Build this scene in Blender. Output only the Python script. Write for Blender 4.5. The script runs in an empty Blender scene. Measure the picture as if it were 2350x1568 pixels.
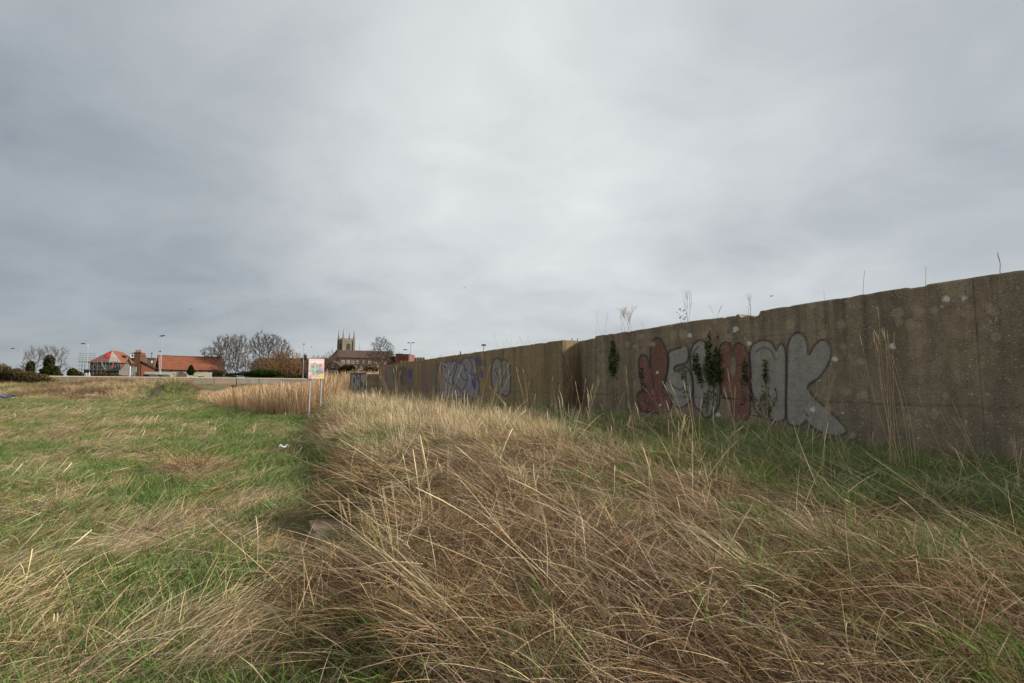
import bpy, math, random
import numpy as np
from mathutils import Vector

scene = bpy.context.scene
COL = scene.collection
R = math.radians

# ------------------------------------------------------------------ camera
EYE = np.array([0.0, 0.0, 1.5])
PITCH = math.atan(102 / 1250)
FD = 1175.0                       # focal length in units of a 2350 px wide frame (18 mm lens)
cam_data = bpy.data.cameras.new('camera')
cam_data.lens = 18.0
cam_data.sensor_width = 36.0
cam_data.clip_start = 0.05
cam_data.clip_end = 5000
cam = bpy.data.objects.new('camera', cam_data)
cam.location = EYE
cam.rotation_euler = (math.pi / 2 + PITCH, 0, 0)
COL.objects.link(cam)
scene.camera = cam

# ------------------------------------------------------------------ light
SUN = Vector((1.10, 0.03, 0.62)).normalized()      # towards the sun
world = bpy.data.worlds.new('World')
scene.world = world
world.use_nodes = True


def build_sky():
    nt = world.node_tree
    nt.nodes.clear()
    N = nt.nodes.new
    L = nt.links.new

    def math_(op, a, b=None, clamp=False):
        n = N('ShaderNodeMath'); n.operation = op; n.use_clamp = clamp
        for i, v in enumerate((a, b)):
            if v is None: continue
            if isinstance(v, (int, float)): n.inputs[i].default_value = v
            else: L(v, n.inputs[i])
        return n.outputs[0]

    def mix(f, a, b):
        n = N('ShaderNodeMix'); n.data_type = 'RGBA'
        for s, v in ((n.inputs[0], f), (n.inputs[6], a), (n.inputs[7], b)):
            if isinstance(v, (int, float)): s.default_value = v
            elif isinstance(v, tuple): s.default_value = (*v, 1)
            else: L(v, s)
        return n.outputs[2]

    def noise(vec, scale, detail, rough, dist=0.0):
        n = N('ShaderNodeTexNoise'); n.inputs['Scale'].default_value = scale
        n.inputs['Detail'].default_value = detail; n.inputs['Roughness'].default_value = rough
        n.inputs['Distortion'].default_value = dist
        L(vec, n.inputs['Vector']); return n.outputs[0]

    out = N('ShaderNodeOutputWorld')
    bg = N('ShaderNodeBackground')
    L(bg.outputs[0], out.inputs[0])
    tc = N('ShaderNodeTexCoord')
    sep = N('ShaderNodeSeparateXYZ'); L(tc.outputs['Generated'], sep.inputs[0])
    z = math_('MAXIMUM', sep.outputs[2], 0.0)
    # the cloud layer as a flat sheet seen from below
    den = math_('ADD', z, 0.30)
    comb = N('ShaderNodeCombineXYZ')
    L(math_('DIVIDE', sep.outputs[0], den), comb.inputs[0])
    L(math_('DIVIDE', sep.outputs[1], den), comb.inputs[1])
    mp = N('ShaderNodeMapping'); L(comb.outputs[0], mp.inputs[0])
    mp.inputs['Rotation'].default_value = (0, 0, R(22)); mp.inputs['Scale'].default_value = (0.95, 1.05, 1)
    mp.inputs['Location'].default_value = SKY_OFFSET
    big = noise(mp.outputs[0], 0.80, 4.0, 0.50, 0.3)
    fine = noise(mp.outputs[0], 2.9, 7.0, 0.55, 0.35)
    # broad brightness of the cover: thinner cloud ahead and a little to the sun's side
    def lobe(px, py, power, amount):
        d = Vector(ray(px, py)).normalized()
        dn = N('ShaderNodeVectorMath'); dn.operation = 'DOT_PRODUCT'
        L(tc.outputs['Generated'], dn.inputs[0]); dn.inputs[1].default_value = d
        return math_('MULTIPLY', math_('POWER', math_('MAXIMUM', dn.outputs['Value'], 0.0), power), amount)
    val = math_('ADD', math_('MULTIPLY', math_('SUBTRACT', big, 0.5), 0.58), math_('MULTIPLY', math_('SUBTRACT', fine, 0.5), 0.42))
    val = math_('ADD', val, lobe(1060, 250, 12.0, 0.34))
    val = math_('ADD', val, lobe(1500, 690, 60.0, 0.07))
    val = math_('ADD', val, lobe(1950, 640, 160.0, 0.10))
    val = math_('SUBTRACT', val, lobe(-300, 480, 6.0, 0.26))
    val = math_('ADD', val, 0.405)
    val = math_('MAXIMUM', math_('MINIMUM', val, 1.0), 0.0)
    ramp = N('ShaderNodeValToRGB'); L(val, ramp.inputs[0])
    e = ramp.color_ramp.elements
    e[0].position = 0.0; e[0].color = (0.195, 0.230, 0.262, 1)
    e[1].position = 1.0; e[1].color = (0.750, 0.772, 0.770, 1)
    m = ramp.color_ramp.elements.new(0.40); m.color = (0.384, 0.408, 0.428, 1)
    m = ramp.color_ramp.elements.new(0.70); m.color = (0.548, 0.573, 0.583, 1)
    sky = N('ShaderNodeTexSky'); sky.sky_type = 'NISHITA'; sky.sun_disc = False
    sky.sun_elevation = math.asin(SUN.z); sky.sun_rotation = math.atan2(SUN.x, SUN.y)
    sc = N('ShaderNodeVectorMath'); sc.operation = 'SCALE'; sc.inputs[3].default_value = 1.0
    L(ramp.outputs[0], sc.inputs[0]); sc.inputs[3].default_value = SKY_GAIN / SKY_STRENGTH
    col = mix(0.985, sky.outputs[0], sc.outputs[0])
    L(col, bg.inputs[0])
    bg.inputs[1].default_value = SKY_STRENGTH


SKY_STRENGTH = 0.10
EXPOSURE = 2.05
SKY_GAIN = 0.312          # radiance of the cloud sheet, before exposure
SKY_OFFSET = (3.1, 0.4, 0)


def ray(px, py):
    """direction through a point of the 2350 x 1568 frame"""
    a, b = (px - 1175) / FD, (784 - py) / FD
    c, s = math.cos(PITCH), math.sin(PITCH)
    return np.array([a, c - b * s, s + b * c])


def at(px, py, Y):
    d = ray(px, py)
    return EYE + d * (Y / d[1])


def proj(P):
    """points (n,3) -> px, py of the 2350 x 1568 frame"""
    P = np.asarray(P, float) - EYE
    c, s = math.cos(PITCH), math.sin(PITCH)
    f = P[..., 1] * c + P[..., 2] * s
    u = -P[..., 1] * s + P[..., 2] * c
    return 1175 + FD * P[..., 0] / f, 784 - FD * u / f


build_sky()
sun_data = bpy.data.lights.new('sun', 'SUN')
sun_data.energy = 1.5
sun_data.angle = R(10)
sun_data.color = (1.0, 0.92, 0.81)
sun = bpy.data.objects.new('sun', sun_data)
sun.rotation_euler = SUN.to_track_quat('Z', 'Y').to_euler()
sun.location = SUN * 200
COL.objects.link(sun)

vs = scene.view_settings
vs.view_transform = 'Standard'
vs.look = 'None'
vs.exposure = EXPOSURE
vs.gamma = 1
vs.use_curve_mapping = False
scene.render.engine = 'CYCLES'
scene.cycles.max_bounces = 5
scene.cycles.diffuse_bounces = 3
scene.cycles.transparent_max_bounces = 4


# ------------------------------------------------------------------ small tools
def tag(o, label=None, cat=None, group=None, kind=None):
    if label: o['label'] = label
    if cat: o['category'] = cat
    if group: o['group'] = group
    if kind: o['kind'] = kind
    return o


def empty(name, loc, rz=0.0, label=None, cat=None, group=None, kind=None):
    o = bpy.data.objects.new(name, None)
    o.empty_display_size = 0.3
    COL.objects.link(o)
    o.location = [float(v) for v in loc]
    o.rotation_euler = (0, 0, rz)
    return tag(o, label, cat, group, kind)


def link_mesh(name, verts, faces, m=None, parent=None, smooth=False, loc=None):
    me = bpy.data.meshes.new(name)
    me.from_pydata([tuple(map(float, v)) for v in verts], [], faces)
    me.update()
    if smooth: me.polygons.foreach_set('use_smooth', [True] * len(me.polygons))
    o = bpy.data.objects.new(name, me)
    COL.objects.link(o)
    if m: me.materials.append(m)
    if parent: o.parent = parent
    if loc is not None: o.location = [float(v) for v in loc]
    return o


def np_mesh(name, V, F, m=None, parent=None, smooth=False, col=None, loc=None, link=True, colname='paint'):
    """V (n,3), F (k,3 or 4) arrays, col (n,4) a point colour"""
    me = bpy.data.meshes.new(name)
    V = np.asarray(V, np.float32); F = np.asarray(F, np.int32)
    k, w = F.shape
    me.vertices.add(len(V)); me.vertices.foreach_set('co', V.ravel())
    me.loops.add(k * w); me.loops.foreach_set('vertex_index', F.ravel())
    me.polygons.add(k)
    me.polygons.foreach_set('loop_start', np.arange(k, dtype=np.int32) * w)
    me.polygons.foreach_set('loop_total', np.full(k, w, np.int32))
    if smooth: me.polygons.foreach_set('use_smooth', np.ones(k, bool))
    me.update(calc_edges=True)
    if col is not None:
        a = me.color_attributes.new(colname, 'FLOAT_COLOR', 'POINT')
        a.data.foreach_set('color', np.asarray(col, np.float32).ravel())
    o = bpy.data.objects.new(name, me)
    if link: COL.objects.link(o)
    if m: me.materials.append(m)
    if parent: o.parent = parent
    if loc is not None: o.location = [float(v) for v in loc]
    return o


class MB:
    def __init__(s):
        s.v, s.f = [], []

    def add(s, vs_, fs):
        b = len(s.v)
        s.v += [tuple(map(float, v)) for v in vs_]
        s.f += [tuple(i + b for i in f) for f in fs]
        return s

    def box(s, c, size, rz=0.0, taper=1.0):
        x, y, z = [k / 2 for k in size]
        ca, sa = math.cos(rz), math.sin(rz)
        vs_ = []
        for dz in (-z, z):
            t = 1.0 if dz < 0 else taper
            for dx, dy in ((-x, -y), (x, -y), (x, y), (-x, y)):
                dx, dy = dx * t, dy * t
                vs_.append((c[0] + dx * ca - dy * sa, c[1] + dx * sa + dy * ca, c[2] + dz))
        return s.add(vs_, [(3, 2, 1, 0), (4, 5, 6, 7), (0, 1, 5, 4), (1, 2, 6, 5), (2, 3, 7, 6), (3, 0, 4, 7)])

    def span(s, lo, hi):
        return s.box([(a + b) / 2 for a, b in zip(lo, hi)], [b - a for a, b in zip(lo, hi)])

    def tube(s, pts, r, n=8, cap=True):
        pts = [Vector([float(k) for k in p]) for p in pts]
        if not hasattr(r, '__len__'): r = [r] * len(pts)
        rings = []
        ref = None
        for i, p in enumerate(pts):
            d = (pts[min(i + 1, len(pts) - 1)] - pts[max(i - 1, 0)]).normalized()
            if ref is None:
                ref = Vector((1, 0, 0)) if abs(d.x) < 0.9 else Vector((0, 1, 0))
            a = (ref - d * ref.dot(d)).normalized(); ref = a
            b = d.cross(a)
            rings.append([p + (a * math.cos(t) + b * math.sin(t)) * r[i] for t in [2 * math.pi * k / n for k in range(n)]])
        vs_ = [v for g in rings for v in g]
        fs = [(i * n + k, i * n + (k + 1) % n, (i + 1) * n + (k + 1) % n, (i + 1) * n + k)
              for i in range(len(pts) - 1) for k in range(n)]
        if cap:
            fs += [tuple(range(n))[::-1], tuple((len(pts) - 1) * n + k for k in range(n))]
        return s.add(vs_, fs)

    def bar(s, p0, p1, w, h=None):
        """a straight bar of rectangular section"""
        h = h or w
        p0, p1 = Vector([float(k) for k in p0]), Vector([float(k) for k in p1])
        d = (p1 - p0).normalized()
        up = Vector((0, 0, 1)) if abs(d.z) < 0.95 else Vector((0, 1, 0))
        a = d.cross(up).normalized(); b = a.cross(d)
        vs_ = [p + a * i * w / 2 + b * j * h / 2 for p in (p0, p1) for i, j in ((-1, -1), (1, -1), (1, 1), (-1, 1))]
        return s.add(vs_, [(0, 1, 2, 3), (7, 6, 5, 4), (4, 5, 1, 0), (5, 6, 2, 1), (6, 7, 3, 2), (7, 4, 0, 3)])

    def prism(s, poly, y0, y1):
        """polygon in x,z extruded along y"""
        n = len(poly)
        vs_ = [(x, y0, z) for x, z in poly] + [(x, y1, z) for x, z in poly]
        fs = [tuple(range(n)), tuple(range(n, 2 * n))[::-1]] + [(i, n + i, n + (i + 1) % n, (i + 1) % n) for i in range(n)]
        return s.add(vs_, fs)

    def slab(s, quad, t):
        """four corners (3-D) thickened downwards along their normal"""
        q = [Vector([float(k) for k in p]) for p in quad]
        n = (q[1] - q[0]).cross(q[-1] - q[0]).normalized()
        if n.z < 0: n = -n
        m = len(q)
        vs_ = q + [p - n * t for p in q]
        fs = [tuple(range(m)), tuple(range(m, 2 * m))[::-1]] + [(i, m + i, m + (i + 1) % m, (i + 1) % m) for i in range(m)]
        return s.add(vs_, fs)

    def ball(s, c, r, n=10, sq=(1, 1, 1)):
        vs_, fs = [], []
        m = n // 2
        for i in range(m + 1):
            th = math.pi * i / m
            for k in range(n):
                ph = 2 * math.pi * k / n
                vs_.append((c[0] + r * sq[0] * math.sin(th) * math.cos(ph), c[1] + r * sq[1] * math.sin(th) * math.sin(ph), c[2] + r * sq[2] * math.cos(th)))
        for i in range(m):
            for k in range(n):
                fs.append((i * n + k, (i + 1) * n + k, (i + 1) * n + (k + 1) % n, i * n + (k + 1) % n))
        return s.add(vs_, fs)

    def build(s, name, m, parent=None, smooth=False, loc=None):
        return link_mesh(name, s.v, s.f, m, parent, smooth, loc)


# ------------------------------------------------------------------ noise, in numpy
def _hash(ix, iy, seed):
    h = (ix.astype(np.int64) * 374761393 + iy.astype(np.int64) * 668265263 + seed * 1442695041) & 0x7fffffff
    h = ((h ^ (h >> 13)) * 1274126177) & 0x7fffffff
    return ((h ^ (h >> 16)) & 0xffff) / 65535.0


def vnoise(x, y, seed=0):
    x = np.asarray(x, float); y = np.asarray(y, float)
    ix, iy = np.floor(x), np.floor(y)
    fx, fy = x - ix, y - iy
    fx = fx * fx * (3 - 2 * fx); fy = fy * fy * (3 - 2 * fy)
    a = _hash(ix, iy, seed); b = _hash(ix + 1, iy, seed); c = _hash(ix, iy + 1, seed); d = _hash(ix + 1, iy + 1, seed)
    return (a * (1 - fx) + b * fx) * (1 - fy) + (c * (1 - fx) + d * fx) * fy


def fbm(x, y, seed=0, oct=4):
    v, a, t = 0, 1.0, 0
    for i in range(oct):
        v = v + a * vnoise(np.asarray(x) * 2 ** i, np.asarray(y) * 2 ** i, seed + 17 * i); t += a; a *= 0.5
    return v / t


def sstep(a, b, x):
    t = np.clip((np.asarray(x, float) - a) / (b - a), 0, 1)
    return t * t * (3 - 2 * t)


# ------------------------------------------------------------------ materials
class NT:
    def __init__(s, name):
        s.m = bpy.data.materials.new(name); s.m.use_nodes = True
        s.t = s.m.node_tree; s.t.nodes.clear()
        s.out = s.t.nodes.new('ShaderNodeOutputMaterial')

    def n(s, kind, **kw):
        n = s.t.nodes.new('ShaderNode' + kind)
        for k, v in kw.items(): setattr(n, k, v)
        return n

    def put(s, sock, v):
        if v is None: return
        if isinstance(v, (int, float)): sock.default_value = v
        elif isinstance(v, tuple): sock.default_value = (*v, 1) if len(v) == 3 and sock.type == 'RGBA' else v
        else: s.t.links.new(v, sock)

    def math(s, op, a, b=None, clamp=False):
        n = s.n('Math', operation=op, use_clamp=clamp); s.put(n.inputs[0], a); s.put(n.inputs[1], b); return n.outputs[0]

    def mix(s, f, a, b, blend='MIX'):
        n = s.n('Mix', data_type='RGBA', blend_type=blend); s.put(n.inputs[0], f); s.put(n.inputs[6], a); s.put(n.inputs[7], b); return n.outputs[2]

    def pos(s):
        return s.n('NewGeometry').outputs['Position']

    def obj(s):
        return s.n('TexCoord').outputs['Object']

    def scale(s, vec, sc):
        n = s.n('Mapping'); s.put(n.inputs[0], vec); n.inputs['Scale'].default_value = sc; return n.outputs[0]

    def noise(s, vec, sc, det=4, rough=0.55, dist=0):
        n = s.n('TexNoise'); s.put(n.inputs['Vector'], vec); n.inputs['Scale'].default_value = sc
        n.inputs['Detail'].default_value = det; n.inputs['Roughness'].default_value = rough; n.inputs['Distortion'].default_value = dist
        return n.outputs[0]

    def ramp(s, f, *stops):
        n = s.n('ValToRGB'); s.put(n.inputs[0], f)
        el = n.color_ramp.elements
        while len(el) < len(stops): el.new(0.5)
        for e, (p, c) in zip(el, stops):
            e.position = p; e.color = (c, c, c, 1) if isinstance(c, (int, float)) else (*c, 1)
        return n.outputs[0]

    def bsdf(s, col, rough=0.85, bump=None, bstr=0.4, bdist=0.01, metal=0.0, spec=0.3):
        b = s.n('BsdfPrincipled'); s.put(b.inputs['Base Color'], col); s.put(b.inputs['Roughness'], rough)
        b.inputs['Metallic'].default_value = metal; b.inputs['Specular IOR Level'].default_value = spec
        if bump is not None:
            k = s.n('Bump'); k.inputs['Strength'].default_value = bstr; k.inputs['Distance'].default_value = bdist
            s.put(k.inputs['Height'], bump); s.put(b.inputs['Normal'], k.outputs[0])
        s.t.links.new(b.outputs[0], s.out.inputs[0])
        return s.m


def plain(name, col, col2=None, sc=4.0, rough=0.85, metal=0.0, bstr=0.0, spec=0.3, stretch=(1, 1, 1)):
    t = NT(name)
    v = t.scale(t.obj(), stretch)
    f = t.noise(v, sc, 5, 0.6)
    f = t.ramp(f, (0.3, 0.0), (0.7, 1.0))
    c2 = col2 or tuple(k * 0.72 for k in col)
    return t.bsdf(t.mix(f, col, c2), rough, f if bstr else None, bstr, 0.01, metal, spec)


def blade_mat(name, transl=0.18, var=0.40):
    """colour from the point colour of each blade, varied from clump to clump"""
    t = NT(name)
    a = t.n('Attribute', attribute_name='paint')
    rnd = t.n('ObjectInfo').outputs['Random']
    hs = t.n('HueSaturation'); t.put(hs.inputs['Color'], a.outputs['Color'])
    t.put(hs.inputs['Value'], t.math('ADD', t.math('MULTIPLY', rnd, var), 1 - var / 2))
    t.put(hs.inputs['Saturation'], t.math('ADD', t.math('MULTIPLY', t.math('FRACT', t.math('MULTIPLY', rnd, 17.3)), 0.35), 0.82))
    t.put(hs.inputs['Hue'], t.math('ADD', t.math('MULTIPLY', t.math('FRACT', t.math('MULTIPLY', rnd, 7.7)), 0.03), 0.485))
    d = t.n('BsdfDiffuse'); t.put(d.inputs[0], hs.outputs[0])
    k = t.n('BsdfTranslucent'); t.put(k.inputs[0], hs.outputs[0])
    x = t.n('MixShader'); x.inputs[0].default_value = transl
    t.t.links.new(d.outputs[0], x.inputs[1]); t.t.links.new(k.outputs[0], x.inputs[2])
    t.t.links.new(x.outputs[0], t.out.inputs[0])
    return t.m


def concrete_mat(name, base, dark, tan, speck=1.0, paint=True):
    """old exposed-aggregate concrete, with a 'paint' point colour (alpha = cover) worn into it"""
    t = NT(name)
    p = t.pos()
    big = t.noise(p, 0.5, 4, 0.6)
    strk = t.noise(t.scale(p, (1.6, 1.6, 0.22)), 1.5, 5, 0.6)
    mid = t.noise(p, 6.0, 5, 0.65)
    grain = t.noise(p, 70.0, 3, 0.7)
    c = t.mix(t.ramp(big, (0.35, 0.0), (0.65, 1.0)), base, tan)
    c = t.mix(t.math('MULTIPLY', t.ramp(strk, (0.42, 0.0), (0.66, 1.0)), 0.75), c, dark)
    c = t.mix(t.math('MULTIPLY', t.ramp(mid, (0.40, 0.0), (0.66, 1.0)), 0.55), c, dark)
    # runs of dirt washed down from the top edge
    sz = t.n('SeparateXYZ'); t.put(sz.inputs[0], p)
    hi = t.n('MapRange'); t.put(hi.inputs[0], sz.outputs[2]); hi.inputs[1].default_value = 0.9; hi.inputs[2].default_value = 2.8
    run = t.math('MULTIPLY', t.ramp(t.noise(t.scale(p, (5.5, 5.5, 0.10)), 1.0, 4, 0.6, 0.3), (0.50, 0.0), (0.66, 1.0)), t.math('ADD', t.math('MULTIPLY', hi.outputs[0], 0.75), 0.1))
    c = t.mix(t.math('MULTIPLY', run, 0.75), c, tuple(k * 0.55 for k in dark))
    wash = t.ramp(t.noise(t.scale(p, (3.1, 3.1, 0.14)), 1.0, 4, 0.6), (0.58, 0.0), (0.70, 1.0))
    c = t.mix(t.math('MULTIPLY', wash, 0.35), c, tuple(min(1, k * 1.5) for k in tan))
    # pebbles showing in the face: pale and dark
    vo = t.n('TexVoronoi', feature='F1'); t.put(vo.inputs['Vector'], p); vo.inputs['Scale'].default_value = 42.0
    vc = t.n('SeparateColor'); t.put(vc.inputs[0], vo.outputs['Color'])
    near = t.ramp(vo.outputs['Distance'], (0.28, 1.0), (0.50, 0.0))
    c = t.mix(t.math('MULTIPLY', t.math('MULTIPLY', t.math('MULTIPLY', near, t.ramp(t.noise(p, 2.2, 3, 0.6), (0.35, 0.25), (0.62, 1.0))), t.ramp(vc.outputs[0], (0.84, 0.0), (0.95, 1.0))), 0.62 * speck), c, tuple(min(1, k * 2.0) for k in tan))
    c = t.mix(t.math('MULTIPLY', t.math('MULTIPLY', near, t.ramp(vc.outputs[1], (0.70, 0.0), (0.95, 1.0))), 0.55 * speck), c, tuple(k * 0.42 for k in dark))
    vo2 = t.n('TexVoronoi', feature='F1'); t.put(vo2.inputs['Vector'], p); vo2.inputs['Scale'].default_value = 11.0
    vc2 = t.n('SeparateColor'); t.put(vc2.inputs[0], vo2.outputs['Color'])
    li = t.math('MULTIPLY', t.ramp(vo2.outputs['Distance'], (0.16, 1.0), (0.30, 0.0)), t.ramp(vc2.outputs[2], (0.93, 0.0), (0.985, 1.0)))
    c = t.mix(t.math('MULTIPLY', li, 0.55 * speck), c, (0.50, 0.48, 0.43))
    c = t.mix(0.5, c, t.mix(t.ramp(grain, (0.3, 0.0), (0.7, 1.0)), t.mix(0.5, c, (0.02, 0.018, 0.012)), t.mix(0.2, c, (0.75, 0.7, 0.6))))
    h = t.math('ADD', t.math('MULTIPLY', near, 0.5), t.math('ADD', t.math('MULTIPLY', grain, 0.6), mid))
    if not paint:
        return t.bsdf(c, 0.92, h, 0.55, 0.012, 0, 0.2)
    a = t.n('Attribute', attribute_name='paint')
    wear = t.ramp(t.noise(p, 16.0, 6, 0.7), (0.36, 0.48), (0.58, 1.0))
    wear = t.math('MULTIPLY', wear, t.ramp(t.noise(p, 1.6, 4, 0.6), (0.30, 0.84), (0.55, 1.0)))
    wear = t.math('MULTIPLY', wear, t.math('SUBTRACT', 1.0, t.math('MULTIPLY', near, t.ramp(vc.outputs[2], (0.62, 0.0), (0.75, 0.75)))))
    wear = t.math('MAXIMUM', wear, t.math('GREATER_THAN', a.outputs['Alpha'], 0.97))
    f = t.math('MULTIPLY', a.outputs['Alpha'], wear)
    pc = t.mix(t.ramp(grain, (0.35, 0.0), (0.65, 1.0)), t.mix(0.25, a.outputs['Color'], (0.02, 0.02, 0.02)), t.mix(0.08, a.outputs['Color'], (0.8, 0.8, 0.8)))
    pc = t.mix(t.math('MULTIPLY', t.math('ADD', t.math('MULTIPLY', run, 0.6), t.ramp(mid, (0.45, 0.0), (0.7, 0.6))), 0.55), pc, t.mix(0.5, pc, dark))
    c = t.mix(f, c, pc)
    h = t.math('ADD', t.math('MULTIPLY', near, 0.5), t.math('ADD', t.math('MULTIPLY', grain, 0.6), mid))
    return t.bsdf(c, 0.92, h, 0.55, 0.012, 0, 0.2)


M = {}
M['concrete'] = concrete_mat('concrete', (0.290, 0.222, 0.150), (0.128, 0.095, 0.064), (0.380, 0.288, 0.180), 1.25)
M['concrete_ochre'] = concrete_mat('ochre concrete', (0.345, 0.246, 0.122), (0.170, 0.122, 0.068), (0.420, 0.295, 0.138), 0.7)
M['concrete_pale'] = concrete_mat('pale concrete', (0.340, 0.290, 0.210), (0.200, 0.165, 0.115), (0.390, 0.330, 0.235), 0.4, False)
M['concrete_bare'] = concrete_mat('bare ochre concrete', (0.340, 0.255, 0.150), (0.190, 0.140, 0.085), (0.400, 0.300, 0.170), 0.55, False)
M['concrete_far'] = concrete_mat('weathered far concrete', (0.150, 0.126, 0.092), (0.090, 0.076, 0.056), (0.170, 0.140, 0.098), 0.3)
M['coping'] = plain('pale coping', (0.36, 0.31, 0.235), (0.29, 0.25, 0.19), 2.0)
M['brick'] = plain('brown brick', (0.150, 0.085, 0.050), (0.095, 0.060, 0.040), 1.2)
M['dark_brick'] = plain('dark brick', (0.100, 0.065, 0.042), (0.065, 0.045, 0.032), 1.0)
M['red_brick'] = plain('red brick', (0.235, 0.085, 0.050), (0.165, 0.064, 0.042), 0.9)
M['pink_brick'] = plain('pink brick', (0.42, 0.20, 0.15), (0.30, 0.15, 0.11), 3.0)
M['block_top'] = plain('pinkish stone', (0.30, 0.20, 0.15), (0.22, 0.16, 0.12), 9.0)
M['tile'] = plain('orange clay tiles', (0.235, 0.080, 0.042), (0.165, 0.058, 0.032), 0.8)
M['tile_old'] = plain('old red tiles', (0.190, 0.060, 0.036), (0.130, 0.050, 0.032), 1.2)
M['slate'] = plain('grey slates', (0.095, 0.090, 0.080), (0.065, 0.062, 0.055), 1.5)
M['brown_roof'] = plain('brown roof tiles', (0.090, 0.056, 0.042), (0.066, 0.044, 0.034), 1.0)
M['lead'] = plain('bare roofing felt', (0.40, 0.36, 0.32), (0.30, 0.27, 0.24), 1.0)
M['stone'] = plain('church stone', (0.235, 0.205, 0.155), (0.160, 0.138, 0.105), 0.35)
M['rubble'] = plain('pale rubble stone', (0.40, 0.36, 0.29), (0.29, 0.255, 0.20), 1.4)
M['white'] = plain('white paint', (0.72, 0.72, 0.70), (0.62, 0.62, 0.60), 1.0, 0.5)
M['boards'] = plain('bleached boards', (0.30, 0.275, 0.235), (0.18, 0.165, 0.14), 3.0, stretch=(5, 5, 0.4))
M['timber'] = plain('dark wet timber', (0.055, 0.042, 0.032), (0.035, 0.028, 0.022), 3.0)
M['scaffold_board'] = plain('scaffold boards', (0.36, 0.30, 0.21), (0.27, 0.22, 0.15), 2.0)
M['galv'] = plain('galvanised steel', (0.46, 0.47, 0.48), (0.38, 0.39, 0.40), 6.0, 0.45, 0.3)
M['grey_steel'] = plain('dull grey steel', (0.33, 0.33, 0.34), (0.25, 0.25, 0.26), 6.0, 0.5, 0.4)
M['dark_steel'] = plain('dark steel', (0.045, 0.048, 0.052), None, 5.0, 0.5, 0.3)
M['glass'] = plain('window glass', (0.030, 0.034, 0.038), (0.02, 0.022, 0.025), 1.0, 0.12, 0, 0, 0.6)
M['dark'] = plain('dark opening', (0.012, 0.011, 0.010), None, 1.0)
M['red_sheet'] = plain('red sheet', (0.60, 0.020, 0.025), (0.52, 0.018, 0.022), 1.0, 0.5)
M['orange_sheet'] = plain('orange netting', (0.60, 0.13, 0.03), None, 2.0)
M['pot'] = plain('clay pots', (0.36, 0.12, 0.07), None, 3.0)
M['green_sign'] = plain('dark green board', (0.030, 0.050, 0.042), None, 1.0, 0.5)
M['pale_sign'] = plain('pale sign board', (0.72, 0.75, 0.66), None, 1.0, 0.5)
M['car_blue'] = plain('blue car paint', (0.030, 0.055, 0.105), (0.028, 0.050, 0.095), 1.0, 0.25, 0.2, 0, 0.6)
M['car_pale'] = plain('pale blue car paint', (0.33, 0.40, 0.46), None, 1.0, 0.25, 0.2, 0, 0.6)
M['rubber'] = plain('tyre rubber', (0.02, 0.02, 0.02), None, 5.0, 0.8)
M['yellow'] = plain('yellow paint', (0.55, 0.38, 0.04), None, 2.0, 0.6)
M['bark'] = plain('bark', (0.105, 0.082, 0.055), (0.070, 0.056, 0.040), 2.0)
M['twig'] = plain('brown twigs', (0.125, 0.085, 0.052), (0.085, 0.058, 0.038), 0.6)
M['twig_grey'] = plain('grey twigs', (0.110, 0.095, 0.078), (0.080, 0.070, 0.058), 0.6)
M['twig_orange'] = plain('orange brown twigs', (0.240, 0.120, 0.045), (0.170, 0.090, 0.038), 0.6)
M['twig_dark'] = plain('dark twigs', (0.095, 0.074, 0.056), (0.065, 0.051, 0.041), 0.6)
M['dry'] = plain('dry weed stems', (0.34, 0.25, 0.15), (0.24, 0.17, 0.10), 5.0)
M['vine'] = plain('dead vine stems', (0.250, 0.180, 0.115), (0.140, 0.100, 0.066), 4.0)
M['blade'] = blade_mat('grass blades')
M['reed'] = blade_mat('reed stems', 0.2, 0.3)
M['leaf'] = blade_mat('leaves', 0.2, 0.0)
M['bird'] = plain('dark feathers', (0.05, 0.05, 0.055), None, 8.0)
M['plastic_blue'] = plain('blue plastic', (0.05, 0.10, 0.30), (0.10, 0.14, 0.30), 8.0, 0.4)
M['plastic_white'] = plain('white plastic', (0.80, 0.80, 0.80), (0.65, 0.66, 0.68), 8.0, 0.4)
M['wrapper_orange'] = plain('straw coloured wrapper', (0.62, 0.48, 0.28), (0.50, 0.38, 0.22), 8.0, 0.5)
# ------------------------------------------------------------------ the lie of the land
WN = np.array([0.902, 0.432])          # across the near bank, towards the flood wall
WV = np.array([-0.432, 0.902])         # along the near bank, away from the camera
FP, FDIR = np.array([-77.7, 90.0]), np.array([26.1, 50.0]) / math.hypot(26.1, 50.0)   # the far flood wall
FN = np.array([-FDIR[1], FDIR[0]])     # behind the far wall


def edge_u(v):
    return 0.25 + 0.078 * v + 0.34 * (vnoise(v * 0.9, v * 0 + 3.3, 5) - 0.5) * 2 + 0.20 * (vnoise(v * 2.6, v * 0 + 1.3, 6) - 0.5) * 2


def wall_u(v):
    """across-bank coordinate of the near wall's face"""
    return np.interp(v, [-8, 0, 6.5, 13, 40], [8.4, 8.35, 8.35, 8.35, 7.6])


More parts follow.
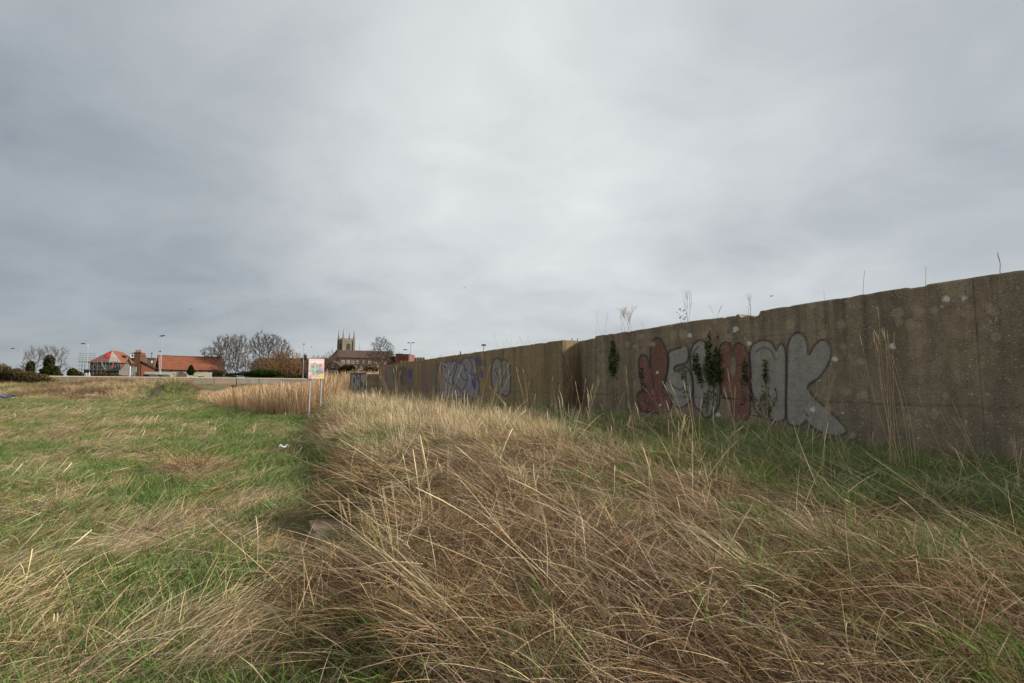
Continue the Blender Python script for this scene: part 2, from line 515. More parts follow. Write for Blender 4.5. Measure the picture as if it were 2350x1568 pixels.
def hz(x, y):
    x = np.asarray(x, float); y = np.asarray(y, float)
    u = x * WN[0] + y * WN[1]; v = x * WV[0] + y * WV[1]
    q = x / np.maximum(y, 1.0)
    h = 0.10 * (fbm(x * 0.35, y * 0.35, 1) - 0.5) + 0.10 * (fbm(x * 1.1, y * 1.1, 2, 3) - 0.5)
    # the near bank
    e = edge_u(v)
    on = sstep(e - 0.15, e + 0.55, u)
    top = 0.26 + 0.15 * sstep(1.5, 6.5, v) + 0.06 * sstep(e + 0.4, e + 3.4, u) + 0.06 * sstep(6, 9, v) + 0.14 * sstep(28, 36, v) + 0.12 * (fbm(x * 0.6, y * 0.6, 3) - 0.5) + (0.20 + 0.26 * np.exp(-((u - 3.0) / 1.4) ** 2) * sstep(3.5, 7, v)) * (fbm(x * 1.7, y * 1.7, 4, 3) - 0.5)
    near = 1 - sstep(44, 52, v)
    h = h - 0.11 * np.exp(-((u - e + 0.28) / 0.26) ** 2) * near * sstep(2.5, 6, v) * (0.3 + vnoise(v * 1.1, v * 0 + 8, 12))
    h = h * (1 - on * near) + top * on * near
    land = sstep(9.3, 12.0, u) * sstep(20, 40, y) * 1.1
    h = h + land
    # creek and reed bed
    creek = sstep(48, 62, y) * sstep(-0.645, -0.615, q) * (1 - sstep(10.5, 9.0, u) * 0) * (1 - sstep(9.3, 12, u))
    h = h * (1 - creek) - 0.45 * creek
    # rough bank across the far end of the field
    left = 1 - sstep(-0.655, -0.610, q)
    rise = sstep(45.5, 57, y) * left
    h = h * (1 - rise) + rise * (0.98 + 0.9 * (fbm(x * 0.16, y * 0.16, 8) - 0.5) + 0.5 * (fbm(x * 0.5, y * 0.5, 9) - 0.5))
    h = h + 0.95 * np.exp(-((x + 35.5) / 3.6) ** 2 - ((y - 53.0) / 4.5) ** 2) + 0.45 * np.exp(-((x + 45) / 9) ** 2 - ((y - 60) / 5) ** 2)
    # ground in front of and behind the far wall
    sd = (x - FP[0]) * FN[0] + (y - FP[1]) * FN[1]
    foot = sstep(-10, -3, sd) * sstep(60, 80, y) * (1 - sstep(9.3, 12, u))
    h = h * (1 - foot) + foot * 0.9
    back = sstep(0.0, 0.5, sd) * sstep(-60, 0, y) * (1 - sstep(30, 60, x))
    h = h * (1 - back) + back * 2.0
    far = sstep(150, 175, y)
    return h * (1 - far) + far * 2.0


def hz1(x, y):
    return float(hz(np.array([x]), np.array([y]))[0])


def build_ground():
    def axis(lo, hi, fine_lo, fine_hi, step):
        mid = list(np.arange(fine_lo, fine_hi, step))
        out, s, v = [], step, fine_hi
        while v < hi:
            out.append(v); s *= 1.09; v += s
        out.append(hi)
        neg, s, v = [], step, fine_lo
        while True:
            s *= 1.09; v -= s
            if v <= lo: break
            neg.append(v)
        neg.append(lo)
        return np.array(neg[::-1] + mid + out)
    X = axis(-900, 900, -14, 10, 0.14); Y = axis(-120, 1500, -3, 22, 0.14)
    gx, gy = np.meshgrid(X, Y)
    P = np.stack([gx.ravel(), gy.ravel(), hz(gx.ravel(), gy.ravel())], 1)
    nx, ny = len(X), len(Y)
    i = (np.arange(ny - 1)[:, None] * nx + np.arange(nx - 1)[None, :]).ravel()
    F = np.stack([i, i + 1, i + 1 + nx, i + nx], 1)
    t = NT('ground'); p = t.pos()
    n1 = t.noise(p, 0.45, 5, 0.6); n2 = t.noise(p, 4.0, 5, 0.65); n3 = t.noise(p, 40, 3, 0.7)
    c = t.mix(t.ramp(n1, (0.42, 0.0), (0.6, 1.0)), (0.075, 0.105, 0.030), (0.200, 0.150, 0.080))
    c = t.mix(t.ramp(n2, (0.45, 0.0), (0.62, 0.8)), c, (0.095, 0.068, 0.038))
    c = t.mix(t.ramp(n3, (0.4, 0.0), (0.7, 0.5)), c, (0.045, 0.034, 0.020))
    m = t.bsdf(c, 0.95, n3, 0.6, 0.03)
    g = np_mesh('ground', P, F, m, smooth=True)
    tag(g, 'rough grassy field and bank running back to the town', 'ground', kind='structure')


build_ground()

t = NT('creek water'); p = t.pos()
m_water = t.bsdf(t.mix(t.noise(p, 0.2, 3), (0.230, 0.160, 0.095), (0.180, 0.125, 0.075)), 0.16, t.noise(t.scale(p, (1, 3, 1)), 1.2, 4), 0.12, 0.03, 0, 0.5)
w = link_mesh('water', [(-110, 56, -0.12), (-8, 56, -0.12), (-8, 150, -0.12), (-110, 150, -0.12)], [(0, 1, 2, 3)], m_water)
tag(w, 'muddy brown tidal creek below the far flood wall', 'water', kind='structure')


def strip(name, pts, width, m, lift, label, cat):
    """a narrow sheet laid over the ground along a line of x, y points"""
    V, F = [], []
    dense = []
    for a, b in zip(pts[:-1], pts[1:]):
        k = max(2, int(math.dist(a, b) / 0.7))
        dense += [(a[0] + (b[0] - a[0]) * i / k, a[1] + (b[1] - a[1]) * i / k) for i in range(k)]
    dense.append(pts[-1])
    rng = random.Random(4)
    for i, pnt in enumerate(dense):
        q0, q1 = dense[max(0, i - 1)], dense[min(len(dense) - 1, i + 1)]
        d = Vector((q1[0] - q0[0], q1[1] - q0[1])).normalized(); n = Vector((-d.y, d.x))
        wd = width * rng.uniform(0.7, 1.25) / 2
        for k in (-1, -0.33, 0.33, 1):
            x, y = pnt[0] + n.x * wd * k, pnt[1] + n.y * wd * k
            V.append((x, y, hz1(x, y) + lift))
    for i in range(len(dense) - 1):
        for k in range(3):
            F.append((i * 4 + k, i * 4 + k + 1, i * 4 + 5 + k, i * 4 + 4 + k))
    return tag(link_mesh(name, V, F, m, smooth=True), label, cat, kind='structure')


def gpt(px, py):
    """x, y where the sight line through a frame point meets the ground"""
    d = ray(px, py)
    Y = 1.2 * 1.003 ** np.arange(1700)
    P = EYE[None, :] + d[None, :] * (Y / d[1])[:, None]
    hit = np.nonzero(P[:, 2] <= hz(P[:, 0], P[:, 1]))[0]
    k = hit[0] if len(hit) else -1
    return float(P[k, 0]), float(P[k, 1])


m_soil = plain('trodden soil', (0.085, 0.060, 0.038), (0.045, 0.034, 0.022), 3.5)
strip('path', [(-31.5, 43.5), (-32.6, 47), (-34.4, 50), (-37.2, 54), (-40.5, 57.5), (-42, 61)], 0.60, m_soil, 0.10, 'dark trodden path climbing the rough bank', 'path')

# road behind the far flood wall
a = FP + FN * 3.0 - FDIR * 70; b = FP + FN * 3.0 + FDIR * 150
m_road = plain('asphalt', (0.055, 0.055, 0.056), (0.045, 0.045, 0.046), 0.7)
link_mesh('road', [(*a, 2.04), (*(a + FN * 7.5), 2.04), (*(b + FN * 7.5), 2.04), (*b, 2.04)], [(3, 2, 1, 0)], m_road)
tag(bpy.data.objects['road'], 'asphalt road running behind the far flood wall', 'road', kind='structure')


# ------------------------------------------------------------------ paint: pigment laid on a surface as shapes
def z8(*p): return [((1440 + x / 3.5606) * .94, (740 + y / 3.5606) * .94) for x, y in p]
def z7(*p): return [((1040 + x / 4.7) * .94, (740 + y / 4.7) * .94) for x, y in p]
def z6(*p): return [((840 + x / 5.875) * .94, (840 + y / 5.875) * .94) for x, y in p]
def z5(*p): return [((700 + x / 6.272) * .94, (790 + y / 6.272) * .94) for x, y in p]


def inside(poly, X, Y):
    r = np.zeros(X.shape, bool)
    n = len(poly)
    for i in range(n):
        x0, y0 = poly[i]; x1, y1 = poly[(i + 1) % n]
        if y0 == y1: continue
        c = ((y0 > Y) != (y1 > Y)) & (X < (x1 - x0) * (Y - y0) / (y1 - y0) + x0)
        r ^= c
    return r


def ldist(line, X, Y):
    d = np.full(X.shape, 1e9)
    for (x0, y0), (x1, y1) in zip(line[:-1], line[1:]):
        dx, dy = x1 - x0, y1 - y0
        L2 = dx * dx + dy * dy + 1e-12
        t = np.clip(((X - x0) * dx + (Y - y0) * dy) / L2, 0, 1)
        d = np.minimum(d, np.hypot(X - x0 - t * dx, Y - y0 - t * dy))
    return d


def smooth_poly(p, closed=True, it=2):
    """corner cutting, so that traced outlines become curves"""
    for _ in range(it):
        q = []
        n = len(p)
        for i in range(n if closed else n - 1):
            a, b = p[i], p[(i + 1) % n]
            q += [(a[0] * .75 + b[0] * .25, a[1] * .75 + b[1] * .25), (a[0] * .25 + b[0] * .75, a[1] * .25 + b[1] * .75)]
        if not closed: q = [p[0]] + q + [p[-1]]
        p = q
    return p


def ell(c, rx, ry, tilt=0):
    ct, st = math.cos(R(tilt)), math.sin(R(tilt))
    return [(c[0] + rx * math.cos(a) * ct - ry * math.sin(a) * st, c[1] + rx * math.cos(a) * st + ry * math.sin(a) * ct)
            for a in np.linspace(0, 2 * math.pi, 25)[:-1]]


class Paint:
    """layers of pigment over sample points X, Y (any 2-D coordinates)"""
    def __init__(s, X, Y):
        s.X, s.Y = X, Y
        s.c = np.zeros((len(X), 3)); s.a = np.zeros(len(X)); s.g = np.zeros(len(X), int)

    def lay(s, cov, col, gid=0):
        cov = np.clip(cov, 0, 1)
        new = s.a + cov * (1 - s.a)
        k = np.where(new > 1e-6, cov / np.maximum(new, 1e-6), 0)[:, None]
        s.c = s.c * (1 - k) + np.array(col)[None, :] * k
        s.a = new
        if gid: s.g[cov > 0.02] = gid

    def fill(s, poly, col, cov=1.0, gid=0, soft=1.2):
        m = inside(poly, s.X, s.Y)
        near = np.abs(s.X - np.mean([p[0] for p in poly])) < 400
        d = np.full(s.X.shape, 1e9)
        d[near] = ldist(poly + [poly[0]], s.X[near], s.Y[near])
        sd = np.where(m, d, -d)
        s.lay(np.clip(sd / soft + 0.5, 0, 1) * cov, col, gid)

    def wipe(s, poly, soft=1.2):
        m = inside(poly, s.X, s.Y); d = ldist(poly + [poly[0]], s.X, s.Y)
        s.a *= 1 - np.clip(np.where(m, d, -d) / soft + 0.5, 0, 1)

    def line(s, pts, w, col, cov=1.0, gid=0, soft=None):
        d = ldist(pts, s.X, s.Y)
        soft = soft or w * 0.6
        s.lay(np.clip((w - d) / soft + 0.5, 0, 1) * cov, col, gid)


SILVER, REDP, BLACK, PURPLE = (0.385, 0.370, 0.345), (0.200, 0.042, 0.028), (0.022, 0.021, 0.023), (0.105, 0.052, 0.215)
WHITE_LICHEN, TAN_LICHEN = (0.72, 0.70, 0.62), (0.440, 0.340, 0.215)


def paint_big(P):
    """red and silver bubble letters on the near wall"""
    g = 1
    out = []
    L1 = smooth_poly(z8((425, 570), (422, 480), (455, 445), (498, 460), (520, 520), (528, 590), (523, 440), (540, 330), (580, 298), (625, 322), (664, 400), (684, 510), (674, 600), (655, 690), (630, 760), (650, 790), (705, 800), (716, 850), (700, 930), (660, 968), (520, 952), (445, 950), (422, 880), (410, 800), (430, 765), (465, 760), (452, 700), (436, 640)))
    L2 = smooth_poly(z8((676, 420), (760, 395), (845, 368), (858, 410), (860, 500), (830, 528), (760, 540), (730, 565), (742, 600), (790, 575), (840, 550), (882, 620), (897, 720), (892, 800), (862, 870), (800, 918), (740, 902), (706, 850), (700, 800), (650, 745), (645, 690), (676, 600), (686, 500)))
    L3 = smooth_poly(z8((868, 480), (880, 390), (920, 335), (965, 318), (1005, 340), (1024, 400), (1022, 480), (1010, 560), (1000, 640), (1040, 690), (1065, 600), (1085, 540), (1115, 560), (1135, 700), (1128, 900), (1050, 985), (995, 1005), (960, 930), (900, 900), (900, 720), (885, 600)))
    L4 = smooth_poly(z8((1128, 600), (1118, 450), (1132, 365), (1180, 330), (1222, 348), (1243, 430), (1250, 370), (1295, 342), (1345, 370), (1382, 430), (1398, 540), (1398, 700), (1398, 900), (1390, 1005), (1330, 1035), (1270, 1022), (1238, 970), (1235, 870), (1225, 830), (1165, 835), (1138, 770)))
    L5 = smooth_poly(z8((1398, 620), (1385, 440), (1402, 370), (1455, 332), (1530, 318), (1592, 350), (1622, 425), (1634, 375), (1662, 348), (1692, 378), (1706, 450), (1706, 700), (1700, 900), (1706, 1010), (1640, 1038), (1575, 1015), (1500, 1000), (1440, 940), (1408, 850)))
    L6 = smooth_poly(z8((1716, 520), (1716, 370), (1750, 285), (1808, 250), (1864, 278), (1894, 350), (1898, 430), (1908, 455), (1940, 380), (1990, 328), (2042, 316), (2084, 350), (2104, 420), (2088, 500), (2042, 590), (1982, 662), (1905, 712), (1900, 760), (1950, 825), (2030, 893), (2120, 972), (2200, 1050), (2250, 1130), (2140, 1165), (2000, 1125), (1920, 1075), (1880, 1010), (1850, 1065), (1780, 1075), (1712, 1045), (1706, 900)))
    for poly, col in ((L2, SILVER), (L3, SILVER), (L5, SILVER), (L6, SILVER), (L1, REDP), (L4, REDP)):
        P.fill(poly, col, 0.92, g, 2.0)
    for hole in (ell(z8((1246, 550))[0], 8, 27, 2), ell(z8((1010, 870))[0], 7, 24, 6), ell(z8((1525, 880))[0], 13, 26, 0), ell(z8((805, 600))[0], 8, 6, 0)):
        P.wipe(hole, 2.5)
        P.line(hole + [hole[0]], 1.6, BLACK, 0.55, g, 2.6)
    for poly in (L1, L2, L3, L4, L5, L6):
        P.line(poly + [poly[0]], 2.6, BLACK, 0.94, g, 2.4)
    for st in (((1450, 420), (1480, 392), (1530, 385), (1580, 415), (1612, 490)), ((735, 570), (770, 545), (830, 548)), ((660, 660), (720, 720), (790, 765), (812, 730)),
               ((890, 480), (905, 420), (945, 375)), ((1000, 480), (990, 560), (985, 620)), ((530, 600), (555, 690), (540, 760)), ((500, 780), (470, 765), (430, 790)),
               ((510, 860), (500, 940)), ((1160, 830), (1200, 815), (1240, 835)), ((1400, 740), (1430, 830), (1460, 850)), ((1890, 745), (1900, 700), (1960, 670)), ((1860, 940), (1900, 985))):
        P.line(smooth_poly(z8(*st), False), 1.9, BLACK, 0.8, g, 2.6)


def paint_purple(P):
    """silver letters with purple dots"""
    g = 2
    sil = smooth_poly(z7((172, 720), (215, 688), (262, 660), (292, 690), (320, 648), (366, 655), (378, 705), (430, 640), (480, 622), (520, 640), (546, 622), (578, 680), (578, 770), (560, 805), (592, 850), (612, 930), (606, 1035), (572, 1112), (500, 1060), (440, 1062), (380, 1092), (330, 1060), (262, 1122), (205, 1132), (172, 1050), (162, 880), (188, 780)))
    P.fill(sil, (0.340, 0.340, 0.395), 0.90, g, 1.6)
    P.line(sil + [sil[0]], 1.7, (0.085, 0.050, 0.17), 0.88, g, 1.8)
    for st in (((200, 700), (225, 760), (205, 690)), ((300, 680), (345, 660), (360, 720), (330, 800), (300, 900), (340, 1000)), ((215, 840), (240, 900), (290, 940)), ((400, 700), (420, 640)),
               ((440, 760), (480, 830), (470, 900), (430, 990)), ((390, 800), (430, 890), (470, 880)), ((500, 650), (540, 720), (520, 800)), ((290, 860), (330, 930), (380, 980), (440, 1060)),
               ((540, 800), (570, 900), (560, 1000)), ((180, 850), (185, 1080)), ((235, 870), (240, 1090)), ((330, 700), (320, 760), (280, 830), (250, 870)), ((430, 700), (470, 790), (540, 830), (600, 900))):
        P.line(smooth_poly(z7(*st), False), 1.3, (0.075, 0.048, 0.14), 0.9, g, 1.3)
    for st in (((470, 790), (500, 850)), ((180, 690), (240, 720)), ((370, 860), (385, 800)), ((560, 740), (570, 800)), ((260, 830), (290, 900))):
        P.line(z7(*st), 1.0, (0.72, 0.72, 0.75), 0.8, g, 1.2)
    for c, rx, ry, tl in (((612, 668), 7, 13, -16), ((678, 697), 3.4, 8.5, -8), ((636, 810), 5.2, 11, -8), ((545, 925), 3.4, 13, -14), ((146, 735), 3.2, 10, 4), ((215, 1105), 4.5, 6, 0), ((172, 960), 2.5, 16, 4), ((440, 1050), 4, 7, 20)):
        P.fill(ell(z7(c)[0], rx, ry, tl), PURPLE, 0.92, g, 1.4)


def paint_bubble(P):
    """grey bubble tag"""
    g = 3
    b = smooth_poly(z7((748, 770), (758, 690), (798, 638), (832, 628), (862, 680), (882, 648), (922, 652), (958, 700), (972, 800), (972, 950), (962, 1035), (930, 1075), (870, 1045), (830, 1035), (780, 1022), (752, 930)))
    P.fill(b, (0.345, 0.335, 0.315), 0.92, g, 1.8)
    P.line(b + [b[0]], 2.0, (0.03, 0.03, 0.03), 0.86, g, 2.0)
    for st in (((792, 770), (822, 820), (830, 900), (824, 1020)), ((864, 680), (872, 800), (878, 900), (870, 960)), ((912, 690), (920, 760), (912, 860)), ((880, 820), (882, 870)), ((798, 752), (815, 752))):
        P.line(smooth_poly(z7(*st), False), 1.2, (0.03, 0.03, 0.03), 0.85, g, 1.6)


def paint_mural(P):
    """old faded bands of colour on the far panel"""
    g = 4
    for x0, x1, y0, y1, col, a in ((560, 628, 372, 640, (0.27, 0.15, 0.15), .55), (632, 694, 355, 470, (0.13, 0.22, 0.17), .8), (632, 700, 470, 700, (0.19, 0.19, 0.20), .6), (700, 780, 345, 560, (0.06, 0.055, 0.06), .55),
                                   (800, 895, 325, 600, (0.05, 0.045, 0.05), .6), (866, 905, 420, 500, (0.30, 0.10, 0.07), .6), (905, 990, 355, 510, (0.11, 0.075, 0.26), .8), (930, 1000, 500, 700, (0.10, 0.10, 0.14), .6),
                                   (1060, 1118, 380, 740, (0.32, 0.14, 0.07), .75), (1115, 1180, 350, 800, (0.14, 0.155, 0.16), .75), (1175, 1235, 345, 700, (0.34, 0.13, 0.06), .75), (1232, 1305, 330, 620, (0.16, 0.165, 0.165), .75)):
        P.fill(smooth_poly(z6((x0, y0), (x1, y0 - 8), (x1 + 6, (y0 + y1) / 2), (x1 - 4, y1), (x0 + 4, y1), (x0 - 5, (y0 + y1) / 2))), col, min(.95, a * 1.25), g, 3.0)
    for st in (((715, 470), (745, 430), (770, 470), (740, 500), (715, 470)), ((700, 350), (760, 345), (740, 420)), ((800, 340), (825, 560)), ((850, 330), (840, 470), (880, 440), (880, 345)), ((815, 480), (845, 580)), ((930, 380), (950, 480), (975, 380)), ((600, 390), (612, 520))):
        P.line(z6(*st), 1.3, (0.03, 0.03, 0.035), 0.75, g, 1.6)
    P.line(z6((905, 380), (915, 600)), 2.2, (0.13, 0.09, 0.25), 0.6, g, 2)
    P.line(z6((1000, 430), (1010, 560)), 2.0, (0.24, 0.16, 0.1), 0.5, g, 2)


def paint_pier(P):
    """RBZ in silver capitals"""
    g = 5
    Rp = smooth_poly(z5((990, 800), (1010, 782), (1048, 782), (1062, 830), (1066, 890), (1052, 930), (1064, 1010), (1070, 1085), (1036, 1140), (1030, 1060), (1014, 1000), (1012, 1078), (988, 1070), (986, 930)), True, 1)
    Bp = smooth_poly(z5((1072, 800), (1086, 780), (1112, 784), (1124, 840), (1112, 910), (1128, 985), (1118, 1085), (1094, 1098), (1074, 1080), (1078, 1000), (1062, 920), (1072, 860)), True, 1)
    Zp = smooth_poly(z5((1132, 782), (1214, 778), (1212, 870), (1176, 985), (1212, 1000), (1212, 1088), (1136, 1086), (1132, 1010), (1160, 900), (1130, 880)), True, 1)
    for poly in (Rp, Bp, Zp):
        P.line(poly + [poly[0]], 1.7, BLACK, 0.95, g, 1.0)
    for poly in (Rp, Bp, Zp):
        P.fill(poly, (0.47, 0.475, 0.47), 0.93, g, 0.8)
    for c, rx, ry in (((1032, 872), 1.7, 6.5), ((1096, 838), 1.4, 4.0), ((1096, 988), 1.5, 4.2)):
        e = ell(z5(c)[0], rx, ry)
        P.fill(e, (0.13, 0.10, 0.075), 0.96, g, 0.6); P.line(e + [e[0]], 0.6, BLACK, 0.9, g, 0.6)
    for st in (((1020, 1120), (1020, 1060), (1026, 960)), ((1148, 900), (1164, 925), (1150, 960)), ((1180, 975), (1200, 940), (1206, 975))):
        P.line(z5(*st), 1.0, BLACK, 0.9, g, 0.7)


LICHEN = [  # frame px, py, radius in px, colour
    (1688, 756, 7.5, 0), (1583, 770, 6, 0), (2047, 795, 8.5, 0), (1916, 824, 7.5, 0), (2172, 686, 9.5, 0), (2212, 684, 7, 0), (1720, 788, 6, 0), (1648, 952, 6, 0), (1865, 940, 6, 0),
    (1515, 930, 3, 0), (1508, 855, 3.5, 0), (2288, 730, 3.5, 0), (2276, 740, 4, 0), (2225, 838, 4, 0), (2230, 905, 4.5, 0), (2108, 1005, 3, 0), (1960, 705, 2.5, 0), (1935, 948, 3, 0),
    (2270, 706, 12, 1), (2060, 718, 14, 1), (2062, 740, 10, 1), (2108, 716, 14, 1), (2090, 745, 13, 1), (2145, 712, 10, 1), (2280, 715, 14, 1), (2286, 772, 13, 1), (1975, 830, 9, 1),
    (1982, 905, 11, 1), (2170, 908, 9, 1), (2145, 950, 12, 1), (2085, 960, 9, 1), (1930, 745, 11, 1), (1865, 700, 10, 1), (1935, 795, 9, 1), (1812, 745, 11, 1), (1545, 770, 9, 1), (1568, 768, 11, 1), (1620, 768, 9, 1), (1672, 775, 9, 1), (1498, 790, 7, 1),
    (1472, 772, 7, 1), (1440, 790, 6, 1), (1458, 796, 6, 1), (1570, 800, 6, 1), (1640, 740, 6, 1), (1755, 818, 8, 1), (1900, 940, 10, 1), (1955, 1000, 9, 1), (1945, 900, 9, 1), (1890, 765, 10, 1)]


def paint_lichen(P, seed=3):
    rng = random.Random(seed)
    for px, py, r, k in LICHEN:
        a0 = rng.random() * 6
        poly = [(px + r * (1 + 0.16 * math.sin(3 * a + a0) + rng.uniform(-.08, .08)) * math.cos(a), py + r * (1 + 0.14 * math.cos(2 * a + a0) + rng.uniform(-.08, .08)) * math.sin(a)) for a in np.linspace(0, 2 * math.pi, 15)[:-1]]
        P.fill(poly, (WHITE_LICHEN, TAN_LICHEN)[k], (1.0, 0.82)[k], 0, 1.5 if k == 0 else 4.0)


# ------------------------------------------------------------------ the near flood wall
B0, B1 = np.array([1.484, 14.96]), np.array([-9.60, 37.0])         # projecting length: near end, far end
C0, C1 = np.array([2.0, 15.2]), np.array([6.22, 6.22])             # set-back length: far end and a point on it
BD = (B1 - B0) / np.linalg.norm(B1 - B0)
CD = (C1 - C0) / np.linalg.norm(C1 - C0)


def on_line(px, P0, D):
    """distance along a wall line to the sight plane of frame column px (at eye level)"""
    k = (px - 1175) / FD / 1.0033
    return (k * P0[1] - P0[0]) / (D[0] - k * D[1])


def panel(a, b, za, zb, mat, parent, res, thick=0.42, z0=0.1, chips=None, groups=None, painters=(), facing=None, seed=0, lifts=(1.19, 2.36)):
    """one cast length of wall from a to b; its face looks towards 'facing'"""
    a, b = np.array(a, float), np.array(b, float)
    L = np.linalg.norm(b - a); d = (b - a) / L
    n = np.array([-d[1], d[0]])
    if np.dot(n, facing - a) < 0: n = -n
    zt = max(za, zb)
    ns, nz = max(2, int(L / res) + 1), max(2, int((zt - z0) / res) + 1)
    S = np.linspace(0, L, ns)
    top = za + (zb - za) * S / L
    top = top - 0.018 * np.maximum(0, fbm(S * 3.0, S * 0 + seed, 31, 4) - 0.5) * 3 - 0.02 * sstep(0.66, 0.8, vnoise(S * 4.0, S * 0 + seed + 7.7, 6))
    if chips is not None: top = top - chips(S)
    T = np.linspace(0, 1, nz)
    ss, tt = np.meshgrid(S, T)
    zz = z0 + (top[None, :] - z0) * tt
    ss, zz = ss.ravel(), zz.ravel()
    rel = 0.010 * (fbm(ss * 1.3, zz * 1.3, 11 + seed) - 0.5) + 0.007 * (fbm(ss * 8, zz * 8, 12 + seed, 3) - 0.5)
    for k, lz in enumerate(lifts):
        dz = np.abs(zz - lz - 0.008 * (fbm(ss * 2.0, ss * 0 + k, 5) - 0.5))
        rel = rel - 0.008 * np.clip(1 - dz / 0.016, 0, 1) + 0.004 * (zz > lz)
    rel = rel - 0.025 * (tt.ravel() > 0.999) * vnoise(ss * 6, ss * 0, 3)
    V = np.stack([a[0] + d[0] * ss + n[0] * rel, a[1] + d[1] * ss + n[1] * rel, zz], 1)
    i = (np.arange(nz - 1)[:, None] * ns + np.arange(ns - 1)[None, :]).ravel()
    F = np.stack([i, i + 1, i + 1 + ns, i + ns], 1)
    if np.dot(np.array([d[1], -d[0]]), n) < 0: F = F[:, ::-1]
    px, py = proj(V)
    P = Paint(px, py)
    for f in painters: f(P)
    # fine crack line at each lift
    for k, lz in enumerate(lifts):
        dz = np.abs(zz - lz - 0.008 * (fbm(ss * 2.0, ss * 0 + k, 5) - 0.5))
        P.lay(np.clip(1.2 - dz / 0.014, 0, 1) * 0.5 * sstep(0.35, 0.65, vnoise(ss * 0.6, ss * 0 + k, 9)), (0.03, 0.025, 0.02))
    col = np.concatenate([P.c, P.a[:, None]], 1)
    fg = P.g[F].max(1)
    # the rest of the block: top, back and ends, joined to the face all round
    m = len(V)
    back = np.array([-n[0], -n[1]]) * thick
    tb = V[(nz - 1) * ns:]
    tb2 = np.stack([a[0] + d[0] * S + back[0], a[1] + d[1] * S + back[1], top], 1)
    bb2 = np.stack([a[0] + d[0] * S + back[0], a[1] + d[1] * S + back[1], S * 0 + z0], 1)
    le = V[::ns]; re = V[ns - 1::ns]
    V2 = np.concatenate([V, tb2, bb2])
    j = np.arange(ns - 1)
    F2 = [np.stack([(nz - 1) * ns + j, (nz - 1) * ns + j + 1, m + j + 1, m + j], 1), np.stack([m + j, m + j + 1, m + ns + j + 1, m + ns + j], 1)]
    Vl = np.stack([a[0] + back[0] + 0 * T, a[1] + back[1] + 0 * T, z0 + (top[0] - z0) * T], 1)
    Vr = np.stack([b[0] + back[0] + 0 * T, b[1] + back[1] + 0 * T, z0 + (top[-1] - z0) * T], 1)
    m2 = len(V2); V2 = np.concatenate([V2, Vl, Vr])
    k = np.arange(nz - 1)
    F2 += [np.stack([k * ns, (k + 1) * ns, m2 + k + 1, m2 + k], 1), np.stack([k * ns + ns - 1, m2 + nz + k, m2 + nz + k + 1, (k + 1) * ns + ns - 1], 1)]
    colr = np.concatenate([col, np.zeros((len(V2) - m, 4))])
    def sub(faces, name, par):
        used, inv = np.unique(faces, return_inverse=True)
        return np_mesh(name, V2[used], inv.reshape(faces.shape), mat, par, True, colr[used])
    o = sub(np.concatenate([F[fg == 0]] + F2), 'concrete_panel', parent)
    # flat shading where the block turns a corner
    me = o.data
    nfront = int((fg == 0).sum())
    sm = np.zeros(len(me.polygons), bool); sm[:nfront] = True
    me.polygons.foreach_set('use_smooth', sm)
    for gid, lab in (groups or {}).items():
        if (fg == gid).any():
            g = sub(F[fg == gid], 'graffiti', o)
            g['label'] = lab
    return o


def near_wall():
    face = np.array([0.0, 0.0])
    root = empty('flood_wall', (0, 0, 0), label='long brown concrete flood wall with graffiti along the top of the grassy bank', cat='flood wall', kind='thing')
    # set-back length nearest the camera, in cast panels
    tcut = [0.0, on_line(1368, C0, CD), on_line(1995, C0, CD), on_line(2250, C0, CD), 14.5, 20.5]
    tops = [(2.755, 2.775), (2.830, 2.875), (2.875, 2.882), (2.882, 2.89), (2.89, 2.90)]
    for k in range(5):
        t0, t1 = tcut[k], tcut[k + 1]
        a, b = C0 + CD * (t0 + 0.0004), C0 + CD * (t1 - 0.0004)
        chips = None
        if k == 1:
            u0, u1, u2 = [on_line(p, C0, CD) - t0 for p in (1668, 1700, 1752)]
            def chips(S, u0=u0, u1=u1, u2=u2):
                c = 0.045 * sstep(u0 - .06, u0, S) * (1 - sstep(u1 - .1, u1, S)) * (0.5 + vnoise(S * 9, S * 0, 4))
                c += 0.075 * sstep(u1 - .02, u1 + .06, S) * (1 - sstep(u2 - .05, u2, S)) * (0.55 + 0.6 * vnoise(S * 7, S * 0, 5))
                return c
        zt = tops[k]
        panel(a, b, zt[0], zt[1], M['concrete'], root, (0.024, 0.020, 0.024, 0.03, 0.12)[k], chips=chips, facing=face, seed=k,
              painters=[paint_big, paint_lichen] if k in (1, 2) else [paint_lichen] if k < 4 else [],
              groups={1: 'red and silver bubble letters with black outlines, overgrown with ivy'})
    # projecting length beyond the return, two panels
    tj = on_line(1001, B0, BD); te = np.linalg.norm(B1 - B0)
    panel(B0 + BD * 0.0, B0 + BD * (tj - 0.03), 2.765, 2.765, M['concrete_ochre'], root, 0.026, thick=0.98, facing=face, seed=8, painters=[paint_purple, paint_bubble],
          groups={2: 'silver wildstyle letters with purple dots', 3: 'grey bubble tag with a thick black outline'})
    panel(B0 + BD * (tj + 0.03), B1, 2.745, 2.765, M['concrete_ochre'], root, 0.045, thick=0.98, facing=face, seed=9, painters=[paint_mural], groups={4: 'faded mural in bands of orange, grey, green and purple'})
    # pale lichen-bleached face of the return
    return root


near_wall()


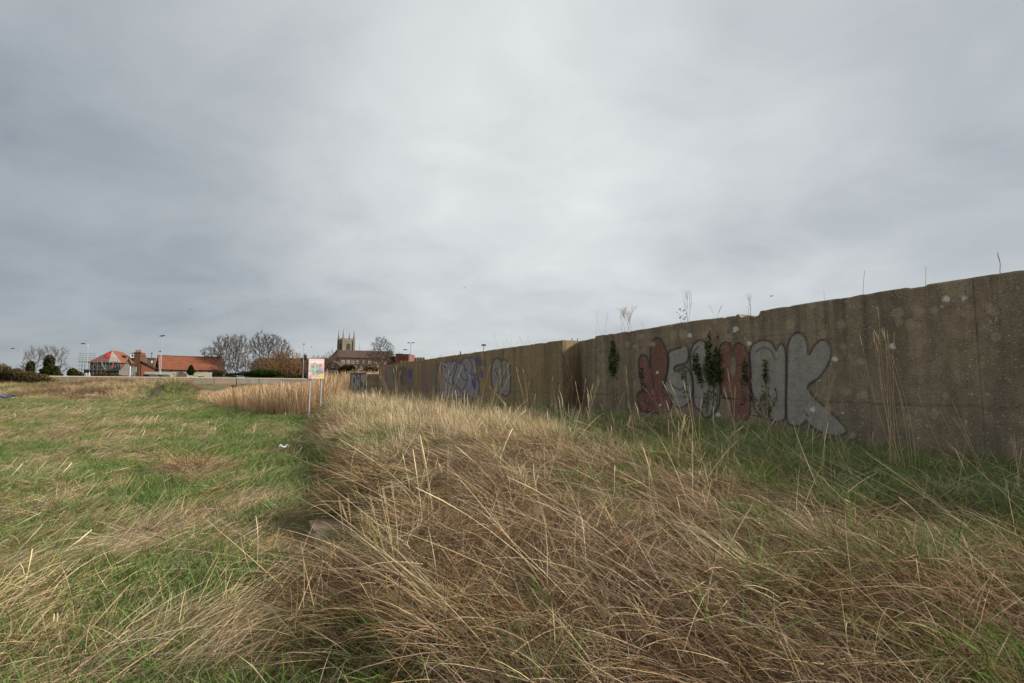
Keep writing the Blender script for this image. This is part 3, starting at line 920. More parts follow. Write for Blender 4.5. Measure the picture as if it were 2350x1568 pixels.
def pier_and_low_wall():
    # square pier with RBZ, facing the camera, and the low coursed wall joining it to the long wall
    Y = 37.6
    x0, x1 = at(803, 880, Y)[0], at(840.5, 880, Y)[0]
    zt = at(820, 857.5, Y)[2]
    root = empty('concrete_pier', (0, 0, 0), label='squat concrete pier painted with the silver letters RBZ', cat='pier')
    panel((x0, Y), (x1, Y), zt, zt, M['concrete_ochre'], root, 0.03, thick=1.0, z0=-0.2, facing=np.array([-8.0, 0.0]), seed=21, painters=[paint_pier], groups={5: 'silver letters RBZ outlined in black'}, lifts=())
    MB().span((x0 - 0.03, Y - 0.03, zt + 0.002), (x1 + 0.03, Y + 1.02, zt + 0.07)).build('coping', M['concrete_bare'], root)
    low = empty('coursed_wall', (0, 0, 0), label='low wall of stacked concrete courses between the painted pier and the long wall', cat='low wall', kind='thing')
    x2 = at(872, 880, Y + 0.3)[0]
    z, k = -0.2, 0
    zs = [-0.2, 0.35, 0.82, 1.30, 1.78, zt - 0.02]
    for a, b in zip(zs[:-1], zs[1:]):
        o = MB().span((x1 + 0.012, Y + 0.16 - 0.012 * (k % 2), a + 0.012), (x2 + 0.4, Y + 0.95, b - 0.012)).build('concrete_course', M['concrete_bare'], low)
        k += 1
    MB().span((x1 + 0.03, Y + 0.24, -0.2), (x2 + 0.35, Y + 0.9, zt - 0.06)).build('core', M['concrete_bare'], low)


pier_and_low_wall()


def revetment():
    # broken sloping concrete at the foot of the pier
    P = [at(744, 934, 33.0), at(772, 912, 35.5), at(800, 905, 37.0), at(816, 910, 37.0), at(800, 925, 34.5), at(770, 940, 32.0)]
    m = MB(); m.slab(P, 0.5)
    o = m.build('concrete_revetment', M['concrete_pale'])
    tag(o, 'grey broken concrete slope at the foot of the painted pier', 'revetment')
    P = [at(724, 975, 18.2), at(732, 963, 19.0), at(741, 958, 19.2), at(741, 966, 18.4), at(733, 976, 17.9)]
    m = MB(); m.slab([p + np.array([0, 0, 0.05]) for p in P], 0.3)
    tag(m.build('concrete_lump', M['concrete_pale']), 'pale concrete lump showing in the bank just past the sign', 'concrete lump')
    # kerb-like block at the edge of the bank close by
    x, y = gpt(745, 1275)
    b = empty('concrete_block', (x, y, hz1(x, y) + 0.10), label='tilted old concrete block with a pinkish edge at the foot of the bank', cat='concrete block')
    MB().box((0.02, 0.05, 0.05), (0.30, 0.40, 0.24), R(28), 0.96).build('block', M['concrete_pale'], b)
    MB().box((0.0, 0.03, 0.173), (0.27, 0.34, 0.012), R(28)).build('pink_top', M['block_top'], b)


revetment()


# ------------------------------------------------------------------ the far flood wall, with its coping and old paint
def far_wall():
    s0, s1 = -62.0, 92.0
    root = empty('far_flood_wall', (0, 0, 0), label='long low pale concrete flood wall across the creek in front of the houses', cat='flood wall', kind='thing')
    edges = np.arange(s0, s1 + 0.1, 11.0)
    for a, b in zip(edges[:-1], edges[1:]):
        p, q = FP + FDIR * (a + 0.03), FP + FDIR * (b - 0.03)
        ns = 45
        S = np.linspace(0, 1, ns); Z = np.linspace(0.2, 2.62, 12)
        ss, zz = np.meshgrid(S, Z); ss, zz = ss.ravel(), zz.ravel()
        V = np.stack([p[0] + (q[0] - p[0]) * ss, p[1] + (q[1] - p[1]) * ss, zz], 1)
        px, py = proj(V); P = Paint(px, py)
        for x0, x1, y0, y1, col, al in ((492, 516, 871, 886, (0.36, 0.17, 0.15), .55), (520, 552, 872, 888, (0.34, 0.20, 0.16), .3), (548, 566, 870, 880, (0.20, 0.28, 0.28), .5), (575, 592, 870, 880, (0.20, 0.32, 0.31), .5),
                                        (600, 618, 870, 882, (0.30, 0.26, 0.34), .45), (622, 640, 871, 882, (0.36, 0.24, 0.26), .4)):
            P.fill(ell(((x0 + x1) / 2, (y0 + y1) / 2), (x1 - x0) * .55, (y1 - y0) * .5), col, al * .7, 0, 9.0)
        V2 = np.concatenate([V, V + np.array([FN[0], FN[1], 0]) * 0.35])
        n = len(V); k = (np.arange(11)[:, None] * ns + np.arange(ns - 1)[None, :]).ravel()
        F = np.stack([k, k + 1, k + 1 + ns, k + ns], 1)
        j = np.arange(ns - 1) + 11 * ns; e = np.arange(11) * ns
        F = np.concatenate([F, F[:, ::-1] + n, np.stack([j, j + 1, j + 1 + n, j + n], 1), np.stack([e, e + ns, e + ns + n, e + n], 1), np.stack([e + ns - 1, e + ns - 1 + n, e + 2 * ns - 1 + n, e + 2 * ns - 1], 1)])
        np_mesh('concrete_panel', V2, F, M['concrete_far'], root, False, np.concatenate([P.c, P.a[:, None]], 1)[list(range(n)) * 2])
    c = MB()
    for a, b in zip(edges[:-1], edges[1:]):
        p, q = FP + FDIR * (a + 0.02) + FN * 0.17, FP + FDIR * (b - 0.02) + FN * 0.17
        MB().bar((*p, 2.71), (*q, 2.71), 0.50, 0.17).build('coping', M['coping'], root)


far_wall()
# ------------------------------------------------------------------ town: helpers
def px2m(n, Y): return n * Y / FD


def window(parent, x, y, z, w, h, frame=None, arch=False):
    """a window standing 3 cm proud of a wall facing -y: frame with a glazing bar, pane behind it"""
    m = MB()
    f = 0.09
    m.span((x - w / 2, y - 0.05, z), (x - w / 2 + f, y + 0.02, z + h)).span((x + w / 2 - f, y - 0.05, z), (x + w / 2, y + 0.02, z + h))
    m.span((x - w / 2 + f, y - 0.048, z), (x + w / 2 - f, y + 0.02, z + f)).span((x - w / 2 + f, y - 0.048, z + h - f), (x + w / 2 - f, y + 0.02, z + h))
    m.span((x - 0.035, y - 0.046, z + f), (x + 0.035, y + 0.02, z + h - f)).span((x - w / 2 + f, y - 0.044, z + h * .55), (x - 0.035, y + 0.02, z + h * .55 + 0.07)).span((x + 0.035, y - 0.044, z + h * .55), (x + w / 2 - f, y + 0.02, z + h * .55 + 0.07))
    o = m.build('window', frame or M['white'], parent)
    MB().span((x - w / 2 + 0.01, y - 0.022, z + 0.01), (x + w / 2 - 0.01, y + 0.015, z + h - 0.01)).build('pane', M['glass'], o)
    return o


def chimney(parent, x, y, z0, z1, w, d, pots, m):
    o = MB().span((x - w / 2, y - d / 2, z0), (x + w / 2, y + d / 2, z1)).span((x - w / 2 - .08, y - d / 2 - .08, z1 + .002), (x + w / 2 + .08, y + d / 2 + .08, z1 + .2)).build('chimney', m, parent)
    for k in range(pots):
        px = x - w / 2 + w * (k + .5) / pots
        MB().tube([(px, y, z1 + .15), (px, y, z1 + .55), (px, y, z1 + .8)], [.15, .12, .14], 8).build('chimney_pot', M['pot'], o)
    return o


def gable(parent, x0, x1, y0, y1, ze, zr, wall, roof, axis='x', over=0.25, z0=-0.3):
    """walls and a two-slope roof; the ridge runs along 'axis'"""
    m = MB()
    if axis == 'x':
        ym = (y0 + y1) / 2
        m.span((x0, y0, z0), (x1, y1, ze))
        for x in (x0, x1 - 0.2):
            m.add([(x, y0, ze), (x, y1, ze), (x, ym, zr), (x + .2, y0, ze), (x + .2, y1, ze), (x + .2, ym, zr)], [(0, 2, 1), (3, 4, 5), (0, 3, 5, 2), (1, 2, 5, 4)])
        m.build('wall', wall, parent)
        k = (zr - ze) / (ym - y0)
        r = MB()
        r.slab([(x0 - over, y0 - over, ze - over * k + .1), (x1 + over, y0 - over, ze - over * k + .1), (x1 + over, ym, zr + .1), (x0 - over, ym, zr + .1)], .15)
        r.slab([(x0 - over, y1 + over, ze - over * k + .1), (x1 + over, y1 + over, ze - over * k + .1), (x1 + over, ym + .004, zr + .1), (x0 - over, ym + .004, zr + .1)], .15)
    else:
        xm = (x0 + x1) / 2
        m.span((x0, y0, z0), (x1, y1, ze))
        for y in (y0, y1 - 0.2):
            m.add([(x0, y, ze), (x1, y, ze), (xm, y, zr), (x0, y + .2, ze), (x1, y + .2, ze), (xm, y + .2, zr)], [(0, 1, 2), (3, 5, 4), (0, 2, 5, 3), (1, 4, 5, 2)])
        m.build('wall', wall, parent)
        k = (zr - ze) / (xm - x0)
        r = MB()
        r.slab([(x0 - over, y0 - over, ze - over * k + .1), (x0 - over, y1 + over, ze - over * k + .1), (xm, y1 + over, zr + .1), (xm, y0 - over, zr + .1)], .15)
        r.slab([(x1 + over, y0 - over, ze - over * k + .1), (x1 + over, y1 + over, ze - over * k + .1), (xm + .004, y1 + over, zr + .1), (xm + .004, y0 - over, zr + .1)], .15)
    o = r.build('roof', roof, parent)
    return o


def pxl(n, Y): return n * Y / FD * .80      # along a front that faces the camera


def base(px, Y, z=2.0):
    return (at(px, 880, Y)[0], Y, z)


def zat(py, Y, g=2.0):
    """height above a thing's base of a frame row at distance Y"""
    return at(1175, py, Y)[2] - g


def town():
    # --- house under scaffold ------------------------------------------------------------
    Y = 118.0
    x0 = base(203, Y)[0]
    rot1 = R(17)
    h = empty('scaffolded_house', (x0, Y, 2.0), rz=rot1, label='house with a half stripped red hipped roof behind scaffolding and a bright red sheet', cat='house')
    k1 = 5.95 / 70.0
    w, d = 5.95, 9.5
    ze, zr = zat(831, Y), zat(804, Y + 3.5)
    xa = 3.0
    MB().span((0, 0, -.3), (w, d, ze)).build('wall', M['brick'], h)
    A = (xa, 3.0, zr); B = (xa, d - 0.3, zr - .1)
    o = .35
    rf = MB()
    rf.slab([(-o, -o, ze - .1), (w * .62, -o, ze - .1), A], .14)
    rf.slab([(-o, -o, ze - .1), (-o, d + o, ze - .1), B, A], .14)
    rf = rf.build('roof', M['tile_old'], h)
    MB().slab([(w * .62 + .006, -o, ze - .1), (w + o, -o, ze - .1), (A[0] + .01, A[1], A[2])], .14).build('stripped_roof_slope', M['lead'], h)
    MB().slab([(w + o, -o + .01, ze - .1), (w + o, d + o, ze - .1), (B[0] + .02, B[1], B[2]), (A[0] + .02, A[1] + .01, A[2])], .14).build('roof_slope', M['tile'], h)
    MB().box((w * .78, 5.2, (ze + zr) / 2 + 0.10), (0.8, 1.3, .5)).build('skylight', M['glass'], h)
    def on_hip(x, t): return (x, -o + t * (A[1] + o), ze - .1 + t * (zr - ze + .1))
    p, q, r_, s_ = on_hip(2.55, .40), on_hip(3.45, .40), on_hip(3.40, .70), on_hip(2.62, .70)
    lift = np.array([0, -.12, .14])
    MB().slab([np.array(k) + lift for k in (p, q, r_, s_)], .06).build('red_sheet', M['red_sheet'], h)
    p, q, r_, s_ = on_hip(3.5, .45), on_hip(3.7, .45), on_hip(3.5, .80), on_hip(3.35, .80)
    MB().slab([np.array(k) + lift for k in (p, q, r_, s_)], .05).build('batten_sheet', M['lead'], h)
    for px in (226, 236, 250, 263): window(h, k1 * (px - 203), 0, ze - 1.9, 1.1, 1.5, M['white'])
    for px, ww in ((213, 1.2), (232, 1.1), (262, 1.3)): window(h, k1 * (px - 203), 0, 0.6, ww, 1.3, M['white'])
    chimney(h, w + .55, d - 1.0, -.3, zat(810, Y + 9), 1.3, 1.0, 4, M['brick'])

    sc = empty('scaffold', (x0, Y, 2.0), rz=rot1, label='grey tube scaffolding with two board decks round the stripped house', cat='scaffold')
    xs = [k1 * (k - 203) for k in (188, 194.5, 203, 211, 219, 228, 237, 246, 255, 264, 273)]
    lv = (zat(848, Y), zat(830.5, Y))
    for i, x in enumerate(xs):
        top = zat(812, Y) if i < 5 else lv[1] + 1.05
        MB().tube([(x, -1.55, -.2), (x, -1.55, top)], .038, 6).build('pole', M['grey_steel'], sc)
        MB().tube([(x, -.55, -.2), (x, -.55, lv[1] + .2)], .036, 6).build('pole', M['grey_steel'], sc)
    for zz in (lv[0], lv[1], lv[1] + .55, lv[1] + 1.0, lv[0] + .9):
        MB().tube([(xs[0] - .5, -1.62, zz - .12), (xs[-1] + .3, -1.62, zz - .12)], .038, 6).build('ledger', M['grey_steel'], sc)
    for zz in (zat(822, Y), zat(816, Y), zat(812.5, Y)):
        MB().tube([(xs[0] - .3, -1.62, zz), (xs[4] + .3, -1.62, zz)], .032, 6).build('guard_rail', M['grey_steel'], sc)
    for zz in lv:
        for k in range(4):
            yy = -1.5 + k * .26
            MB().span((xs[0] - .4, yy, zz), (xs[-1] + .2, yy + .235, zz + .06)).build('scaffold_board', M['scaffold_board'], sc)
    MB().tube([(xs[3], -1.7, lv[0]), (xs[5], -1.7, lv[1])], .05, 6).build('brace', M['grey_steel'], sc)
    MB().tube([(xs[7], -1.7, lv[0]), (xs[6], -1.7, lv[1])], .05, 6).build('brace', M['grey_steel'], sc)
    MB().bar((xs[9] - .3, -1.75, lv[0]), (xs[9] + .15, -1.75, lv[1]), .22, .08).build('orange_chute', M['orange_sheet'], sc)

    # --- boarded gable shed ---------------------------------------------------------------
    Y = 113.0
    xg = base(271.6, Y)[0]
    g = empty('boarded_shed', (xg, Y, 2.0), rz=R(37), label='pale boarded shed with one long catslide roof slope beside the scaffolded house', cat='shed')
    W = pxl(32.5, Y); ap = pxl(20.4, Y); zl, zap, zrr = zat(851, Y), zat(823, Y), zat(842, Y)
    MB().prism([(0, -.3), (W, -.3), (W, zrr), (ap, zap), (0, zl)], 0, 7).build('wall', M['boards'], g)
    rf = MB()
    rf.slab([(-.2, -.25, zl - .1), (-.2, 7.2, zl - .1), (ap, 7.2, zap + .12), (ap, -.25, zap + .12)], .16)
    rf.slab([(W + .2, -.25, zrr - .3), (W + .2, 7.2, zrr - .3), (ap + .004, 7.2, zap + .12), (ap + .004, -.25, zap + .12)], .16)
    rf.build('roof', M['brown_roof'], g)
    for k in range(9):
        x = .12 + k * (W - .24) / 8
        top = (zl + (zap - zl) * x / ap) if x < ap else (zap + (zrr - zap) * (x - ap) / (W - ap))
        MB().span((x - .13, -.045 - .012 * (k % 2), -.25), (x + .13, -.003, top - .14)).build('plank', M['boards'], g)
    MB().span((-.1, -.09, 1.05), (W + .1, -.062, 1.22)).build('rail', M['timber'], g)
    MB().span((ap - .6, -.09, zat(835, Y)), (ap + 1.2, -.062, zat(833.6, Y))).build('tie_beam', M['timber'], g)

    # --- dark slated house with a white lantern and chimney stacks -------------------------
    Y = 128.0
    x0 = base(296, Y)[0]
    h = empty('slated_house', (x0, Y, 2.0), rz=R(37), label='dark slated house with a white roof lantern and red chimney stack', cat='house')
    W = pxl(68, Y)
    gable(h, 0, W * .52, 0, 8, zat(838, Y), zat(818, Y), M['dark_brick'], M['slate'])
    m = MB()
    zl, zr = zat(828, Y), zat(848.5, Y)
    m.prism([(pxl(26, Y), -.3), (W, -.3), (W, zr - .3), (pxl(26, Y), zl - .3)], -1.6, -.05)
    m.build('wing_wall', M['red_brick'], h)
    MB().slab([(pxl(25, Y), -2.0, zl), (pxl(25, Y), 1.0, zl), (W + .4, 1.0, zr), (W + .4, -2.0, zr)], .16).build('wing_roof', M['slate'], h)
    x, zb, zt = pxl(10, Y), zat(819, Y), zat(811, Y)
    lan = MB().span((x - .95, 2.0, zb - .2), (x + .95, 4.0, zt)).build('lantern', M['white'], h)
    MB().slab([(x - 1.05, 1.9, zt + .002), (x + 1.05, 1.9, zt + .002), (x, 3.0, zt + .45)], .03).slab([(x + 1.05, 1.9, zt + .003), (x + 1.05, 4.1, zt + .003), (x, 3.0, zt + .45)], .03).slab([(x - 1.05, 1.9, zt + .003), (x - 1.05, 4.1, zt + .003), (x, 3.0, zt + .45)], .03).build('lantern_roof', M['slate'], lan)
    for k in (-.5, 0, .5): MB().span((x + k - .17, 1.97, zb + .15), (x + k + .17, 1.995, zt - .2)).build('lantern_pane', M['glass'], lan)
    chimney(h, pxl(27, Y), -.9, 0.5, zat(817, Y), 1.35, .9, 5, M['red_brick'])
    for x in (1.3, 3.4): window(h, x, 0, .8, 1.0, 1.5)
    window(h, pxl(50, Y), -1.6, .9, 1.3, 1.0)
    MB().tube([(pxl(24, Y), 1.0, zat(822, Y)), (pxl(24, Y), 1.0, zat(806, Y))], .04, 5).bar((pxl(24, Y) - .6, 1.0, zat(807.5, Y)), (pxl(24, Y) + .5, 1.0, zat(807.5, Y)), .05).bar((pxl(24, Y) - .4, 1.0, zat(809.5, Y)), (pxl(24, Y) + .4, 1.0, zat(809.5, Y)), .05).build('aerial', M['grey_steel'], h)

    # --- flat topped brick block -----------------------------------------------------------
    Y = 150.0
    x0 = base(333.5, Y)[0]
    h = empty('brick_block', (x0, Y, 2.0), rz=R(30), label='flat topped brown brick block with a mast standing behind the slate roofs', cat='building')
    W = pxl(18, Y)
    MB().span((0, 0, -.3), (W, 5, zat(823.5, Y))).build('wall', M['brick'], h)
    MB().span((-.12, -.12, zat(823.5, Y) + .002), (W + .12, 5.1, zat(823.5, Y) + .28)).build('parapet', M['dark_brick'], h)
    MB().span((W - .75, -.04, zat(833, Y)), (W - .35, -.003, zat(828, Y))).build('window', M['white'], h)
    MB().tube([(W * .52, 2, zat(823, Y)), (W * .52, 2, zat(809.5, Y))], .06, 6).box((W * .52, 2, zat(810, Y)), (.5, .3, .25)).build('mast', M['dark_steel'], h)

    # --- long barn with an orange tiled roof ------------------------------------------------
    Y = 130.0
    x0 = base(365.5, Y)[0]
    b = empty('tiled_barn', (x0, Y, 2.0), rz=R(40), label='long low barn under a bright orange clay tile roof', cat='barn')
    W = 14.2
    ze, zr = zat(846.3, Y), zat(816.5, Y + 3)
    MB().span((0, 0, -.3), (W, 9, ze)).build('wall', M['dark_brick'], b)
    for x in (0, W - .2): MB().add([(x, 0, ze), (x, 9, ze), (x, 4.5, zr), (x + .2, 0, ze), (x + .2, 9, ze), (x + .2, 4.5, zr)], [(0, 2, 1), (3, 4, 5), (0, 3, 5, 2), (1, 2, 5, 4)]).build('gable_end', M['dark_brick'], b)
    r = MB(); o = .35; k = (zr - ze) / 4.5
    # tile courses: stepped bands up the slope
    nb = 9
    for i in range(nb):
        t0, t1 = i / nb, (i + 1) / nb
        ya, yb = -o + t0 * (4.5 + o), -o + t1 * (4.5 + o)
        za, zb = ze - o * k + t0 * (zr - ze + o * k) + .14, ze - o * k + t1 * (zr - ze + o * k) + .10
        sag = lambda x: -0.10 * math.sin(math.pi * x / W)
        for j in range(8):
            xa, xb = -.3 + (W + .6) * j / 8, -.3 + (W + .6) * (j + 1) / 8
            r.slab([(xa, ya, za + sag(xa)), (xb, ya, za + sag(xb)), (xb, yb, zb + sag(xb)), (xa, yb, zb + sag(xa))], .10)
    r.slab([(-.3, 9 + o, ze - o * k + .1), (W + .3, 9 + o, ze - o * k + .1), (W + .3, 4.52, zr + .08), (-.3, 4.52, zr + .08)], .1)
    rf = r.build('roof', M['tile'], b)
    m = MB()
    for j in range(8):
        xa, xb = -.3 + (W + .6) * j / 8, -.3 + (W + .6) * (j + 1) / 8
        m.bar((xa, 4.5, zr + .14 - .10 * math.sin(math.pi * max(0, xa) / W)), (xb, 4.5, zr + .14 - .10 * math.sin(math.pi * min(W, xb) / W)), .34, .16)
    m.build('ridge', M['tile_old'], rf)
    for k in range(6): window(b, 1.4 + k * 2.1, 0, ze - 1.35, 1.15, .95, M['boards'])

    # --- pale rubble yard wall with arched openings -----------------------------------------
    Y = 121.0
    x0 = base(330, Y)[0]
    yw = empty('yard_wall', (x0, Y, 2.0), rz=R(34), label='pale rubble yard wall with blocked arched openings in front of the orange roofed barn', cat='yard wall', kind='thing')
    W = pxl(168, Y)
    zt = zat(853, Y)
    rng = random.Random(8)
    m = MB(); n = 46
    tops = [zt + rng.uniform(-.12, .08) for _ in range(n + 1)]
    m.prism([(0, -.3), (W, -.3)] + [(W * i / n, tops[i]) for i in range(n, -1, -1)], 0, .45)
    m.build('stonework', M['rubble'], yw)
    for px in (400.5, 421.5, 442.5, 378, 466):
        x = pxl(px - 330, Y)
        pts = [(x - .42, .2), (x + .42, .2), (x + .42, .85)] + [(x + .42 * math.cos(a), .85 + .32 * math.sin(a)) for a in np.linspace(0, math.pi, 7)[1:-1]] + [(x - .42, .85)]
        MB().prism(pts, -.05, -.004).build('arched_opening', M['dark_brick'] if px != 378 else M['brick'], yw)
        pts2 = [(x + .62 * math.cos(a), .85 + .5 * math.sin(a)) for a in np.linspace(0, math.pi, 9)] + [(x + .44 * math.cos(a), .85 + .34 * math.sin(a)) for a in np.linspace(math.pi, 0, 9)]
        MB().prism(pts2, -.08, -.004).build('arch_ring', M['white'], yw)
    for px in (404, 433, 452): MB().span((pxl(px - 330, Y) - .2, -.12, -.2), (pxl(px - 330, Y) + .2, -.004, zt - .2)).build('buttress', M['rubble'], yw)

    # --- brown roofed terrace behind the bare trees ------------------------------------------
    Y = 172.0
    x0 = base(575, Y)[0]
    h = empty('terrace', (x0, Y, 2.0), label='brown brick terrace with a long plain roof behind the orange thicket', cat='terrace')
    W = px2m(150, Y)
    gable(h, 0, W, 0, 8, zat(836, Y), zat(823, Y + 4), M['brick'], M['brown_roof'])
    for k in range(9): window(h, 1.5 + k * 2.35, 0, zat(846, Y), 1.0, 1.3)
    chimney(h, px2m(60, Y), 4, zat(828, Y), zat(819, Y), 1.1, .8, 3, M['brick'])
    Y = 165.0
    x0 = base(688, Y)[0]
    h = empty('tall_brick_house', (x0, Y, 2.0), label='tall brown brick house with a parapet beside the lamp post and pink sign', cat='house')
    W = px2m(56, Y)
    MB().span((0, 0, -.3), (W, 7, zat(824, Y))).build('wall', M['brick'], h)
    MB().span((-.1, -.1, zat(824, Y) + .002), (W + .1, 7.1, zat(822, Y))).build('parapet', M['dark_brick'], h)
    chimney(h, .6, 2, zat(824, Y), zat(816, Y), 1.0, .8, 2, M['brick'])
    for x in (1.4, 3.4, 5.6): window(h, x, 0, zat(838, Y), .9, 1.4); window(h, x, 0, zat(856, Y), .9, 1.4)

    # --- dark brick house with white windows ----------------------------------------------------
    Y = 150.0
    x0 = base(735, Y)[0]
    h = empty('dark_brick_house', (x0, Y, 2.0), label='dark brick gabled house with white sash windows just past the pink sign', cat='house')
    W = px2m(52, Y)
    gable(h, 0, W, 0, 7, zat(846, Y), zat(829, Y), M['dark_brick'], M['brown_roof'], 'y')
    for px, py, hh in ((753, 859, 1.2), (763.5, 859, 1.2), (762, 844.5, 1.5)): window(h, px2m(px - 735, Y), 0, zat(py, Y), .95, hh)

    # --- long three-storey brick range -------------------------------------------------------------
    Y = 165.0
    x0 = base(776, Y)[0]
    h = empty('brick_range', (x0, Y, 2.0), rz=R(28), label='long dark brick range with a plain brown roof in front of the church', cat='building')
    W = 18.2
    gable(h, 0, W, 0, 9, zat(820, Y), zat(804, Y + 4.5), M['brick'], M['brown_roof'])
    rng = random.Random(5)
    for px in (785.5, 797, 808, 818, 832, 846, 860, 872, 884): window(h, .141 * (px - 776), 0, zat(834, Y), .9, .95)
    for px in (785, 800, 812, 826, 850, 866, 884): window(h, .141 * (px - 776), 0, zat(848, Y), .9, 1.2)
    # lean-to with a steep slope on its near end
    MB().prism([(-3.2, -.3), (-.004, -.3), (-.004, zat(806, Y)), (-3.2, zat(832, Y))], .3, 8.5).build('lean_to_wall', M['brick'], h)
    MB().slab([(-3.6, .1, zat(835, Y)), (-3.6, 8.7, zat(835, Y)), (.05, 8.7, zat(804.5, Y)), (.05, .1, zat(804.5, Y))], .15).build('lean_to_roof', M['brown_roof'], h)
    chimney(h, W * .78, 4.5, zat(808, Y), zat(803, Y), 1.1, .8, 2, M['brick'])

    # --- red brick block and the battlemented stone block ----------------------------------------------
    Y = 158.0
    x0 = base(907, Y)[0]
    h = empty('red_brick_block', (x0, Y, 2.0), label='flat roofed red brick block rising over the far end of the graffiti wall', cat='building')
    W = px2m(32, Y)
    MB().span((0, 0, -.3), (W, 8, zat(814, Y))).build('wall', M['red_brick'], h)
    MB().span((-.1, -.1, zat(814, Y) + .002), (W * .45, 8.1, zat(812, Y))).build('parapet', M['dark_brick'], h)
    MB().span((W * .45 + .01, -.1, zat(814, Y) + .002), (W + .1, 8.1, zat(812.8, Y))).build('cornice', M['red_brick'], h)
    MB().span((-3.0, 1, -.3), (-.004, 7, zat(818, Y))).build('annexe', M['dark_brick'], h)
    for k in range(3): MB().span((1.0 + k * 1.3, -.03, zat(825, Y)), (1.7 + k * 1.3, -.003, zat(820, Y))).build('window', M['dark_brick'], h)
    Y = 215.0
    x0 = base(941, Y)[0]
    h = empty('stone_block', (x0, Y, 2.0), label='stone block with a battlemented parapet right of the red brick block', cat='building')
    W = px2m(33, Y)
    MB().span((0, 0, -.3), (W, 8, zat(824.5, Y))).build('wall', M['stone'], h)
    for k in range(5):
        a = W * k / 5
        MB().span((a + .12, -.1, zat(824.5, Y) + .002), (a + W / 5 - .12, .5, zat(820.5, Y))).build('merlon', M['stone'], h)
    for k in range(4): MB().span((.6 + k * W / 4, -.04, zat(833, Y)), (1.2 + k * W / 4, -.003, zat(827, Y))).build('window', M['dark_brick'], h)


def church():
    Y = 330.0
    b = R(41)
    nx, ny = at(784.7, 880, Y)[0], Y
    ch = empty('church_tower', (nx, ny, 2.0), rz=b, label='pale stone church tower with tall corner pinnacles and a traceried belfry window', cat='church')
    W = 7.3
    zt = zat(782.5, Y)
    MB().span((0, 0, -.5), (W, W, zt)).build('wall', M['stone'], ch)
    for z in (zt - 9.0, zt - .45, zt * .55):
        MB().span((-.12, -.12, z), (W + .12, W + .12, z + .3)).build('string_course', M['stone'], ch)
    # parapet with merlons, cornice to pinnacles
    zp = zt + 1.0
    for (ax, ay, bx, by) in ((0, 0, W, 0), (0, W, W, W), (0, 0, 0, W), (W, 0, W, W)):
        MB().bar((ax, ay, zt + .5), (bx, by, zt + .5), .4, 1.0).build('parapet', M['stone'], ch)
        for k in range(5):
            t = (k + .75) / 6.0
            x, y = ax + (bx - ax) * t, ay + (by - ay) * t
            MB().bar((x - (bx - ax) / W * .35, y - (by - ay) / W * .35, zp + .45), (x + (bx - ax) / W * .35, y + (by - ay) / W * .35, zp + .45), .4, .9).build('merlon', M['stone'], ch)
    for x, y, s in ((0, 0, 1), (W, 0, 1), (0, W, 1), (W, W, .85)):
        m = MB().box((x, y, zt + .4), (1.15, 1.15, 2.6)).box((x, y, zt + 2.2), (1.0, 1.0, 1.6), 0, .8)
        m.box((x, y, zt + 2.8 + 2.4 * s), (.8, .8, 4.6 * s), 0, .08)
        m.ball((x, y, zt + 2.85 + 4.7 * s), .16, 8)
        m.build('pinnacle', M['stone'], ch)
        # angle buttress below
        MB().box((x, y, (zt - 1) / 2), (1.5, 1.5, zt - 1), 0, .85).build('buttress', M['stone'], ch)
    # belfry windows on the two faces in view
    def belfry(face):
        zb, zw, hw = zt - 8.2, zt - 3.4, 1.25
        arch = [(-hw, zb), (hw, zb), (hw, zw)] + [(hw * (1 - t) , zw + 2.0 * math.sqrt(max(0, 1 - (1 - t) ** 2))) for t in np.linspace(.15, 1, 6)] + [(-hw * t, zw + 2.0 * math.sqrt(max(0, 1 - t ** 2))) for t in np.linspace(.15, 1, 6)]
        def put(poly, y0, y1, name, mm, par):
            m = MB()
            pts = [(W / 2 + x, z) for x, z in poly]
            m.prism(pts, y0, y1)
            if face == 1:
                m.v = [(y, W - x, z) for x, y, z in m.v]
            return m.build(name, mm, par)
        fr = put([(x * 1.22, zb - .2 + (z - zb) * 1.06) for x, z in arch], -.10, -.003, 'belfry_window', M['stone'], ch)
        put(arch, -.16, -.102, 'opening', M['dark'], fr)
        for x in (-.42, .42): put([(x - .1, zb), (x + .1, zb), (x + .1, zw + 1.2), (x - .1, zw + 1.2)], -.24, -.165, 'mullion', M['stone'], fr)
        put([(-hw, zb + 2.2), (hw, zb + 2.2), (hw, zb + 2.45), (-hw, zb + 2.45)], -.235, -.163, 'transom', M['stone'], fr)
        if face == 0: put([(-hw, zb), (hw, zb), (hw, zb + 1.3), (-hw, zb + 1.3)], -.20, -.168, 'louvre_screen', M['rubble'], fr)
    belfry(0); belfry(1)
    MB().span((W * .12, -.14, zt - 11.5), (W * .62, -.004, zt - 8.6)).build('clock_chamber_shutter', M['dark_brick'], ch)
    # nave beyond
    MB().span((W + .01, .6, -.5), (W + 16, W - .6, zt * .42)).build('nave_wall', M['stone'], ch)
    MB().prism([(0, 0), (0, 0.01), (0, .02)], 0, .01) if False else None


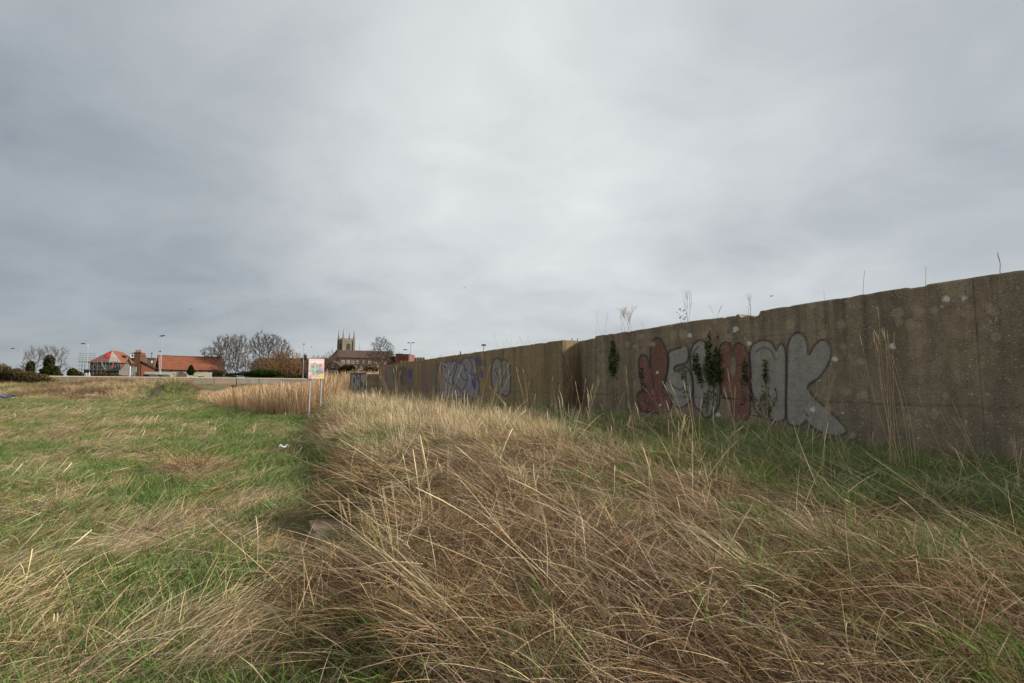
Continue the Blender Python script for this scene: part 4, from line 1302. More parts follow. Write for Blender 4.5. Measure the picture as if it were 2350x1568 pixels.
# ------------------------------------------------------------------ street things
def lamp(px, pytop, Y, kind, label, g=2.0, arm=1.6, head_px=None, rad=0.09):
    b = base(px, Y, g)
    h = zat(pytop, Y, g)
    o = empty('street_lamp', b, label=label, cat='street lamp', group='street lamps along the road')
    MB().tube([(0, 0, -.3), (0, 0, h * .2), (0, 0, h * .21), (0, 0, h - (.5 if kind == 'arm' else 0))], [rad * 1.5, rad * 1.4, rad, rad * .75], 8).build('pole', M['galv'], o)
    if kind == 'arm':
        s = -1
        MB().tube([(0, 0, h - .5), (s * .12, 0, h - .15), (s * .45, 0, h), (s * arm, 0, h + .12)], [rad * .75, rad * .7, rad * .6, rad * .5], 6).build('arm', M['galv'], o)
        hd = MB().box((s * (arm + .35), 0, h + .14), (.9, .34, .16), 0, .75).build('lamp_head', M['dark_steel'], o)
        MB().box((s * (arm + .35), 0, h + .04), (.6, .24, .04)).build('lens', M['glass'], hd)
    elif kind == 'twin':
        MB().tube([(-.4, 0, h + .02), (.4, 0, h + .02)], .035, 6).build('arm', M['galv'], o)
        for s in (-1, 1): MB().box((s * .42, 0, h + .06), (.5, .3, .14), 0, .7).build('lamp_head', M['dark_steel'], o)
    elif kind == 'flood':
        for s in (-1, 1): MB().box((s * .30, -.1, h + .06 + .05 * s), (.55, .4, .2), R(12 * s), .8).build('lamp_head', M['dark_steel'], o)
    else:
        MB().box((0, 0, h + .08), (.62, .4, .16), 0, .7).build('lamp_head', M['dark_steel'], o)
    return o


def car(px, Y, m, label, L=4.2, rz=R(-28)):
    b = base(px, Y, 2.05)
    c = empty('parked_car', b, rz=rz, label=label, cat='car', group='cars on the road behind the far flood wall')
    prof = [(-L / 2, .35), (-L / 2, .75), (-L / 2 + .25, .95), (-L * .30, 1.0), (-L * .16, 1.42), (L * .20, 1.46), (L * .36, 1.02), (L / 2 - .1, .85), (L / 2, .6), (L / 2, .35)]
    prof = smooth_poly(prof, True, 1)
    MB().prism(prof, -.85, .85).build('body', m, c)
    glass = [(-L * .27, 1.0), (-L * .155, 1.36), (L * .19, 1.40), (L * .325, 1.03)]
    for y in (-.875, .853): MB().prism(glass, y, y + .022).build('side_window', M['glass'], c)
    MB().slab([(L * .37, -.7, 1.06), (L * .37, .7, 1.06), (L * .215, .66, 1.45), (L * .215, -.66, 1.45)], .03).build('windscreen', M['glass'], c)
    for x in (-L * .31, L * .31):
        for y in (-.86, .86):
            w_ = MB().tube([(x, y - .1, .32), (x, y + .1, .32)], .32, 14).build('wheel', M['rubber'], c)
            MB().tube([(x, y - .112, .32), (x, y + .112, .32)], .19, 10).build('rim', M['galv'], w_)
    for y in (-.6, .6): MB().box((L / 2 - .02, y, .66), (.08, .35, .16)).build('headlight', M['white'], c)
    return c


def street():
    lamp(196.5, 790, 112, 'arm', 'slim street lamp with a curved arm in front of the scaffolded house', arm=.75, rad=.06)
    lamp(43, 801, 132, 'arm', 'faint street lamp with a long straight arm left of the ivy clad trees', arm=1.9, rad=.045)
    lamp(367, 771.5, 118, 'flood', 'tallest pale lamp post with paired floodlights before the barn', rad=.085)
    lamp(363.8, 807.5, 121, 'single', 'shorter lamp post with a single dark head touching the tallest one', rad=.07)
    lamp(694.5, 790.5, 140, 'single', 'lamp post with a small square head between the thicket and the pink sign', rad=.085)
    lamp(941.5, 787.5, 96, 'twin', 'lamp post with twin heads over the end of the graffiti wall', g=1.2, rad=.07)
    lamp(937.5, 804, 118, 'arm', 'thin curved-arm street lamp just behind the twin headed one', g=2.0, arm=.55, rad=.06)
    lamp(1110, 793.5, 62, 'single', 'small dark lamp showing above the wall over the purple dots', g=1.2, rad=.07)
    p = empty('bollard', base(1056.5, 55, 1.2), label='short dark pole poking above the silver graffiti', cat='pole')
    MB().tube([(0, 0, -.2), (0, 0, zat(808, 55, 1.2))], .09, 8).ball((0, 0, zat(808, 55, 1.2)), .10, 8).build('shaft', M['grey_steel'], p)

    car(343, 113, M['car_blue'], 'dark blue car whose bonnet shows behind the wall before the slated house')
    car(372, 117, M['car_blue'], 'dark blue car parked just past the paired lamp posts', L=4.5)
    car(544, 131, M['car_pale'], 'pale blue car whose roof shows behind the wall by the tall bare tree')

    # guard rail
    gr = empty('guard_rail', (*base(455, 127)[:2], 2.05), label='dark guard rail with a yellow lower edge along the road by the hedge', cat='guard rail')
    d = np.array([*base(650, 141)[:2]]) - np.array([*base(455, 127)[:2]])
    L = np.linalg.norm(d); gr.rotation_euler = (0, 0, math.atan2(d[1], d[0]))
    MB().span((0, -.05, 1.0), (L, .05, 1.22)).build('top_rail', M['dark_steel'], gr)
    MB().span((0, -.04, .72), (L, .04, .86)).build('lower_rail', M['yellow'], gr)
    for k in range(10): MB().span((k * L / 9 - .05, .06, -.2), (k * L / 9 + .05, .16, 1.3)).build('post', M['dark_steel'], gr)

    # signs beyond the field
    wp = empty('white_post', (*gpt(296.5, 878)[:2], hz1(*gpt(296.5, 878))), label='plain white post standing on the rough bank before the boarded shed', cat='post')
    yy = wp.location.y
    MB().bar((0, 0, -.3), (0, 0, zat(841, yy, wp.location.z)), .13, .13).bar((0, 0, zat(841, yy, wp.location.z) + .001), (0, 0, zat(840.3, yy, wp.location.z)), .17, .17).build('shaft', M['white'], wp)
    b = base(300.5, 108)
    s = empty('notice_board', b, label='blank pale notice board with a greenish right edge before the boarded shed', cat='sign')
    w_ = px2m(16.5, 108)
    MB().span((-w_ / 2, -.04, zat(855, 108)), (w_ / 2, .04, zat(842.5, 108))).build('panel', M['white'], s)
    MB().span((w_ / 2 + .002, -.045, zat(855, 108)), (w_ / 2 + .18, .045, zat(842.5, 108))).build('edge_strip', plain('lime edge', (.45, .62, .25)), s)
    for k in (-.4, .4): MB().span((k * w_ - .05, .045, -.3), (k * w_ + .05, .14, zat(844, 108))).build('post', M['galv'], s)
    b = base(196.5, 104)
    s = empty('green_road_sign', b, label='back of a dark green road sign on white legs beside the scaffold', cat='sign')
    w_ = px2m(12, 104)
    MB().prism([(-w_ / 2, zat(856, 104)), (w_ / 2, zat(856, 104)), (w_ / 2, zat(849.5, 104)), (0, zat(847.8, 104)), (-w_ / 2, zat(849.5, 104))], -.04, .04).build('panel', M['green_sign'], s)
    for k in (-.35, .2): MB().span((k * w_ - .07, .045, -.3), (k * w_ + .07, .18, zat(852, 104))).build('leg', M['white'], s)
    MB().bar((w_ * .45, .12, zat(855, 104)), (w_ * .85, .12, -.2), .12).build('stay', M['white'], s)

    # things in and by the creek
    x, y = gpt(521.5, 906); y = 62.0; x = at(521.5, 900, y)[0]
    p = empty('mooring_pile', (x, y, -.5), label='thick pale rounded pile standing among the reeds at the creek edge', cat='pile')
    MB().tube([(0, 0, -.3), (0, 0, zat(898, y, -.5)), (0, 0, zat(896.5, y, -.5))], [.30, .28, .2], 12).build('shaft', M['concrete_pale'], p)
    MB().tube([(-.36, .1, -.3), (-.34, .1, zat(897.5, y, -.5))], .14, 8).build('fender', M['timber'], p)
    y = 78.0
    p = empty('timber_dolphin', (at(536.5, 888, y)[0], y, hz1(at(536.5, 888, y)[0], y)), label='dark square timber frame on the creek bank under the wall', cat='timber dolphin')
    g0 = p.location.z
    for dx in (-.27, .27): MB().bar((dx, 0, -.4), (dx, 0, zat(885, y, g0)), .14).build('post', M['timber'], p)
    for zz in (zat(886, y, g0), zat(889.5, y, g0)): MB().span((-.34, -.10, zz - .08), (.34, -.073, zz + .1)).build('crossbeam', M['timber'], p)
    p = empty('gauge_pole', (at(542.5, 885, 79)[0], 79, 0.3), label='thin dark gauge pole against the far wall beside the timber frame', cat='pole')
    MB().bar((0, 0, -.5), (0, 0, zat(869.5, 79, .3)), .10, .08).build('shaft', M['timber'], p)
    rng = random.Random(3)
    for i, (px, lab) in enumerate(((552, 'leaning rotten timber stump nearest the pale pile'), (563, 'middle rotten timber stump in the reeds'), (574, 'short rotten timber stump farthest along the reeds'))):
        y = 60.0; p = empty('timber_stump', (at(px, 895, y)[0], y, -.5), label=lab, cat='stump')
        MB().bar((0, 0, -.2), (rng.uniform(-.2, .2), 0, zat(895.5 - i * .6, y, -.5)), .24, .2).build('shaft', M['timber'], p)
    y = 77.0
    x = at(354, 878, y)[0]
    p = empty('brick_culvert', (x, y, hz1(x, y) - .3), label='small pinkish brick culvert head with a dark opening under the far wall', cat='culvert')
    w_ = px2m(14.5, y); g0 = p.location.z; zt = zat(870, y, g0); zb = zat(881, y, g0)
    MB().span((-w_ / 2, 0, -.3), (-w_ / 2 + .22, .5, zt)).span((w_ / 2 - .3, 0, -.3), (w_ / 2, .5, zt - .05)).span((-w_ / 2 + .22, 0, zt - .16), (w_ / 2 - .3, .5, zt)).build('brickwork', M['pink_brick'], p)
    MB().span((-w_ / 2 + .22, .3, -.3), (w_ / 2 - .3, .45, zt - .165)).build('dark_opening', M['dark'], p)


def field_sign():
    Y = 21.2
    xl, xr = at(711, 963, Y)[0], at(735.5, 957, Y + .5)[0]
    zt, zb = at(725, 823.5, Y)[2], at(725, 869.5, Y)[2]
    x0, x1 = at(708.5, 846, Y)[0], at(742.5, 846, Y)[0]
    xm = (x0 + x1) / 2
    g = hz1(xm, Y)
    s = empty('warning_sign', (xm, Y, g), rz=R(32), label='tall two post sign with a pink panel covered in colourful graffiti scrawl', cat='sign')
    w_ = (x1 - x0) * 1.0
    h0, h1 = zb - g, zt - g
    nx, nz = 110, 150
    X, Z = np.meshgrid(np.linspace(0, 1, nx), np.linspace(0, 1, nz)); X, Z = X.ravel(), Z.ravel()
    P = Paint(X * 100, (1 - Z) * 145)
    pk = (0.80, 0.58, 0.59)
    P.fill([(-9, -9), (109, -9), (109, 154), (-9, 154)], pk, 1.0)
    def L(pts, w, c, a=1.0): P.line([(x, y) for x, y in pts], w, c, a, 0, .8)
    WHT, BLK = (.85, .83, .83), (.02, .02, .025)
    rng = random.Random(12)
    P.fill(ell((55, 88), 38, 30, -10), (.26, .60, .43), .75, 0, 8)
    P.fill(ell((25, 62), 14, 20, 20), (.25, .52, .30), .7, 0, 6)
    P.fill(ell((76, 98), 22, 18), (.20, .16, .34), .8, 0, 6)
    P.fill(ell((80, 76), 16, 16), (.46, .33, .55), .7, 0, 6)
    P.fill(ell((82, 126), 17, 16), (.72, .62, .10), .9, 0, 4)
    P.fill(ell((45, 124), 28, 12), (.58, .50, .20), .75, 0, 6)
    P.fill(ell((12, 134), 12, 10), (.62, .22, .36), .8, 0, 5)
    for c in ((52, 50), (74, 48)): P.fill(ell(c, 7, 8), (.62, .13, .06), .85, 0, 3)
    # DANGER in white capitals along the top
    y0, y1 = 16, 34
    ym = (y0 + y1) / 2
    gl = {'D': [[(0, 0), (0, 1), (.6, .8), (.8, .5), (.6, .2), (0, 0)]], 'A': [[(0, 1), (.4, 0), (.8, 1)], [(.2, .62), (.6, .62)]], 'N': [[(0, 1), (0, 0), (.75, 1), (.75, 0)]],
          'G': [[(.8, .2), (.5, 0), (.15, .15), (0, .5), (.15, .85), (.5, 1), (.8, .8), (.8, .55), (.5, .55)]], 'E': [[(.75, 0), (0, 0), (0, 1), (.75, 1)], [(0, .5), (.6, .5)]], 'R': [[(0, 1), (0, 0), (.6, .05), (.75, .25), (.6, .48), (0, .5)], [(.35, .5), (.8, 1)]]}
    for i, ch in enumerate('DANGER'):
        for st in gl[ch]: L([(8 + i * 14.6 + x * 12.5, y0 + y * (y1 - y0)) for x, y in st], 1.9, WHT)
    P.fill([(50, 6), (55, 4), (58, 32), (52, 30)], WHT, .95, 0, 1)
    # scrawl
    for k in range(46):
        x, y = rng.uniform(8, 92), rng.uniform(38, 128)
        pts = [(x, y)]
        a = rng.uniform(0, 6.28)
        for _ in range(rng.randint(3, 6)):
            a += rng.uniform(-1.5, 1.5); q = rng.uniform(4, 10)
            pts.append((min(97, max(3, pts[-1][0] + q * math.cos(a))), min(140, max(36, pts[-1][1] + q * math.sin(a)))))
        col = BLK if k % 2 else [(.10, .42, .36), (.10, .30, .20), (.36, .20, .44), (.16, .13, .30), (.66, .56, .10)][k // 2 % 5]
        if y > 104 and x > 55: col = (.75, .66, .12) if k % 3 else (.20, .16, .06)
        L(smooth_poly(pts, False), rng.uniform(.5, 1.1), col, .85)
    for st in (((6, 92), (20, 84), (30, 78), (24, 90)), ((10, 56), (20, 50), (30, 66), (36, 60)), ((22, 42), (34, 30), (30, 44), (44, 26)), ((36, 44), (46, 30), (48, 42)), ((60, 44), (66, 34), (74, 46)), ((78, 40), (86, 30), (84, 50)), ((92, 44), (90, 62), (96, 68)), ((18, 66), (34, 56), (26, 70), (38, 66))):
        L(smooth_poly(st, False), 1.0, BLK, .9)
    t = NT('graffitied sign face'); a = t.n('Attribute', attribute_name='paint')
    mm = t.bsdf(t.mix(t.ramp(t.noise(t.obj(), 30, 4), (.35, 0.0), (.7, .25)), a.outputs['Color'], (.55, .45, .42)), .55, None, 0, 0, 0, .4)
    V = np.stack([(X - .5) * w_, 0 * X - .055, h0 + Z * (h1 - h0)], 1)
    k = (np.arange(nz - 1)[:, None] * nx + np.arange(nx - 1)[None, :]).ravel()
    pl = MB().span((-w_ / 2, -.053, h0), (w_ / 2, -.028, h1)).build('panel', M['galv'], s)
    np_mesh('graffiti', V, np.stack([k, k + 1, k + 1 + nx, k + nx], 1), mm, pl, False, np.concatenate([P.c, P.a[:, None]], 1))
    MB().span((-w_ / 2 - .03, .16, h0 - .01), (w_ / 2 - .03, .185, h1 + .01)).build('back_panel', M['grey_steel'], s)
    MB().span((-w_ / 2 + .015, -.026, h0 + .02), (-w_ / 2 + .03, .158, h1 - .02)).build('side_plate', M['dark_steel'], s)
    for k in (-.36, .36):
        MB().tube([(k * w_, .04, -.4), (k * w_, .04, h1 - .06)], .030, 10).build('post', M['galv'], s)


town()
church()
street()
field_sign()
# ------------------------------------------------------------------ trees and bushes
def seg_mesh(segs, n=3):
    """tapered n-sided tubes from (k, 8) rows: p0 p1 r0 r1"""
    S = np.asarray(segs, float)
    p0, p1, r0, r1 = S[:, 0:3], S[:, 3:6], S[:, 6], S[:, 7]
    d = p1 - p0; d /= np.linalg.norm(d, axis=1, keepdims=True) + 1e-9
    ref = np.where(np.abs(d[:, 2:3]) < .9, np.array([[0, 0, 1.0]]), np.array([[1.0, 0, 0]]))
    a = np.cross(d, ref); a /= np.linalg.norm(a, axis=1, keepdims=True) + 1e-9
    b = np.cross(d, a)
    V = []
    for p, r in ((p0, r0), (p1, r1)):
        for k in range(n):
            t = 2 * math.pi * k / n
            V.append(p + (a * math.cos(t) + b * math.sin(t)) * r[:, None])
    V = np.stack(V, 1).reshape(-1, 3)
    m = 2 * n
    base_ = np.arange(len(S))[:, None] * m
    F = np.concatenate([np.concatenate([base_ + k, base_ + (k + 1) % n, base_ + n + (k + 1) % n, base_ + n + k], 1) for k in range(n)])
    return V, F


def leaf_mesh(cents, size, rng, c0, c1, up=0.3):
    """small leaf quads around the given points"""
    n = len(cents)
    a = rng.normal(size=(n, 3)); a /= np.linalg.norm(a, axis=1, keepdims=True)
    b = np.cross(a, rng.normal(size=(n, 3)) + np.array([0, 0, up])); b /= np.linalg.norm(b, axis=1, keepdims=True) + 1e-9
    s = size * rng.uniform(.6, 1.35, (n, 1))
    V = np.stack([cents - a * s, cents + b * s * .55, cents + a * s, cents - b * s * .55], 1).reshape(-1, 3)
    F = np.arange(n * 4).reshape(n, 4)
    k = rng.random((n, 1))
    col = np.array(c0)[None] * (1 - k) + np.array(c1)[None] * k
    col = np.concatenate([col * rng.uniform(.75, 1.2, (n, 1)), np.ones((n, 1))], 1)
    return V, F, np.repeat(col, 4, 0)


def grow(h, seed, levels=6, trunk=0.25, spread=0.55, r0=0.3, up=0.25, droop=0.0, kids=(2, 3), ratio=(.68, .84), stems=1, minr=.02):
    """limbs of a bare tree as two lists of segments: stout ones and the rest"""
    rng = random.Random(seed)
    stout, fine = [], []
    def limb(p, d, L, r, lvl):
        n = 3 if lvl < 3 else 2
        q = p
        for i in range(n):
            d2 = (d + Vector((rng.uniform(-1, 1), rng.uniform(-1, 1), rng.uniform(-.6, 1))) * (.10 + .04 * lvl) + Vector((0, 0, up * .25 - droop * lvl * .12))).normalized()
            e = q + d2 * (L / n)
            ra, rb = r * (1 - .30 * i / n), r * (1 - .30 * (i + 1) / n)
            (stout if lvl <= 1 else fine).append((*q, *e, max(ra, minr), max(rb, minr)))
            q, d = e, d2
            if lvl >= 1 and lvl < levels and rng.random() < .55:
                ax = Vector((rng.uniform(-1, 1), rng.uniform(-1, 1), rng.uniform(-.3, .6)))
                limb(q, (d + ax * spread * 1.2).normalized(), L * rng.uniform(.45, .65), r * .42, lvl + 1)
        if lvl < levels:
            for k in range(rng.randint(*kids)):
                ax = Vector((rng.uniform(-1, 1), rng.uniform(-1, 1), rng.uniform(-.4, .5)))
                ax = ax - d * ax.dot(d)
                limb(q, (d + ax.normalized() * spread * rng.uniform(.55, 1.2) + Vector((0, 0, up * .3))).normalized(), L * rng.uniform(*ratio), r * rng.uniform(.55, .72), lvl + 1)
    for s in range(stems):
        d = Vector((0, 0, 1)) if stems == 1 else Vector((rng.uniform(-.5, .5), rng.uniform(-.4, .4), 1)).normalized()
        limb(Vector((rng.uniform(-.3, .3) * (stems > 1) * min(1, h / 4), 0, -min(.3, .06 * h))), d, h * trunk, r0 / (stems ** .4), 0)
    # bring to the wanted height
    top = max(max(s[2], s[5]) for s in stout + fine)
    k = h / top
    f = lambda L: [tuple(v * k for v in s[:6]) + s[6:] for s in L]
    return f(stout), f(fine)


def colonise(att, roots, step, kill, reach, seed, iters=140):
    """limbs grown towards the points 'att' from the chains 'roots' (lists of points); returns nodes and parents"""
    rng = np.random.default_rng(seed)
    P, par = [], []
    for ch in roots:
        prev = -1
        for p in ch:
            P.append(np.array(p, float)); par.append(prev); prev = len(P) - 1
    att = np.array(att, float)
    N = np.array(P)
    D = np.linalg.norm(att[:, None] - N[None], axis=2)
    near, nd = D.argmin(1), D.min(1)
    for it in range(iters):
        act = nd < (reach if it > 6 else 1e9)
        if not act.any(): break
        nodes = np.unique(near[act])
        new, pr = [], []
        for k in nodes:
            v = att[act & (near == k)] - P[k]
            v = (v / (np.linalg.norm(v, axis=1, keepdims=True) + 1e-9)).mean(0) + rng.normal(0, .16, 3) + np.array([0, 0, .06])
            v = v / (np.linalg.norm(v) + 1e-9)
            new.append(P[k] + v * step); pr.append(k)
        b0 = len(P)
        P += new; par += pr
        Q = np.array(new)
        D = np.linalg.norm(att[:, None] - Q[None], axis=2)
        m, md = D.argmin(1), D.min(1)
        up = md < nd
        near = np.where(up, m + b0, near); nd = np.where(up, md, nd)
        live = nd > kill
        att, near, nd = att[live], near[live], nd[live]
        if len(att) == 0 or len(P) > 9000: break
    return np.array(P), np.array(par)


def tree(name, px, Y, label, lobes, seed, roots=((0, 0),), fork=.25, cat='tree', mats=('bark', 'twig'), g=2.0, group=None, leaves=None, n=900, r_tip=.022, r_max=.35, twigs=2, twig_len=.85, droop=0.0, step=.42, kill=1.9, gamma=2.05):
    """a bare tree. lobes: frame px, py centre, half width, half height in px, weight - the outline its twigs fill"""
    rng = np.random.default_rng(seed)
    loc = base(px, Y, g)
    o = empty(name, loc, label=label, cat=cat, group=group)
    C = []
    tot = sum(l[4] for l in lobes)
    for lx, ly, rw, rh, wgt in lobes:
        k = int(n * wgt / tot)
        u = rng.normal(size=(k, 3)); u /= np.linalg.norm(u, axis=1, keepdims=True); lump = 1 + 1.1 * (fbm(u[:, 0] * 2.2 + lx, (u[:, 2] + u[:, 1] * .7) * 2.2 + ly, seed, 3)[:, None] - .5); u *= rng.random((k, 1)) ** .36 * lump
        C.append(np.array([px2m(lx - px, Y), 0, zat(ly, Y, g)]) + u * np.array([px2m(rw, Y), px2m(rw, Y) * .8, px2m(rh, Y)]))
    C = np.concatenate(C)
    C = C[C[:, 2] > .25]
    top = C[:, 2].max()
    chains = []
    for rx, lean in roots:
        b = np.array([px2m(rx, Y), rng.uniform(-.2, .2) * (len(roots) > 1), -.3])
        e = np.array([px2m(rx + lean, Y), rng.uniform(-.4, .4) * (len(roots) > 1), top * fork])
        m = max(2, int(np.linalg.norm(e - b) / step))
        chains.append([b + (e - b) * i / m + (rng.normal(0, .04, 3) if 0 < i else 0) for i in range(m + 1)])
    P, par = colonise(C, chains, step, step * kill, max(2.2, top * .35), seed)
    # pipe model: thickness from the twigs carried
    k = len(P)
    load = np.zeros(k); kids = np.zeros(k, int)
    for i in range(k):
        if par[i] >= 0: kids[par[i]] += 1
    load[kids == 0] = 1
    for i in range(k - 1, -1, -1):
        if par[i] >= 0: load[par[i]] += load[i]
    r = r_tip * np.maximum(load, 1) ** (1 / gamma)
    r = np.minimum(r, r_max)
    idx = np.nonzero(par >= 0)[0]
    S = np.concatenate([P[par[idx]], P[idx], r[par[idx]][:, None], r[idx][:, None]], 1)
    S[:, 6] = np.minimum(S[:, 6], S[:, 7] * 1.35)
    stout = r[idx] > r_max * .55
    fine = [S[~stout]]
    tips = np.nonzero((kids <= 1) & (np.arange(k) > len(sum(chains, []))))[0]
    for _ in range(twigs):
        a = P[tips]; d = P[tips] - P[np.maximum(par[tips], 0)]
        d = d / (np.linalg.norm(d, axis=1, keepdims=True) + 1e-9) + rng.normal(0, .42, (len(tips), 3)) + np.array([0, 0, .30 - droop])
        d /= np.linalg.norm(d, axis=1, keepdims=True)
        L = twig_len * rng.uniform(.5, 1.3, (len(tips), 1))
        m = a + d * L * .5
        e = m + (d + rng.normal(0, .3, d.shape) + np.array([0, 0, .15 - droop])) * L * .5
        rr = np.full((len(tips), 1), r_tip)
        fine += [np.concatenate([a, m, rr * .9, rr * .75], 1), np.concatenate([m, e, rr * .75, rr * .45], 1)]
    if stout.any():
        V, F = seg_mesh(S[stout], 7); np_mesh('trunk', V, F, M[mats[0]], o, True)
    V, F = seg_mesh(np.concatenate(fine), 3); np_mesh('crown', V, F, M[mats[1]], o)
    if leaves:
        C = []
        for cx, cy, cz, rx, rz_, nn in leaves:
            u = rng.normal(size=(nn, 3)); u /= np.linalg.norm(u, axis=1, keepdims=True)
            u *= rng.random((nn, 1)) ** .4
            C.append(np.array([cx, cy, cz]) + u * np.array([rx, rx, rz_]) * (1 + .9 * (fbm(u[:, 0] * 3 + cx, u[:, 2] * 3, 5)[:, None] - .5)))
        V, F, c = leaf_mesh(np.concatenate(C), .26, rng, (.020, .035, .012), (.060, .085, .024))
        np_mesh('ivy', V, F, M['leaf'], o, False, c)
    return o


def bush(name, px, Y, label, lobes, c0, c1, cat='bush', g=2.0, size=.22, seed=1, twigs=0, group=None, twig='twig', hug=False):
    """lobes: frame px, py centre, half width px, half height px, leaves"""
    rng = np.random.default_rng(seed)
    o = empty(name, base(px, Y, g), label=label, cat=cat, group=group)
    C = []
    for lx, ly, rw, rh, n in lobes:
        c = np.array([px2m(lx - px, Y), 0, zat(ly, Y, g)])
        u = rng.normal(size=(n, 3)); u /= np.linalg.norm(u, axis=1, keepdims=True); u *= rng.random((n, 1)) ** .33
        lump = 1 + .7 * (fbm(u[:, 0] * 4 + lx, u[:, 2] * 4 + ly, seed, 3)[:, None] - .5)
        C.append(c + u * lump * np.array([px2m(rw, Y), px2m(rw, Y) * .6, px2m(rh, Y)]))
    C = np.concatenate(C); C[:, 2] = np.maximum(C[:, 2], -.1)
    V, F, c = leaf_mesh(C, size, rng, c0, c1)
    np_mesh('foliage', V, F, M['leaf'], o, False, c)
    if twigs:
        idx = rng.choice(len(C), twigs)
        segs = []
        for i in idx:
            e = C[i] * np.array([1.0, 1.0, 1.0]) + rng.normal(size=3) * np.array([.2, .2, .25])
            b = np.array([C[i][0] * .85, C[i][1] * .6, max(-.2, C[i][2] - rng.uniform(.6, 2.0))])
            mid = (b + e) / 2 + rng.normal(size=3) * .12
            segs += [(*b, *mid, .022, .016), (*mid, *e, .016, .010)]
        V, F = seg_mesh(segs, 3); np_mesh('stems', V, F, M[twig], o)
    return o


def plants():
    tree('bare_tree', 530, 142, 'broad bare tree with leaning trunks beside the orange barn roof', [(520, 800, 48, 34, 5), (545, 795, 24, 30, 2), (492, 815, 32, 22, 2), (552, 825, 22, 26, 2), (515, 838, 34, 14, 1)], 11, ((0, -16), (2, 12)), .26, n=2600, r_max=.30, r_tip=.019, twigs=9)
    tree('bare_tree', 606, 150, 'round headed bare tree with dark upright limbs behind the orange thicket', [(612, 796, 38, 32, 5), (600, 790, 26, 26, 2), (645, 808, 24, 28, 2), (590, 805, 18, 28, 1)], 23, ((0, -6), (4, 8), (10, 20)), .30, n=2600, r_max=.34, r_tip=.019, twigs=9, mats=('twig_dark', 'twig_dark'))
    tree('birch_tree', 872, 158, 'fine twigged dark birch with a drooping crown above the brick range', [(873, 792, 22, 22, 4), (862, 806, 16, 24, 2), (888, 808, 18, 22, 2), (875, 820, 28, 14, 2)], 31, ((0, 1),), .40, n=2000, r_max=.20, r_tip=.020, twigs=10, droop=.6, mats=('twig_dark', 'twig_dark'))
    tree('sapling', 886, 138, 'tall thin bare sapling standing right of the church tower', [(823, 815, 8, 26, 1)], 37, ((-63, 0),), .3, n=120, r_max=.10, r_tip=.018, twigs=2, mats=('twig', 'twig'))
    tree('bare_shrub', 545, 136, 'tangled grey bare shrub in front of the barn end', [(525, 842, 34, 18, 3), (560, 840, 26, 24, 3), (585, 835, 20, 22, 1)], 41, ((-20, -6), (-6, 4), (10, 6), (26, 4)), .10, cat='shrub', n=2000, r_max=.09, r_tip=.026, twigs=3, mats=('twig_grey', 'twig_grey'))
    tree('thicket', 655, 146, 'orange brown twiggy thicket below the round headed tree', [(645, 832, 38, 28, 4), (660, 822, 26, 22, 1), (680, 845, 20, 16, 1)], 43, ((-26, -2), (-12, 2), (2, 0), (14, 4), (26, 6)), .08, cat='thicket', n=2800, r_max=.09, r_tip=.032, twigs=4, mats=('twig_orange', 'twig_orange'))
    tree('thicket', 610, 141, 'low rusty thicket over the evergreen hedge', [(608, 840, 30, 20, 3), (590, 848, 26, 12, 1)], 47, ((-20, -2), (-8, 0), (6, 2), (18, 2)), .08, cat='thicket', n=1900, r_max=.08, r_tip=.030, twigs=4, mats=('twig_orange', 'twig_orange'))
    tree('thicket', 705, 150, 'brown thicket behind the lamp post and the pink sign', [(690, 844, 26, 20, 3), (725, 840, 24, 24, 3), (745, 838, 20, 22, 2)], 53, ((-22, -2), (-8, 0), (10, 2), (26, 2), (40, 2)), .08, cat='thicket', n=2400, r_max=.08, r_tip=.028, twigs=3, mats=('twig', 'twig_orange'))
    tree('scrub', 765, 140, 'bare brown scrub tree between the pink sign and the church', [(762, 838, 22, 26, 3), (750, 826, 14, 18, 1)], 59, ((-6, -2), (6, 2)), .2, cat='scrub', n=1100, r_max=.09, r_tip=.026, twigs=3, mats=('twig', 'twig'))
    tree('scrub', 840, 145, 'dense bare scrub in front of the brick range windows', [(832, 838, 26, 22, 3), (862, 836, 28, 24, 3), (845, 822, 20, 18, 1)], 61, ((-16, -2), (0, 0), (14, 2), (30, 4)), .10, cat='scrub', n=2200, r_max=.09, r_tip=.026, twigs=3, mats=('twig', 'twig'))
    tree('scrub', 890, 140, 'low bare scrub over the far end of the graffiti wall', [(885, 836, 22, 20, 3), (905, 838, 14, 16, 1)], 67, ((-10, -2), (2, 0), (12, 2)), .10, cat='scrub', n=700, r_max=.08, r_tip=.021, twigs=2, mats=('twig', 'twig'))
    tree('far_tree', 915, 240, 'small bare tree top behind the red brick block', [(917, 815, 11, 8, 1), (917, 830, 8, 12, 1)], 71, ((0, 0),), .4, n=400, r_max=.14, r_tip=.035, twigs=2, step=.6, mats=('twig_grey', 'twig_grey'))
    tree('bare_bush', 1000, 60, 'spray of bare twigs rising behind the wall at the faded mural', [(1000, 828, 20, 18, 3), (985, 836, 14, 12, 1)], 73, ((-6, -2), (0, 0), (6, 2)), .3, cat='bush', n=160, r_max=.03, r_tip=.008, twigs=2, step=.22, twig_len=.3, g=1.4, mats=('dry', 'vine'))
    tree('bare_bush', 1085, 62, 'small spray of bare twigs above the silver letters', [(1086, 812, 11, 12, 3)], 79, ((-3, -1), (3, 1)), .4, cat='bush', n=90, r_max=.03, r_tip=.008, twigs=2, step=.22, twig_len=.3, g=1.4, mats=('dry', 'vine'))
